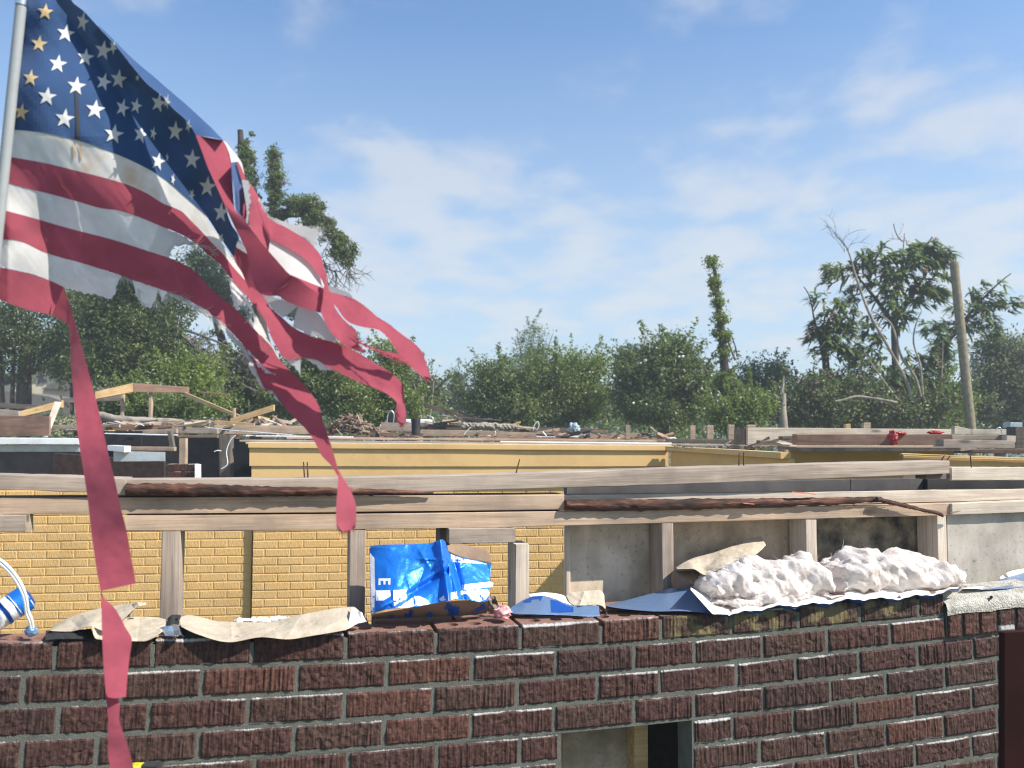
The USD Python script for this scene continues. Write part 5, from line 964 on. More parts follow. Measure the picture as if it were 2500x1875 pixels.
# ------------------------------------------------------------------ the torn flag and its pole
def cr(k, pts):                              # points read off enlarged crops, back to picture pixels
    ox, oy = {1: (0, 0), 2: (400, 300), 3: (0, 500), 4: (500, 700), 5: (0, 1000), 6: (0, 1350), 7: (500, 1000)}[k]
    return [(ox + x / 3.16, oy + y / 3.16) for x, y in pts]
R = np.random.default_rng(404)
a, b = P(61, -80, 1.365), P(-40, 900, 1.39)
pole = thing('flagpole', P(-40, 900, 1.43), 'white metal flagpole at the left edge carrying the torn flag', 'flagpole')
put('shaft', tube([a + (b - a) * t for t in np.linspace(0, 1, 12)], 0.0087, 18), MAT['pole_white'], pole, smooth=60)
put('clip', tube([P(54, -14, 1.367), P(51.5, 14, 1.3675)], 0.0102, 18), MAT['steel'], pole, smooth=60)
flag = thing('flag', P(300, 500, 1.4), 'torn faded United States flag streaming from the pole in shreds', 'flag')
# depth of the main sheet (pole side to fold)
FM = np.array([(60, -40, 1.385), (40, 120, 1.387), (25, 320, 1.394), (10, 480, 1.40), (-5, 600, 1.405), (-20, 720, 1.41),
  (100, 20, 1.372), (90, 200, 1.370), (80, 300, 1.378), (150, 60, 1.40), (150, 240, 1.39), (200, 60, 1.42), (260, 160, 1.445), (250, 300, 1.43), (310, 330, 1.458), (330, 390, 1.455),
  (380, 420, 1.47), (430, 500, 1.478), (500, 610, 1.478), (100, 350, 1.386), (200, 370, 1.415), (320, 420, 1.45),
  (60, 420, 1.400), (160, 440, 1.412), (300, 480, 1.428), (400, 540, 1.452), (460, 590, 1.475), (70, 490, 1.412), (120, 500, 1.428), (250, 530, 1.428), (380, 580, 1.432), (440, 600, 1.45), (500, 650, 1.485),
  (40, 560, 1.398), (90, 570, 1.432), (200, 580, 1.445), (330, 620, 1.434), (420, 650, 1.428), (480, 700, 1.44), (550, 770, 1.462), (540, 690, 1.49), (600, 780, 1.50), (50, 620, 1.405), (130, 640, 1.446), (200, 670, 1.458), (280, 690, 1.452), (380, 700, 1.442),
  (20, 690, 1.412), (80, 700, 1.432), (140, 720, 1.455), (160, 780, 1.462), (600, 860, 1.468), (640, 900, 1.455), (700, 980, 1.425), (760, 1080, 1.42), (820, 1160, 1.425), (860, 1300, 1.43), (660, 900, 1.462)])
_fm = RBFInterpolator(FM[:, :2], FM[:, 2], kernel='thin_plate_spline', smoothing=2e-5)
def fmain(p):
    p = np.asarray(p, float); d = _fm(p)
    u = (p[:, 0] * 0.80 + p[:, 1] * -0.6)                                             # wrinkles running down and away from the hoist
    d = d + 0.055 * np.clip((p[:, 1] - 335) / 300, 0, 1.15) * np.clip((p[:, 0] - 20) / 110, 0, 1) * np.clip((540 - p[:, 0]) / 130, 0, 1)
    return d + 0.0035 * (meshkit.fbm(np.c_[u / 30.0, (p[:, 0] * .6 + p[:, 1] * .8) / 190.0, np.zeros(len(p))]) - 0.5) * np.clip(1.3 - abs(p[:, 0] - 150) / 500, .3, 1)
# the fold that turns away from the sun
FD = np.array([(136, 0, 1.425), (190, 80, 1.44), (228, 133, 1.447), (272, 206, 1.455), (304, 253, 1.462), (342, 307, 1.468), (373, 351, 1.472), (408, 399, 1.475), (443, 446, 1.476), (500, 525, 1.478), (540, 585, 1.475), (571, 631, 1.465),
  (174, 0, 1.395), (240, 66, 1.40), (285, 114, 1.405), (323, 161, 1.408), (358, 203, 1.41), (396, 234, 1.412), (424, 266, 1.413), (452, 291, 1.415), (478, 329, 1.415), (506, 395, 1.415), (538, 468, 1.415), (565, 547, 1.415), (582, 582, 1.42), (330, 215, 1.448), (440, 340, 1.45), (520, 470, 1.452)])
_fd = RBFInterpolator(FD[:, :2], FD[:, 2], kernel='thin_plate_spline', smoothing=2e-5); fdark = lambda p: _fd(np.asarray(p, float))
def fray(A, amp, seed, fr=3.0):
    """ragged edge"""
    A = smoothline(np.array([q + (0,) for q in A] if len(A[0]) == 2 else A, float), 140); t = np.r_[0, np.cumsum(np.linalg.norm(np.diff(A[:, :2], axis=0), axis=1))]
    g = np.gradient(A[:, :2], axis=0); nrm = np.stack([-g[:, 1], g[:, 0]], 1); nrm /= np.linalg.norm(nrm, axis=1, keepdims=True) + 1e-9
    A[:, :2] += nrm * (amp * (meshkit.fbm(np.c_[t / 9.0, t * 0 + seed, t * 0]) - 0.5) * fr)[:, None]; return A
def piece(name, A, B, m, field, n=90, k=14, parent=None, label=None, wr=0.0, seed=0, z=0.0):
    """field: a depth function, or (depths along A, depths along B)"""
    if callable(field):
        A, B = [tuple(q[:2]) + (0,) for q in A], [tuple(q[:2]) + (0,) for q in B]; v, f, uv = sheet(A, B, n, k, field=lambda p: field(p) + z)
    else:
        def dep(E, d):
            E = np.array([tuple(q[:2]) for q in E], float); t = np.r_[0, np.cumsum(np.linalg.norm(np.diff(E, axis=0), axis=1))]; d = np.atleast_1d(d)
            return np.c_[E, np.interp(t / t[-1], np.linspace(0, 1, len(d)), d) + z]
        v, f, uv = sheet(dep(A, field[0]), dep(B, field[1]), n, k, wr=wr, seed=seed)
    return put(name, (v, f), MAT[m], parent or flag, smooth=True, label=label)
T = lambda k, *pts: cr(k, pts)
# canton, front part: hoist side down to its lower edge (A) against the fold line (B)
canA = T(1, (225, -160), (205, 30), (185, 250), (150, 600), (120, 870), (92, 1000), (200, 1008), (300, 1018), (430, 1042), (610, 1085), (800, 1150), (940, 1205), (1050, 1255), (1200, 1335), (1300, 1405), (1420, 1510), (1560, 1655))
canB = T(1, (400, -160), (430, 0), (510, 110), (600, 250), (720, 420), (860, 650), (960, 800), (1080, 970), (1180, 1110), (1290, 1260), (1400, 1410), (1500, 1540), (1600, 1670))
# build it in rows: from hoist/lower edge across to the fold, matched by height along both
hoist = T(1, (225, -160), (205, 30), (185, 250), (150, 600), (120, 870), (92, 1000))
lower = T(1, (92, 1000), (300, 1018), (430, 1042), (610, 1085), (800, 1150), (940, 1205), (1050, 1255), (1200, 1335), (1300, 1405), (1420, 1510), (1600, 1670))
foldl = T(1, (400, -160), (430, 0), (510, 110), (600, 250), (720, 420), (860, 650), (960, 800), (1080, 970), (1180, 1110), (1290, 1260), (1400, 1410), (1500, 1540), (1602, 1672))
poly = sg.Polygon([tuple(q) for q in smoothline([h + (0,) for h in hoist], 40)[:, :2]] + [tuple(q) for q in smoothline([h + (0,) for h in lower], 60)[1:, :2]] + [tuple(q) for q in smoothline([h + (0,) for h in foldl], 80)[::-1, :2]]).buffer(0.4)
canton = printed('canton', [tuple(q) for q in poly.exterior.coords], 'flag_blue', fmain, flag, off=0.0, dens=9.0)
# the other canton pieces are its parts: the fold and the sunlit back
foldr = T(1, (520, -130), (550, 0), (650, 90), (760, 210), (900, 360), (1020, 510), (1130, 640), (1250, 740), (1340, 840), (1430, 920), (1510, 1040), (1600, 1250), (1700, 1480)) + T(2, (520, 780), (580, 890), (560, 980), (545, 1040))
foldl2 = T(1, (385, -160), (430, 0), (510, 110), (600, 250), (720, 420), (860, 650), (960, 800), (1080, 970), (1180, 1110), (1290, 1260), (1400, 1410), (1500, 1540)) + T(2, (330, 720), (440, 890), (520, 1010), (543, 1045))
piece('canton_fold', foldl2, foldr, 'flag_blue', fdark, 120, 22, parent=canton, label='shaded fold of the blue canton')
topo = T(1, (760, 195), (840, 270), (1000, 430), (1100, 520), (1180, 585), (1300, 690), (1430, 800), (1560, 920), (1625, 980), (1722, 1082))
boto = T(1, (760, 208), (900, 358), (1020, 508), (1130, 638), (1250, 738), (1340, 838), (1430, 918), (1510, 1045), (1620, 1058), (1722, 1086))
piece('canton_back', boto, topo, 'flag_blue', ([1.40, 1.41, 1.414, 1.418, 1.42], [1.415, 1.43, 1.44, 1.45, 1.46]), 80, 8, parent=canton, label='sunlit blue back edge of the canton')
piece('canton_sliver', T(2, (520, 310), (525, 400), (540, 510), (552, 660), (612, 745)), T(2, (560, 300), (592, 400), (612, 520), (624, 640), (616, 745)), 'flag_blue', ([1.40, 1.41], [1.46, 1.45]), 40, 8, parent=canton, label='dark blue sliver between the red stripes')
# stars
def star(cx, cy, r, rot, sx, m, field, par, off=0.0014, sk=0.0):
    an = np.radians(rot - 90 + np.arange(10) * 36); rr = np.where(np.arange(10) % 2 == 0, r, r * 0.40)
    o = np.stack([np.cos(an) * rr, np.sin(an) * rr], 1); rings = [np.zeros((1, 2))] + [o * w for w in (0.35, 0.7, 1.0)]
    xy = np.vstack(rings); xy = np.stack([xy[:, 0] * sx, xy[:, 1] + xy[:, 0] * sk], 1) + [cx, cy]
    f = [[0, 1 + j, 1 + (j + 1) % 10] for j in range(10)]
    for g in (1, 11):
        for j in range(10): a_, b_ = g + j, g + (j + 1) % 10; f += [[a_, a_ + 10, b_ + 10], [a_, b_ + 10, b_]]
    Y = field(xy) - off; return put('star', (np.array([P(x, y, q) for (x, y), q in zip(xy, Y)]), np.array(f)), MAT[m], par)
for x, y, r, ro, sx, m in ((350, 92, 66, 6, 1.0, 1), (508, 258, 74, 10, 1.0, 0), (302, 338, 68, 8, 1.0, 1), (447, 493, 74, 9, 1.0, 0), (660, 443, 72, 8, .95, 0), (237, 602, 68, 8, .92, 1), (590, 664, 76, 8, 1.0, 0), (800, 632, 74, 18, .85, 0), (364, 745, 76, 8, 1.0, 0), (166, 865, 72, 10, .85, 1), (735, 845, 80, 8, 1.0, 0), (500, 915, 80, 8, 1.0, 0), (945, 832, 76, 18, .72, 0), (878, 1036, 80, 10, 1.0, 0), (1086, 1037, 76, 16, .78, 0), (1220, 1246, 76, 14, .74, 0), (1335, 1385, 50, 20, .35, 0)):
    star(x / 3.16, y / 3.16, r / 3.16, ro, sx, ('flag_star', 'flag_star_tan')[m], fmain, canton)
for x, y, r, ro, sx in ((637, 168, 84, 14, .60), (797, 390, 84, 10, .82), (872, 365, 62, 30, .55), (915, 612, 82, 8, .82), (1050, 818, 66, 14, .72), (1222, 795, 80, 14, .75), (1288, 785, 66, 22, .42), (1182, 1030, 56, 18, .5), (1352, 1012, 84, 6, .76), (1452, 972, 60, 24, .42), (1482, 1230, 84, 6, .80), (1600, 1442, 86, 6, .80), (1290, 1215, 40, 12, .3), (1705, 1640, 84, 6, .72), (1060, 600, 30, 10, .6), (1480, 1500, 50, 30, .5)):
    star(x / 3.16, y / 3.16, r / 3.16, ro, sx, 'flag_star', fdark, canton)
x, y = cr(2, [(440, 895)])[0]; star(x, y, 16, 30, .55, 'flag_star', fdark, canton)
# rust stains running down from one star
for q in ([(575, 690), (598, 700), (612, 900), (618, 1075), (590, 1075), (583, 900)],): printed('rust_stain', cr(1, q), 'flag_stain', fmain, canton, off=0.0012, dens=9)
# stripes of the main sheet: (upper edge, lower edge)
w1u = lower[:]; w1u = w1u + T(2, (330, 740), (420, 870), (480, 980), (560, 1080), (620, 1180), (660, 1275))
r1u = T(1, (75, 1210), (250, 1240), (400, 1270), (600, 1320), (800, 1370), (970, 1420), (1130, 1490), (1260, 1570)) + T(3, (1400, 50), (1480, 130), (1560, 210), (1640, 300), (1720, 380), (1800, 480), (1870, 560), (1930, 640)) + T(2, (662, 1280),)
r1l = T(1, (60, 1410), (200, 1450), (400, 1500), (600, 1555), (800, 1610)) + T(3, (900, 42), (1060, 90), (1230, 160), (1400, 230), (1500, 290), (1600, 380), (1690, 450), (1760, 540), (1830, 620), (1930, 740), (2000, 830))
piece('white_stripe', w1u[:-1] + [r1u[-1]], r1u, 'flag_white_stained', fmain, 120, 12, z=0.001)
for q in ([(560, 1110), (580, 1115), (590, 1190), (578, 1230), (565, 1180)], [(606, 1100), (622, 1105), (640, 1210), (628, 1240), (612, 1180)]): printed('rust_stain', cr(1, q), 'flag_rust', fmain, flag, off=0.001, dens=9)
piece('red_stripe', r1u, r1l + T(3, (2060, 905),), 'flag_red', fmain, 120, 14)
w2l = T(3, (45, 45), (250, 100), (420, 150), (600, 200), (800, 250), (1000, 310), (1150, 360), (1290, 402))
w2u = r1l[:5] + T(3, (900, 42), (1060, 90), (1230, 160), (1320, 200), (1405, 236))
tor = fray(T(3, (1405, 236), (1392, 310), (1312, 332), (1290, 402)), 5, 3)
piece('white_stripe', w2u, w2l, 'flag_white', fmain, 110, 14, z=0.001)
piece('white_shred', [tuple(q[:2]) for q in fray(T(3, (1230, 160), (1320, 200), (1405, 236), (1500, 290), (1590, 310)), 3, 4)], [tuple(q[:2]) for q in fray(T(3, (1150, 360), (1290, 402), (1312, 332), (1392, 310), (1470, 300)), 6, 5)], 'flag_gauze', fmain, 60, 8, z=0.002)
r2u = w2l[:-1] + T(3, (1300, 408), (1420, 460), (1520, 530), (1600, 620), (1700, 710), (1800, 790), (1900, 890), (2000, 1000), (2100, 1100)) + T(4, (560, 540), (700, 690), (800, 800), (880, 920), (910, 1040), (950, 1150), (985, 1260), (1022, 1390), (1036, 1470))
r2l = T(3, (0, 275), (80, 267), (180, 290), (330, 360), (480, 410), (600, 440), (760, 490), (920, 540), (1060, 590), (1200, 640), (1350, 690), (1500, 760), (1600, 820), (1700, 900), (1800, 1000), (1880, 1090), (1950, 1200), (2000, 1330), (2060, 1430)) + T(4, (520, 800), (600, 910), (690, 1010), (780, 1100), (850, 1200), (900, 1300), (975, 1380), (1026, 1462))
piece('red_stripe', r2u, r2l, 'flag_red', lambda p: fmain(p) - 0.004 * np.clip((p[:, 0] - 520) / 80, 0, 8), 170, 16, label='long red stripe tapering to the twisted tail')
piece('red_tail', T(7, (1036, 470), (1062, 520), (1095, 570), (1142, 660), (1168, 760), (1168, 850), (1150, 930)), [tuple(q[:2]) for q in T(7, (1030, 470), (1027, 560), (1022, 640), (1014, 750), (1012, 860), (1060, 940))], 'flag_red', ([1.375, 1.395, 1.39], [1.375, 1.345, 1.335]), 60, 10, label='red tail end turned towards the light')
w3u = r2l[:12]
w3l = fray(T(3, (0, 480), (120, 503), (300, 550), (490, 632), (520, 640), (650, 680), (750, 700), (850, 722), (884, 690), (900, 620), (935, 562)), 3, 6)
piece('white_stripe', T(3, (0, 275), (80, 267), (180, 290), (330, 360), (480, 410), (600, 440), (700, 470), (760, 490), (850, 520), (900, 536), (936, 546)), [tuple(q[:2]) for q in w3l], 'flag_white', fmain, 120, 14, z=0.001)
def shred(A, B, m='flag_gauze', z=-0.002, seed=1, f=None, name='white_shred', amp=4, **k): return piece(name, [tuple(q[:2]) for q in fray(A, 1, seed)], [tuple(q[:2]) for q in fray(B, amp, seed + 9)], m, f or fmain, 70, 8, z=z, **k)
shred(T(3, (1020, 580), (1100, 605), (1220, 645)), T(3, (1050, 690), (1085, 755), (1150, 800), (1185, 745), (1215, 650)), 'flag_white', seed=11)
shred(T(3, (1210, 640), (1240, 655), (1290, 670)), T(3, (1225, 690), (1262, 740), (1280, 700), (1292, 680)), 'flag_white', seed=12)
shred(T(3, (1290, 668), (1400, 712), (1500, 762), (1600, 822), (1700, 902)), T(3, (1300, 690), (1400, 745), (1500, 800), (1570, 850), (1690, 925)), seed=13)
shred(T(3, (1560, 800), (1700, 902), (1800, 1002), (1880, 1092), (1950, 1202), (2002, 1332), (2060, 1432)), T(3, (1560, 815), (1680, 930), (1780, 1030), (1860, 1120), (1910, 1190), (1940, 1280), (2040, 1420)), seed=14)
shred(T(4, (320, 480), (390, 590), (430, 690), (520, 800), (600, 915)), T(4, (330, 520), (370, 610), (415, 700), (490, 800), (595, 918)), seed=15)
shred(T(4, (330, 480), (400, 560), (460, 625), (550, 675)), T(4, (345, 520), (400, 590), (450, 650), (545, 680)), 'flag_white', z=-0.012, seed=16)
# bottom red stripe and its hanging strip
r3u = T(3, (-60, 470), (0, 482), (120, 505), (300, 552), (490, 635)); r3l = T(3, (-60, 715), (0, 732), (100, 772), (250, 818), (400, 852), (530, 925))
piece('red_stripe', r3u, r3l, 'flag_red', fmain, 60, 14, label='bottom red stripe at the hoist')
stu = T(3, (490, 635), (512, 692), (570, 880), (620, 1050), (660, 1200), (700, 1350), (740, 1500)) + T(5, (760, 0), (800, 180), (850, 400), (890, 560), (930, 750), (980, 950), (1010, 1130), (1035, 1260), (1047, 1342))
stl = T(3, (400, 852), (500, 905), (530, 930), (540, 1020), (545, 1200), (560, 1400)) + T(5, (580, 0), (600, 200), (640, 450), (680, 720), (705, 950), (730, 1130), (750, 1260), (780, 1398))
piece('red_strip', stu, stl, 'flag_red', ([1.505, 1.475, 1.44, 1.42, 1.412, 1.40, 1.395, 1.415, 1.42], [1.500, 1.475, 1.44, 1.405, 1.395, 1.41, 1.40, 1.395, 1.39]), 170, 14, wr=0.004, seed=5, label='long red strip hanging down over the wall')
piece('red_strip_end', T(6, (772, 240), (782, 300), (795, 335), (880, 420), (925, 490), (965, 570), (1017, 672), (1000, 800), (985, 940), (972, 1110)), T(6, (766, 240), (776, 300), (780, 335), (784, 500), (788, 650), (795, 800), (805, 950), (815, 1060), (830, 1110), (900, 1122)), 'flag_red', ([1.40, 1.41, 1.43, 1.425, 1.40], [1.40, 1.395, 1.39, 1.385, 1.38]), 100, 12, wr=0.004, seed=6, label='lower length of the hanging strip, below the pinch')
piece('red_strip_end', T(6, (880, 1100), (912, 1130), (925, 1200), (920, 1280), (955, 1400), (1000, 1540), (1030, 1660), (1050, 1760)), T(6, (812, 1050), (818, 1120), (828, 1220), (836, 1300), (832, 1420), (832, 1540), (850, 1660), (860, 1760)), 'flag_red', ([1.40, 1.40, 1.415, 1.43], [1.38, 1.39, 1.40, 1.40]), 80, 12, wr=0.004, seed=7, label='last twisted length of the hanging strip')
# fly end folded over: the red fold in front
piece('red_fold', T(2, (245, 95), (290, 210), (330, 320), (400, 478), (480, 658), (540, 790), (590, 890), (640, 1000), (662, 1110), (690, 1230), (725, 1300), (820, 1336)), T(2, (455, 135), (500, 220), (520, 320), (532, 500), (546, 660), (620, 742), (700, 860), (800, 980), (880, 1070), (940, 1140), (985, 1192), (900, 1278)), 'flag_red', ([1.412, 1.405, 1.40, 1.40, 1.395, 1.39], [1.452, 1.44, 1.405, 1.375, 1.37, 1.375]), 140, 18, label='red stripe folded over the canton')
piece('red_fold', T(2, (640, 440), (690, 500), (740, 590), (790, 700), (815, 800), (822, 900), (806, 1002)), T(2, (640, 450), (655, 540), (668, 610), (655, 690), (660, 790), (720, 880), (800, 1002)), 'flag_red', ([1.47, 1.48, 1.48, 1.46], [1.425, 1.42, 1.415, 1.41]), 70, 14, label='red panel behind the fold')
piece('white_fold', T(2, (455, 135), (480, 150), (510, 190), (560, 250), (605, 320), (622, 430)), T(2, (500, 220), (516, 280), (522, 306), (560, 300), (592, 380), (602, 440)), 'flag_white', ([1.455, 1.465, 1.47], [1.445, 1.44, 1.445]), 50, 8, label='white stripe edge curling at the top of the fold')
piece('red_sliver', T(2, (575, 300), (605, 360), (634, 445)), T(2, (562, 300), (582, 380), (602, 445)), 'flag_red', ([1.44, 1.45], [1.43, 1.44]), 30, 5)
shred(T(2, (600, 440), (612, 500), (628, 600), (640, 700), (632, 775), (648, 815)), T(2, (642, 450), (662, 480), (656, 560), (672, 620), (652, 690), (656, 800)), 'flag_white', seed=21, f=lambda p: np.full(len(p), 1.412), name='white_fold')
piece('red_sliver', T(2, (628, 600), (640, 690), (618, 750)), T(2, (612, 640), (612, 700), (606, 745)), 'flag_red', ([1.43], [1.42]), 20, 5)
shred(T(2, (806, 735), (860, 775), (940, 810), (1000, 842), (1080, 892), (1158, 958)), T(2, (740, 570), (800, 712), (870, 735), (960, 778), (1080, 790), (1196, 815)), 'flag_white', seed=22, f=lambda p: 1.46 + (p[:, 0] - 650) * 1.2e-4, name='white_stripe', amp=5, label='frayed white stripe at the top of the fly')
shred(T(2, (1080, 892), (1130, 930), (1158, 958)), T(2, (1190, 818), (1150, 870), (1158, 950)), 'flag_gauze', seed=23, f=lambda p: 1.463 + (p[:, 0] - 650) * 1.2e-4)
piece('red_stripe', T(2, (800, 725), (860, 768), (930, 800), (1000, 840), (1080, 890), (1160, 960), (1212, 1030), (1240, 1130), (1256, 1180), (1255, 1255)), T(2, (815, 800), (824, 890), (900, 930), (950, 960), (1050, 1020), (1130, 1090), (1190, 1170), (1220, 1215), (1236, 1240), (1250, 1270)), 'flag_red', ([1.455, 1.46, 1.465, 1.44, 1.41], [1.44, 1.43, 1.425, 1.42, 1.41]), 90, 12, label='upper red stripe curving down to the knot')
piece('white_stripe', T(2, (822, 890), (900, 930), (950, 960), (1050, 1020), (1130, 1090), (1190, 1170), (1248, 1275)), T(2, (806, 1000), (840, 1035), (900, 1092), (970, 1168), (1050, 1202), (1150, 1242), (1246, 1282)), 'flag_white', ([1.44, 1.435, 1.43], [1.425, 1.40, 1.41]), 80, 12, label='white stripe between the red tails')
piece('white_fold', T(2, (575, 893), (602, 920), (646, 1003)), T(2, (556, 955), (584, 975), (640, 1010)), 'flag_white', ([1.425, 1.42], [1.425, 1.42]), 20, 5)
piece('red_fold', T(2, (552, 962), (590, 975), (645, 1008), (672, 1100), (690, 1210), (715, 1300)), T(2, (540, 1046), (560, 1090), (600, 1150), (630, 1220), (660, 1280), (700, 1330)), 'flag_red', ([1.43, 1.42, 1.41], [1.425, 1.43, 1.42]), 40, 8, label='red piece showing under the tip of the blue fold')
# middle: panel creased at the fold, and the tails
piece('red_panel', T(2, (980, 1175), (1040, 1205), (1100, 1255), (1160, 1295), (1256, 1355)), T(2, (820, 1335), (870, 1335), (960, 1382), (1090, 1432), (1226, 1470)), 'flag_red', ([1.372, 1.38, 1.39], [1.385, 1.378, 1.37]), 60, 12, label='creased red panel in the middle of the tails')
tAu = T(2, (960, 1165), (1100, 1222), (1240, 1278), (1290, 1302), (1450, 1350), (1560, 1420), (1640, 1490), (1750, 1560)) + T(4, (1450, 310), (1540, 380), (1620, 440), (1680, 510), (1702, 570), (1716, 620), (1738, 690), (1728, 722))
tAl = T(2, (985, 1200), (1100, 1262), (1240, 1350), (1330, 1420), (1385, 1500), (1440, 1545), (1560, 1580)) + T(4, (1330, 330), (1400, 380), (1450, 450), (1500, 520), (1550, 580), (1600, 630), (1650, 670), (1700, 712))
piece('red_tail', tAu, tAl, 'flag_red', ([1.385, 1.40, 1.415, 1.42, 1.43, 1.44, 1.43], [1.38, 1.385, 1.39, 1.395, 1.41, 1.41, 1.40]), 140, 12, wr=0.006, seed=8, label='uppermost red tail flying to the right')
kn_u = T(2, (1255, 1180), (1266, 1250), (1292, 1350), (1330, 1440)) + T(4, (1060, 240), (1100, 280), (1172, 352), (1178, 402), (1250, 450), (1350, 490), (1500, 520), (1562, 560))
kn_l = T(2, (1240, 1225), (1230, 1300), (1226, 1360), (1212, 1450), (1246, 1540)) + T(4, (990, 372), (1060, 438), (1120, 468), (1185, 440), (1240, 462), (1330, 502), (1450, 560), (1548, 586))
piece('red_tail', kn_u, kn_l, 'flag_red', ([1.40, 1.39, 1.385, 1.37, 1.38, 1.40], [1.385, 1.365, 1.36, 1.365, 1.375, 1.39]), 120, 12, wr=0.012, seed=9, label='knotted and twisted red tail between the other tails')
shred(T(4, (1110, 460), (1180, 500), (1245, 512)), T(4, (1180, 430), (1215, 470), (1248, 508)), 'flag_red', seed=25, f=lambda p: np.full(len(p), 1.37), name='red_shred')
tBu = T(4, (350, 0), (440, 60), (500, 150), (600, 240), (680, 310), (750, 350), (850, 390), (1000, 430), (1110, 470), (1200, 520), (1300, 580), (1400, 640), (1480, 700), (1532, 770), (1536, 850), (1552, 990), (1546, 1058))
tBl = T(4, (345, 20), (380, 80), (420, 160), (470, 270), (510, 385), (560, 475), (600, 540), (660, 565), (740, 550), (850, 560), (950, 620), (1050, 670), (1200, 740), (1330, 790), (1440, 852), (1482, 905), (1470, 960), (1492, 1048))
piece('red_tail', tBu, tBl, 'flag_red', ([1.385, 1.39, 1.40, 1.405, 1.395, 1.39, 1.40, 1.41, 1.42, 1.425], [1.38, 1.37, 1.365, 1.37, 1.38, 1.37, 1.375, 1.385, 1.39, 1.40]), 150, 14, wr=0.007, seed=10, label='middle red tail ending in a drooping tip')
wm = T(4, (405, 35), (500, 70), (600, 100), (720, 150), (870, 200), (930, 280), (990, 372), (1012, 420)); wl = T(4, (420, 60), (460, 110), (520, 165), (600, 245), (680, 305), (750, 345), (900, 395), (1008, 428))
shred(wm[:4], wl[:4], 'flag_gauze', seed=26, f=lambda p: np.full(len(p), 1.405), name='white_shred', amp=3)
shred(wm[3:], wl[4:], 'flag_gauze', seed=27, f=lambda p: np.full(len(p), 1.407), name='white_stripe', amp=3, label='worn white stripe under the red panel')
shred(T(4, (600, 540), (660, 565), (740, 552)), T(4, (640, 590), (720, 640), (745, 680)), 'flag_white', seed=28, f=lambda p: np.full(len(p), 1.382))
shred(T(4, (745, 552), (850, 562), (950, 622), (985, 640)), T(4, (770, 565), (840, 590), (900, 650), (980, 645)), 'flag_white', seed=29, f=lambda p: np.full(len(p), 1.384))
shred(T(2, (500, 1200), (540, 1222), (600, 1300), (680, 1430), (740, 1540), (800, 1655)), T(2, (520, 1300), (535, 1400), (575, 1440), (600, 1350), (690, 1500), (740, 1640)), 'flag_white', seed=30, z=0.003, amp=4)
shred(T(3, (1930, 880), (2000, 960), (2080, 1060), (2150, 1180)), T(3, (1925, 910), (1985, 1000), (2060, 1085), (2140, 1190)), 'flag_white', seed=31, z=0.002)
shred(T(2, (1240, 1245), (1330, 1275), (1420, 1310), (1460, 1350)), T(2, (1265, 1290), (1350, 1320), (1430, 1345), (1465, 1358)), 'flag_gauze', seed=32, f=lambda p: np.full(len(p), 1.415))
# loose threads along the torn edges
rt = np.random.default_rng(50); th = {'flag_white': [], 'flag_red': []}
def threads(k, edge, n, m, L, dirn, f=None):
    e = smoothline(np.array([q + (0,) for q in cr(k, edge)]), 60)[:, :2]
    for _ in range(n):
        q = e[rt.integers(60)]; l = L * rt.uniform(.4, 1.3); d = np.radians(dirn + rt.normal(0, 22)); w = rt.normal(0, .25)
        t = np.linspace(0, 1, 7); xy = np.stack([q[0] + l * t * np.cos(d + w * t), q[1] + l * t * np.sin(d + w * t)], 1)
        Y = (f or fmain)(np.clip(xy, [-20, 0], [900, 1200])) - 0.003; th[m].append(tube([P(a, b, c) for (a, b), c in zip(xy, Y)], [0.00052, 0.00028], 3, False))
threads(3, [(900, 560), (960, 560), (1060, 640), (1090, 750), (1180, 760), (1290, 670)], 50, 'flag_white', 22, 70)
threads(3, [(1290, 670), (1400, 730), (1500, 790), (1600, 850), (1700, 920)], 60, 'flag_white', 26, 20)
threads(3, [(1400, 240), (1500, 300), (1590, 320), (1640, 420)], 26, 'flag_white', 26, 15)
threads(3, [(1780, 1000), (1880, 1130), (1940, 1280)], 26, 'flag_white', 24, 35)
threads(4, [(330, 500), (420, 620), (520, 670)], 24, 'flag_white', 24, 20)
threads(3, [(1760, 590), (1850, 720), (1980, 960), (2080, 1110)], 40, 'flag_white', 22, 70, lambda p: np.full(len(p), 1.39))
threads(4, [(1480, 930), (1520, 1050), (1546, 1050)], 40, 'flag_red', 16, 85, lambda p: np.full(len(p), 1.40))
threads(4, [(1690, 690), (1735, 700)], 24, 'flag_red', 14, 75, lambda p: np.full(len(p), 1.41))
threads(4, [(1130, 360), (1180, 410), (1260, 460), (1400, 520), (1550, 580)], 44, 'flag_red', 24, 25, lambda p: np.full(len(p), 1.37))
threads(7, [(1015, 880), (1080, 935), (1165, 880)], 50, 'flag_red', 12, 85, lambda p: np.full(len(p), 1.348))
threads(2, [(1100, 800), (1190, 830), (1150, 940)], 30, 'flag_white', 18, 10, lambda p: np.full(len(p), 1.465))
for m, L in th.items(): put('loose_threads', cat_(L), MAT[m], flag, kind='stuff')
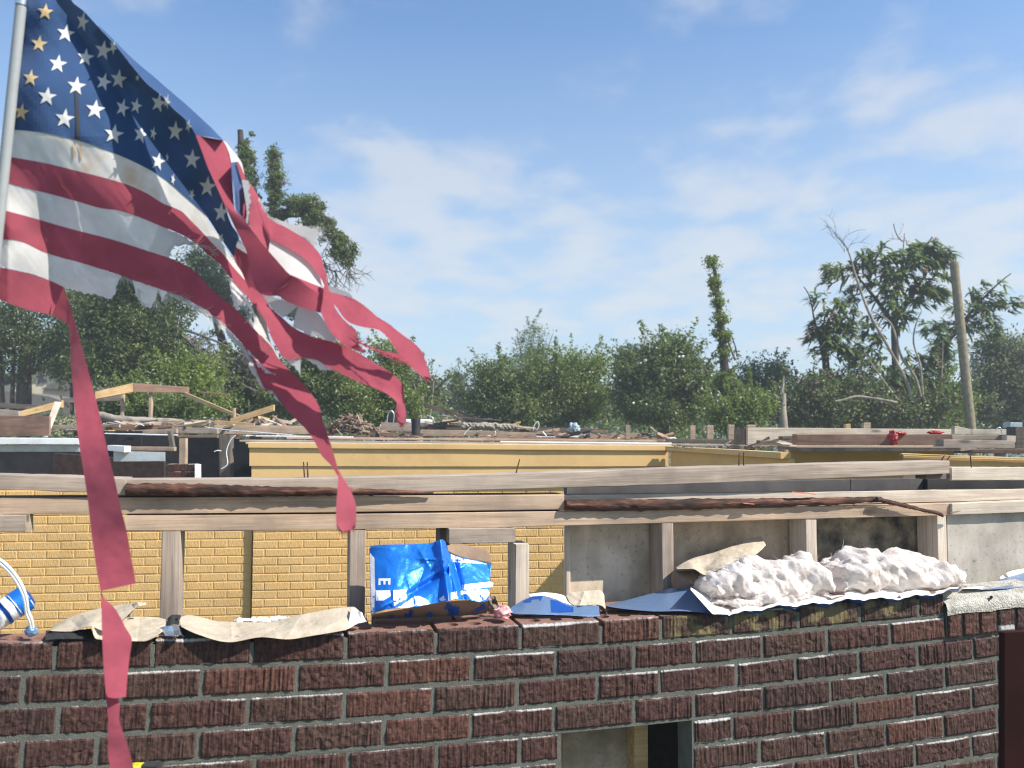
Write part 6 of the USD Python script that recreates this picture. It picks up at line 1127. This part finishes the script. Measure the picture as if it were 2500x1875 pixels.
# ------------------------------------------------------------------ trees, far house, utility pole
def leaves(c, n, size, rng, asp=0.5, droop=0.0, up=0.35):
    """n small pointed leaves at the points c (n x 3)"""
    d = rng.normal(0, 1, (n, 3)); d[:, 2] -= droop; d /= np.linalg.norm(d, axis=1, keepdims=True)
    nr = rng.normal(0, 1, (n, 3)); nr[:, 2] += up * 3; s = np.cross(d, nr); s /= np.linalg.norm(s, axis=1, keepdims=True) + 1e-9
    L = size * rng.uniform(.6, 1.35, (n, 1)); w = L * asp * .5; nn = np.cross(s, d) * L * 0.12
    v = np.stack([c, c + d * L * .45 + s * w + nn, c + d * L, c + d * L * .45 - s * w + nn], 1).reshape(-1, 3)
    i = np.arange(n)[:, None] * 4; return v, np.vstack([i + [0, 1, 2], i + [0, 2, 3]])
def clumps(ells, nc, per, cr_, rng, hollow=0.5):
    """leaf positions in ragged clumps spread through ellipsoids given as (px, py, rx, ry, Y) in the picture and metres deep"""
    vol = np.array([e[2] * e[3] for e in ells], float); pick = rng.choice(len(ells), nc, p=vol / vol.sum()); out = []; q = rng.uniform(0, 50)
    for k in pick:
        px, py, rx, ry, Y = ells[k][:5]; u = rng.normal(0, 1, 3); u /= np.linalg.norm(u); r = (hollow + (1 - hollow) * rng.random()) if rng.random() < .75 else rng.random()
        r *= 0.50 + 0.95 * meshkit.noise((u * 2.1 + q + k * 3.7)[None])[0]; m = Y / F
        cc = P(px, py, Y) + u * r * np.array([rx * m, rx * m * 0.9, ry * m]); s = cr_ * rng.uniform(.35, 1.25); n = max(6, int(per * rng.uniform(.3, 1.5)))
        if cr_ > .06 and rng.random() < .16:                # a shoot standing out of the crown
            d = u * np.array([1, 1, .6]) + [0, 0, .8]; d /= np.linalg.norm(d); t = rng.random((n, 1)); out.append(cc + d * t * cr_ * 4.2 + rng.normal(0, 1, (n, 3)) * cr_ * .30 * (1.1 - t)); continue
        out.append(cc + rng.normal(0, 1, (n, 3)) * s * np.array([1, 1, .75]))
    return np.vstack(out)
def limb(st, r, m, parent, name='limb', sides=7, n=16, jit=0.08, rng=None):
    pts = smoothline(np.array(st, float), n); return put(name, tube(np.array([P(*q) for q in pts]), np.atleast_1d(r), sides, True, jit, rng or np.random.default_rng(3)), MAT[m], parent, smooth=60)
def tree(name, label, base, ells, nc, per, cr_, size, lm, bm='bark', limbs=(), trunk=None, cat='tree', group=None, seed=1, asp=.5, extra=None, droop=0.0, r=0.12):
    rng = np.random.default_rng(seed); b = P(*base); b[2] = 0.0
    t = thing(name, b, label, cat, group)
    tr = trunk or [(base[0], base[1] + 60, base[2]), (ells[0][0], ells[0][1], ells[0][4])]
    q0 = P(*tr[0]); pts = [np.array([q0[0], q0[1], 0.0])] + [P(*q) for q in tr]
    put('trunk', tube(smoothline(np.array(pts), 18), [r, r * .8, r * .3], 8, True, .08, rng), MAT[bm], t, smooth=60)
    for st, rr in limbs: limb(st, rr, bm, t, rng=rng)
    c = clumps(ells, int(nc * .86), int(per * 1.45), cr_ * .92, rng); put('crown', leaves(c, len(c), size * .70, rng, asp, droop), MAT[lm], t)
    if extra:
        nme, n, s, m = extra; k = rng.choice(len(c), n); fl = []
        for q in c[k] + rng.normal(0, .05, (n, 3)):
            o = trimesh.creation.icosphere(0); fl.append((np.array(o.vertices) * s * rng.uniform(.6, 1.2) + q - np.array([0, .08, 0]), o.faces))
        put(nme, cat_(fl), MAT[m], t, kind='stuff')
    return t
def twigs(t, roots, n, L, r, m, rng, ang=(-90, 60), name='twigs'):
    out = []
    for _ in range(n):
        x, y, Y = roots[rng.integers(len(roots))]; x += rng.normal(0, 6); y += rng.normal(0, 6); a = np.radians(rng.normal(*ang)); l = L * rng.uniform(.4, 1.2); w = rng.normal(0, .5)
        s = np.linspace(0, 1, 6); pts = [P(x + l * k * math.cos(a + w * k), y + l * k * math.sin(a + w * k), Y + k * rng.normal(0, .2)) for k in s]; out.append(tube(pts, [r, r * .35], 4, False))
        for _ in range(2):
            k = rng.integers(2, 5); p = pts[k]; b = a + rng.normal(0, .7); out.append(tube([p, p + np.array([math.cos(b), rng.normal(0, .3), -math.sin(b)]) * l * .45 * Y / F], [r * .5, r * .25], 3, False))
    put(name, cat_(out), MAT[m], t, kind='stuff')
# left: tall broken tree hung with vines
Yv = 17.0
t = tree('vine_tree', 'tall broken tree hung with vines, two leafy spires above the flag', (620, 1000, Yv),
    [(607, 450, 19, 105, Yv), (598, 370, 13, 40, Yv), (620, 520, 20, 50, Yv), (673, 460, 21, 95, Yv), (667, 395, 13, 50, Yv), (655, 540, 40, 26, Yv), (735, 500, 56, 26, Yv), (765, 530, 32, 40, Yv), (830, 600, 22, 46, Yv), (850, 625, 20, 34, Yv), (800, 560, 22, 26, Yv)],
    620, 46, .052, .085, 'leaf_mid', 'bark_dark', [([(630, 640, Yv), (606, 520, Yv), (592, 400, Yv), (586, 318, Yv)], [.16, .11, .06]), ([(630, 640, Yv), (668, 520, Yv), (668, 420, Yv), (664, 362, Yv)], [.12, .08, .03]), ([(640, 620, Yv), (700, 520, Yv), (770, 520, Yv), (830, 600, Yv), (860, 650, Yv)], [.12, .09, .03])], trunk=[(640, 1000, Yv), (634, 800, Yv), (630, 640, Yv)], seed=41, r=.24, droop=.6)
rg = np.random.default_rng(8)
twigs(t, [(790, 690, Yv), (820, 660, Yv), (780, 640, Yv), (850, 660, Yv), (800, 600, Yv)], 60, 50, .012, 'twig', rg, (70, 30)); twigs(t, [(600, 380, Yv), (670, 380, Yv), (690, 440, Yv), (760, 480, Yv), (640, 430, Yv)], 60, 20, .008, 'twig', rg, (90, 60), 'tendrils')
# tree behind the torn holes: branches and drooping leaves
t = tree('vine_tree', 'ragged tree seen through the holes of the flag', (520, 1000, 18), [(480, 640, 24, 40, 18), (515, 680, 40, 60, 18), (540, 720, 40, 44, 18), (600, 770, 24, 26, 18), (720, 745, 20, 40, 18), (700, 720, 16, 20, 18)], 190, 40, .16, .105, 'leaf_grey', 'bark_dark', [([(560, 900, 18), (520, 760, 18), (480, 660, 18), (460, 620, 18)], [.12, .07, .03])], trunk=[(570, 1000, 18), (560, 900, 18)], seed=42, r=.15)
twigs(t, [(500, 700, 18), (530, 730, 18), (470, 640, 18), (560, 690, 18)], 70, 46, .010, 'twig', rg, (20, 60))
# dead branches fanning out right of the dark tree
t = thing('dead_branches', P(430, 1000, 15.5), 'bare dead branches fanning out right of the dark left trees', 'dead tree'); t.SetCustomDataByKey('category', 'dead tree')
for st, r in (([(425, 795, 16.5), (480, 850, 15.8), (560, 920, 15.5), (640, 960, 15.4)], [.05, .04, .012]), ([(420, 795, 16.5), (470, 860, 15.8), (490, 880, 15.5), (520, 960, 15.4)], [.04, .03, .01]), ([(430, 800, 16.5), (520, 830, 15.8), (600, 870, 15.4), (660, 900, 15.4)], [.03, .02, .008]), ([(425, 797, 16.6), (400, 900, 17.5), (400, 1010, 17.5)], [.05, .06, .08]), ([(500, 865, 15.6), (580, 880, 15.5), (640, 930, 15.4)], [.022, .014, .007])): limb(st, r, 'twig', t)
twigs(t, [(500, 860, 15.5), (540, 900, 15.5), (580, 880, 15.5), (470, 830, 15.5), (600, 920, 15.5)], 130, 66, .009, 'twig', rg, (25, 30))
TR = 'trees behind the wrecked roofs'
big = [
 ('leafy_tree', 'dark dense tree behind the bottom red stripe of the flag', (360, 1000, 16), [(330, 800, 90, 110, 16), (370, 740, 80, 90, 16.5), (300, 900, 90, 80, 15.5), (400, 860, 60, 90, 16), (250, 780, 70, 80, 16.5), (340, 690, 60, 40, 16)], 620, 60, .22, .11, 'leaf_dark', 51),
 ('leafy_tree', 'dark leafy tree at the left edge above the far house', (60, 1000, 17), [(20, 790, 80, 70, 17), (90, 840, 70, 60, 17), (-40, 850, 80, 70, 17), (60, 900, 60, 30, 17), (130, 780, 46, 60, 17)], 250, 40, .2, .11, 'leaf_dark', 52),
 ('leafy_tree', 'mid green tree behind the upper part of the hanging strip', (200, 1000, 20), [(190, 780, 70, 80, 20), (170, 880, 70, 70, 20), (230, 860, 60, 80, 20), (215, 720, 50, 50, 20)], 330, 55, .26, .115, 'leaf_mid', 53),
 ('leafy_bush', 'bright bush right of the dark dense tree under the dead branches', (470, 1010, 14), [(455, 930, 60, 50, 14), (500, 980, 60, 40, 14), (420, 990, 50, 40, 14), (480, 900, 30, 30, 14)], 260, 55, .16, .09, 'leaf_bright', 54),
 ('leafy_bush', 'dark bush low behind the broken truss', (330, 1010, 12.5), [(330, 985, 70, 45, 12.5), (400, 1000, 60, 40, 12.5), (270, 1000, 50, 30, 12.5), (430, 1010, 60, 30, 12.5)], 260, 55, .14, .08, 'leaf_mid', 55),
 ('leafy_tree', 'dark ragged tree with a thick trunk right of the dead branches', (625, 1010, 16), [(590, 900, 50, 50, 16), (620, 930, 50, 60, 16), (560, 960, 40, 40, 16), (650, 900, 34, 34, 16)], 190, 45, .2, .11, 'leaf_dark', 56),
 ('leafy_bush', 'green bush behind the middle of the red tails', (760, 1020, 15), [(740, 940, 60, 70, 15), (800, 930, 70, 76, 15), (700, 990, 60, 40, 15), (850, 980, 60, 50, 15), (790, 880, 40, 40, 15)], 420, 60, .17, .095, 'leaf_mid', 57),
 ('leafy_bush', 'bright green bush beside the drooping tip of the middle red tail', (930, 1020, 15.5), [(930, 960, 56, 62, 15.5), (900, 1000, 60, 44, 15.5), (985, 990, 50, 50, 15.5), (945, 870, 28, 30, 15.5), (960, 900, 30, 40, 15.5)], 330, 55, .15, .09, 'leaf_bright', 58),
 ('leafy_tree', 'slim grey green sapling with pale stems above the black vent pipe', (1020, 1020, 17), [(1010, 940, 34, 44, 17), (1030, 980, 40, 44, 17), (1060, 950, 26, 34, 17)], 120, 40, .16, .10, 'leaf_grey', 59),
 ('dark_tree', 'distant dark crooked tree left of the broad green trees', (1110, 1020, 30), [(1118, 960, 14, 30, 30), (1120, 925, 9, 18, 30), (1090, 975, 26, 16, 30), (1140, 985, 26, 22, 30), (1170, 975, 20, 20, 30)], 130, 45, .2, .14, 'leaf_dark', 60),
 ('feathery_tree', 'tall feathery grey green tree rising behind the middle trees', (1290, 1020, 26), [(1295, 850, 34, 60, 26), (1297, 805, 18, 24, 26), (1265, 880, 32, 26, 26), (1322, 870, 24, 36, 26), (1290, 890, 50, 20, 26)], 150, 34, .15, .09, 'leaf_mid', 61),
 ('leafy_tree', 'broad green tree left of the white flowered shrub', (1240, 1020, 18), [(1240, 950, 66, 70, 18), (1200, 985, 60, 56, 18), (1290, 965, 66, 66, 18), (1195, 920, 34, 30, 18), (1340, 930, 56, 60, 18), (1250, 1010, 100, 34, 18)], 620, 60, .2, .105, 'leaf_mid', 62),
 ('leafy_tree', 'brighter green tree joining the white flowered shrub', (1400, 1020, 18.5), [(1390, 935, 56, 64, 18.5), (1430, 975, 50, 60, 18.5), (1370, 990, 60, 50, 18.5), (1420, 905, 40, 26, 18.5), (1455, 890, 18, 20, 19)], 420, 60, .2, .105, 'leaf_bright', 63),
 ('flowering_shrub', 'large shrub dotted with white flowers left of the vine clad snag', (1620, 1020, 17), [(1600, 920, 80, 70, 17), (1660, 930, 70, 76, 17), (1560, 950, 60, 70, 17), (1640, 860, 60, 34, 17), (1700, 960, 50, 70, 17), (1600, 1000, 110, 44, 17), (1535, 870, 24, 20, 17), (1636, 838, 12, 16, 17), (1690, 860, 14, 18, 17)], 760, 60, .18, .10, 'leaf_mid', 64),
 ('leafy_bush', 'grey green brush right of the vine clad snag', (1830, 1020, 18), [(1830, 940, 40, 50, 18), (1860, 980, 50, 50, 18), (1800, 980, 40, 50, 18), (1890, 900, 24, 34, 18), (1900, 950, 30, 50, 18)], 260, 50, .17, .10, 'leaf_grey', 65),
 ('leafy_bush', 'bright green bush at the foot of the vine clad snag', (1800, 1020, 15), [(1800, 1010, 50, 40, 15), (1840, 990, 40, 44, 15), (1770, 1020, 40, 30, 15)], 170, 55, .14, .09, 'leaf_bright', 66),
 ('leafy_bush', 'low brush with dry leaves behind the big grey plank', (2080, 1040, 16), [(1960, 1010, 60, 40, 16), (2060, 1010, 70, 36, 16), (2160, 1010, 70, 40, 16), (1990, 960, 50, 44, 16), (2110, 970, 60, 40, 16), (2240, 1010, 70, 40, 16)], 480, 52, .16, .09, 'leaf_mid', 67),
 ('leafy_bush', 'green bush between the pale stems and the utility pole', (2270, 1030, 17), [(2260, 960, 50, 50, 17), (2290, 1000, 50, 44, 17), (2220, 980, 44, 50, 17), (2330, 990, 40, 50, 17)], 300, 52, .16, .095, 'leaf_bright', 68),
 ('leafy_tree', 'grey green tree at the right edge behind the utility pole', (2440, 1040, 19), [(2440, 930, 70, 80, 19), (2480, 870, 60, 50, 19), (2400, 980, 60, 60, 19), (2510, 950, 60, 80, 19), (2440, 850, 40, 34, 19), (2490, 1010, 70, 44, 19)], 560, 56, .2, .105, 'leaf_grey', 69),
]
for nm, lab, base, el, nc, per, c_, s, lm, sd in big:
    grp = None
    tree(nm, lab, base, el, nc, per, c_, s, lm, 'bark_pale' if sd in (59, 61) else 'bark', seed=sd, group=grp, cat='shrub' if 'bush' in nm or 'shrub' in nm else 'tree', extra=('flowers', 190, .030, 'flower_white') if sd == 64 else (('flowers', 30, .028, 'flower_white') if sd == 63 else (('dry_leaves', 900, .045, 'leaf_dry') if sd == 67 else None)),
         limbs=[([(el[0][0] + dx, 1010, base[2]), (el[0][0] + dx * 1.5, el[0][1] + 30, base[2]), (el[0][0] + dx * 2.3, el[0][1] - el[0][3] * .6, base[2])], [.05, .035, .012]) for dx in (-14, 10, 24)])
# pale stems showing in the thickets
for k, (x0, y0, x1, y1) in enumerate(((1035, 1030, 1022, 900), (1046, 1030, 1058, 930), (1028, 1020, 1008, 930))):
    limb([(x0, y0, 16.5), ((x0 + x1) / 2 + 3, (y0 + y1) / 2, 16.5), (x1, y1, 16.5)], [.02, .008], 'bark_pale', None, name='sapling'); q = stage.GetPrimAtPath('/World/sapling' + (f'_{k:03d}' if k else '')); tag(q, ['thin pale stem left of two more over the vent pipe', 'thin pale stem leaning right over the vent pipe', 'thin pale stem leaning left over the vent pipe'][k], 'sapling')
# vine clad snag
ts = tree('vine_snag', 'slender snag wrapped in bright vines standing against the sky', (1780, 1020, 15.5), [(1742, 645, 15, 20, 15.5), (1745, 690, 11, 24, 15.5), (1752, 735, 15, 26, 15.5), (1762, 775, 15, 24, 15.5), (1760, 815, 20, 22, 15.5), (1765, 860, 12, 26, 15.5), (1770, 930, 24, 30, 15.5), (1790, 960, 30, 30, 15.5)], 170, 50, .06, .085, 'leaf_bright', 'bark_dark', [([(1795, 880, 15.5), (1780, 840, 15.5), (1772, 815, 15.5)], [.02, .012]), ([(1800, 870, 15.5), (1790, 830, 15.5), (1776, 800, 15.5)], [.015, .008])], trunk=[(1786, 1010, 15.5), (1770, 900, 15.5), (1758, 780, 15.5), (1748, 690, 15.5), (1742, 640, 15.5)], seed=71, r=.10)
limb([(1764, 930, 15.4), (1762, 970, 15.4), (1772, 1020, 15.4)], [.03, .02], 'bark_dark', ts)
# mimosas: feathery compound leaves drooping in sprays
def mimosa(label, base, el, ns, trunk, limbs, seed, r=.09, bm='bark_dark', fl=50):
    rng = np.random.default_rng(seed); b = P(*base); b[2] = 0; t = thing('mimosa_tree', b, label, 'tree')
    q0 = P(*trunk[0]); put('trunk', tube(smoothline(np.array([[q0[0], q0[1], 0]] + [P(*q) for q in trunk]), 18), [r, r * .8, r * .4], 8, True, .06, rng), MAT[bm], t, smooth=60)
    for st, rr in limbs: limb(st, rr, bm, t, rng=rng)
    c = clumps(el, ns, 1, .05, rng, .45)
    c = c[rng.choice(len(c), min(len(c), ns), replace=False)]; V, Fc, n0 = [], [], 0; cen = np.mean(c, axis=0)
    for p in c:                              # one spray: a few fronds of paired leaflets, arching out and down
        out = p - cen; out[2] = abs(out[2]) * .3; out /= np.linalg.norm(out) + 1e-9; k0 = rng.integers(5, 10)
        for _ in range(k0):
            d = out + rng.normal(0, .75, 3); d[2] = rng.normal(.22, .4); d /= np.linalg.norm(d); L = rng.uniform(.12, .27); tt = np.linspace(0, 1, 5); mid = p + d * L * tt[:, None] - np.array([0, 0, .42 * L]) * (tt ** 2)[:, None]
            s = np.cross(d, [0, 0, 1.0]); s /= np.linalg.norm(s) + 1e-9; w = .026 * np.sin(np.pi * (0.15 + .8 * tt)) * rng.uniform(.8, 1.3); dr = np.array([0, 0, -.12])
            v = np.concatenate([mid + (s + dr) * w[:, None], mid, mid + (-s + dr) * w[:, None]]); f = [[a, a + 1, 6 + a] for a in range(4)] + [[a, 6 + a, 5 + a] for a in range(4)] + [[5 + a, 6 + a, 11 + a] for a in range(4)] + [[5 + a, 11 + a, 10 + a] for a in range(4)]
            V.append(v); Fc.append(np.array(f) + n0); n0 += 15
    put('crown', (np.vstack(V), np.vstack(Fc)), MAT['leaf_mimosa'], t)
    fo = []
    for q in c[rng.choice(len(c), fl)]:
        q = q + np.array([rng.normal(0, .1), -.15, .12]);
        for _ in range(7): a = q + rng.normal(0, .035, 3); o = trimesh.creation.icosphere(0); fo.append((np.array(o.vertices) * rng.uniform(.010, .022) + a, o.faces))
    put('flowers', cat_(fo), MAT['flower_pink'], t, kind='stuff'); return t
Ym = 17.0
m1 = mimosa('smaller mimosa tree with pink blossom left of the tall one', (2018, 1040, 16.6), [(2040, 760, 40, 36, 16.6), (2010, 800, 34, 40, 16.6), (2060, 800, 44, 44, 16.6), (2030, 850, 48, 40, 16.6), (1985, 830, 14, 40, 16.6), (2000, 730, 24, 12, 16.6), (2080, 860, 30, 26, 16.6), (1990, 930, 50, 34, 16.6), (2060, 930, 50, 30, 16.6), (1975, 715, 12, 12, 16.6)], 320, [(2018, 1040, 16.6), (2020, 940, 16.6), (2014, 870, 16.6), (2000, 810, 16.6)], [([(2014, 870, 16.6), (1990, 790, 16.6), (1975, 720, 16.6), (1962, 700, 16.6)], [.04, .02, .008]), ([(2014, 870, 16.6), (2040, 820, 16.6), (2060, 770, 16.6)], [.04, .02]), ([(2010, 860, 16.6), (2025, 790, 16.6), (2040, 740, 16.6)], [.03, .015])], 81, fl=22)
m2 = mimosa('tallest mimosa tree with pink blossom left of the utility pole', (2190, 1040, Ym), [(2120, 650, 50, 40, Ym), (2180, 640, 60, 50, Ym), (2240, 640, 60, 50, Ym), (2290, 640, 44, 46, Ym), (2160, 700, 66, 60, Ym), (2230, 710, 70, 56, Ym), (2280, 720, 40, 40, Ym), (2190, 770, 50, 44, Ym), (2040, 665, 34, 22, Ym), (2060, 660, 40, 24, Ym), (2160, 600, 20, 16, Ym), (2020, 690, 14, 24, Ym), (2090, 720, 20, 40, Ym), (2260, 600, 26, 22, Ym), (2130, 830, 30, 60, Ym), (2250, 900, 60, 60, Ym), (2170, 930, 70, 70, Ym), (2100, 900, 50, 60, Ym), (2290, 850, 40, 50, Ym), (2070, 960, 70, 50, Ym), (2230, 970, 70, 50, Ym)], 1050, [(2190, 1040, Ym), (2186, 900, Ym), (2184, 800, Ym), (2190, 700, Ym)], [([(2186, 800, Ym), (2130, 720, Ym), (2080, 660, Ym)], [.06, .035, .012]), ([(2188, 780, Ym), (2240, 700, Ym), (2280, 640, Ym)], [.06, .03, .012]), ([(2190, 720, Ym), (2204, 620, Ym), (2208, 570, Ym)], [.035, .015, .007]), ([(2204, 590, Ym), (2188, 570, Ym), (2182, 546, Ym)], [.012, .008]), ([(2230, 640, Ym), (2262, 600, Ym), (2276, 578, Ym)], [.03, .018, .012])], 82, r=.075, bm='bark', fl=34)
twigs(m2, [(2200, 590, Ym), (2196, 580, Ym)], 4, 30, .006, 'twig', np.random.default_rng(3), (-80, 30))
m3 = mimosa('right mimosa spreading behind and beyond the utility pole', (2300, 1040, 18.2), [(2390, 720, 34, 30, 18.2), (2420, 740, 36, 36, 18.2), (2370, 770, 44, 40, 18.2), (2440, 740, 30, 18, 18.2), (2330, 800, 50, 36, 18.2), (2400, 800, 50, 30, 18.2), (2440, 690, 20, 12, 18.2), (2475, 745, 20, 18, 18.2), (2280, 800, 40, 30, 18.2), (2300, 860, 30, 40, 18.2), (2420, 800, 30, 20, 18.2)], 250, [(2294, 1040, 18.2), (2296, 940, 18.2), (2302, 840, 18.2)], [([(2300, 850, 18.2), (2340, 800, 18.2), (2390, 740, 18.2), (2440, 690, 18.2), (2468, 668, 18.2)], [.05, .03, .01]), ([(2340, 800, 18.2), (2420, 750, 18.2), (2490, 740, 18.2)], [.03, .015])], 83, r=.06, fl=14)
# pale thin stems crossing in front of the mimosas
st_ = [([(2234, 1045, 15.8), (2222, 960, 15.8), (2170, 850, 15.8), (2120, 760, 15.8), (2085, 660, 15.8), (2070, 610, 15.8), (2040, 575, 15.8)], [.035, .03, .012], 'long pale dead stem slanting up left to bare twigs above the mimosas'),
 ([(2256, 1045, 15.9), (2238, 930, 15.9), (2200, 870, 15.9), (2175, 790, 15.9), (2130, 760, 15.9)], [.03, .025, .012], 'pale stem forking beside the long dead stem'),
 ([(2255, 1045, 15.9), (2248, 900, 15.9), (2230, 830, 15.9), (2250, 760, 15.9)], [.025, .02, .01], 'pale upright stem left of the utility pole'),
 ([(2290, 1045, 16), (2298, 940, 16), (2302, 830, 16)], [.02, .015, .008], 'straight thin pale stem nearest the utility pole'),
 ([(2262, 1048, 15.7), (2200, 985, 15.7), (2150, 920, 15.7), (2110, 860, 15.7)], [.022, .018, .008], 'thin pale stem slanting low across the brush')]
for k, (q, r, lab) in enumerate(st_):
    o = limb(q, r, 'bark_pale', None, name='dead_sapling', n=26); tag(o, lab, 'dead stem')
twigs(thing('bare_twigs', P(2060, 610, 15.8), 'fine bare twigs at the top of the long dead stem', 'twigs'), [(2070, 610, 15.8), (2050, 585, 15.8), (2040, 575, 15.8), (2085, 630, 15.8)], 11, 62, .006, 'twig', np.random.default_rng(17), (-85, 38))
limb([(2040, 980, 14.5), (2060, 976, 14.5), (2092, 968, 14.5), (2130, 972, 14.5), (2190, 983, 14.5)], [.018, .022, .022, .02], 'bark_pale', None, name='fallen_bough'); tag(stage.GetPrimAtPath('/World/fallen_bough'), 'pinkish bent bare branch lying across the low brush', 'branch')
# splintered snag
sn = thing('splintered_snag', np.r_[P(1912, 1045, 15)[:2], 0], 'short splintered grey snag behind the left end of the big plank', 'snag')
q0 = P(1912, 1045, 15); put('trunk', tube([np.r_[q0[:2], 0.0], q0, P(1911, 1000, 15), P(1912, 960, 15)], [.11, .09, .06, .05], 9, True, .08, rg), MAT['bark_pale'], sn, smooth=60)
put('splinter', tube([P(1908, 964, 15), P(1911, 940, 15), P(1914, 916, 15)], [.04, .03, .004], 6, True, .1, rg), MAT['bark_pale'], sn)
put('splinter', tube([P(1905, 978, 15), P(1893, 965, 15), P(1874, 961, 15)], [.025, .018, .008], 6, True, .1, rg), MAT['bark_pale'], sn)
# utility pole
up = thing('utility_pole', np.r_[P(2372, 1045, 15.3)[:2], 0], 'leaning weathered wooden utility pole before the right trees', 'utility pole')
q0, q1 = P(2374, 1080, 15.3), P(2329, 643, 15.6); d = q1 - q0; foot = q0 - d * (q0[2] / d[2])
put('shaft', tube([foot + (q1 - foot) * k for k in np.linspace(0, 1, 20)], [.098, .086, .080], 16, True, .012, rg), MAT['pole_wood'], up, smooth=40)
put('top', tube([q1, q1 + d / np.linalg.norm(d) * .02], [.078, .072], 16), MAT['pole_wood'], up)
# far house at the left
hs = thing('far_house', np.r_[P(60, 960, 34)[:2], 0], 'distant cream house with a gable roof behind the left trees', 'house')
Yh = 34.0; g = lambda px, py, Y=Yh: P(px, py, Y)
def prism(pts, Y0_, Y1_, close=True):
    a = np.array([g(x, y, Y0_) for x, y in pts]); n = len(a); b = a + np.array([0, Y1_ - Y0_, 0]); v = np.vstack([a, b]); t = polytri(pts); f = [list(q) for q in t] + [[q[0] + n, q[2] + n, q[1] + n] for q in t]
    for i in range(n): j = (i + 1) % n; f += [[i, j, n + j], [i, n + j, n + i]]
    return v, np.array(f)
put('wall', prism([(-140, 1060), (-140, 966), (20, 940), (80, 912), (110, 893), (136, 888), (168, 905), (168, 1060)], Yh, Yh + 8), MAT['cream_siding'], hs)
def slope(x0, y0, x1, y1, name):
    a, b = g(x0, y0, Yh - .3), g(x1, y1, Yh - .3); v = np.array([a, b, b + [0, 9, 0], a + [0, 9, 0]]); v = np.vstack([v, v + [0, 0, .12]]); put(name, (v, bf), MAT['shingles'], hs)
slope(-150, 966, 138, 884, 'roof'); slope(136, 884, 185, 912, 'roof')
for q, nm in (([(93, 918), (103, 916), (104, 926), (112, 926), (112, 934), (94, 934)], 'window'), ([(57, 947), (76, 947), (76, 958), (57, 958)], 'window')): put(nm, prism(q, Yh - .06, Yh + .1), MAT['window_dark'], hs)
put('shed_roof', prism([(100, 950), (160, 918), (200, 918), (200, 950)], Yh - 3.2, Yh - .4), MAT['shingles'], hs); put('shed_wall', prism([(104, 950.5), (200, 950.5), (200, 1060), (104, 1060)], Yh - 3, Yh - .4), MAT['cream_siding'], hs)
put('shed_roof', prism([(-140, 950), (40, 956), (120, 968), (170, 985), (170, 1020), (-140, 1020)], Yh - 6, Yh - 4), MAT['shingles'], hs)
# the wood in the distance
rw = np.random.default_rng(90); c = []
for k in range(900):
    x = rw.uniform(-250, 2750); Y = rw.uniform(34, 48); top = 972 + 22 * meshkit.noise(np.array([[x / 70, 3.0, 0]]))[0] + 14 * math.sin(x / 310.0); y = top + rw.random() ** 1.5 * 110
    c.append(P(x, y, Y) + rw.normal(0, .34, (34, 3)))
c = np.vstack(c); put('far_wood', leaves(c, len(c), .30, rw, .55), MAT['leaf_far'], label='distant belt of woodland along the horizon', cat='woodland', kind='stuff')

# low growth on the ground beyond the roofs
c = []
for k in range(420):
    x = rw.uniform(-200, 2700); Y = rw.uniform(19, 25); y = rw.uniform(1012, 1085) + 8 * math.sin(x / 90.0); c.append(P(x, y, Y) + rw.normal(0, .26, (46, 3)))
c = np.vstack(c); put('undergrowth', leaves(c, len(c), .12, rw, .5), MAT['leaf_mid'], label='low green undergrowth between the tree trunks', cat='undergrowth', kind='stuff')

# ------------------------------------------------------------------ the hazy summer air
hz = usdkit.material(stage, '/World/Looks/air', {'v': ('principled_volume', {'color': (0.80, 0.86, 0.92), 'density': HAZE, 'anisotropy': 0.2})}, (), volume='v.volume')
hm = trimesh.creation.box([640, 500, 11.5]); hm.apply_translation([0, 175, 4.75])
put('haze', hm, hz, kind='stuff', label='thin pale haze in the air', cat='haze')
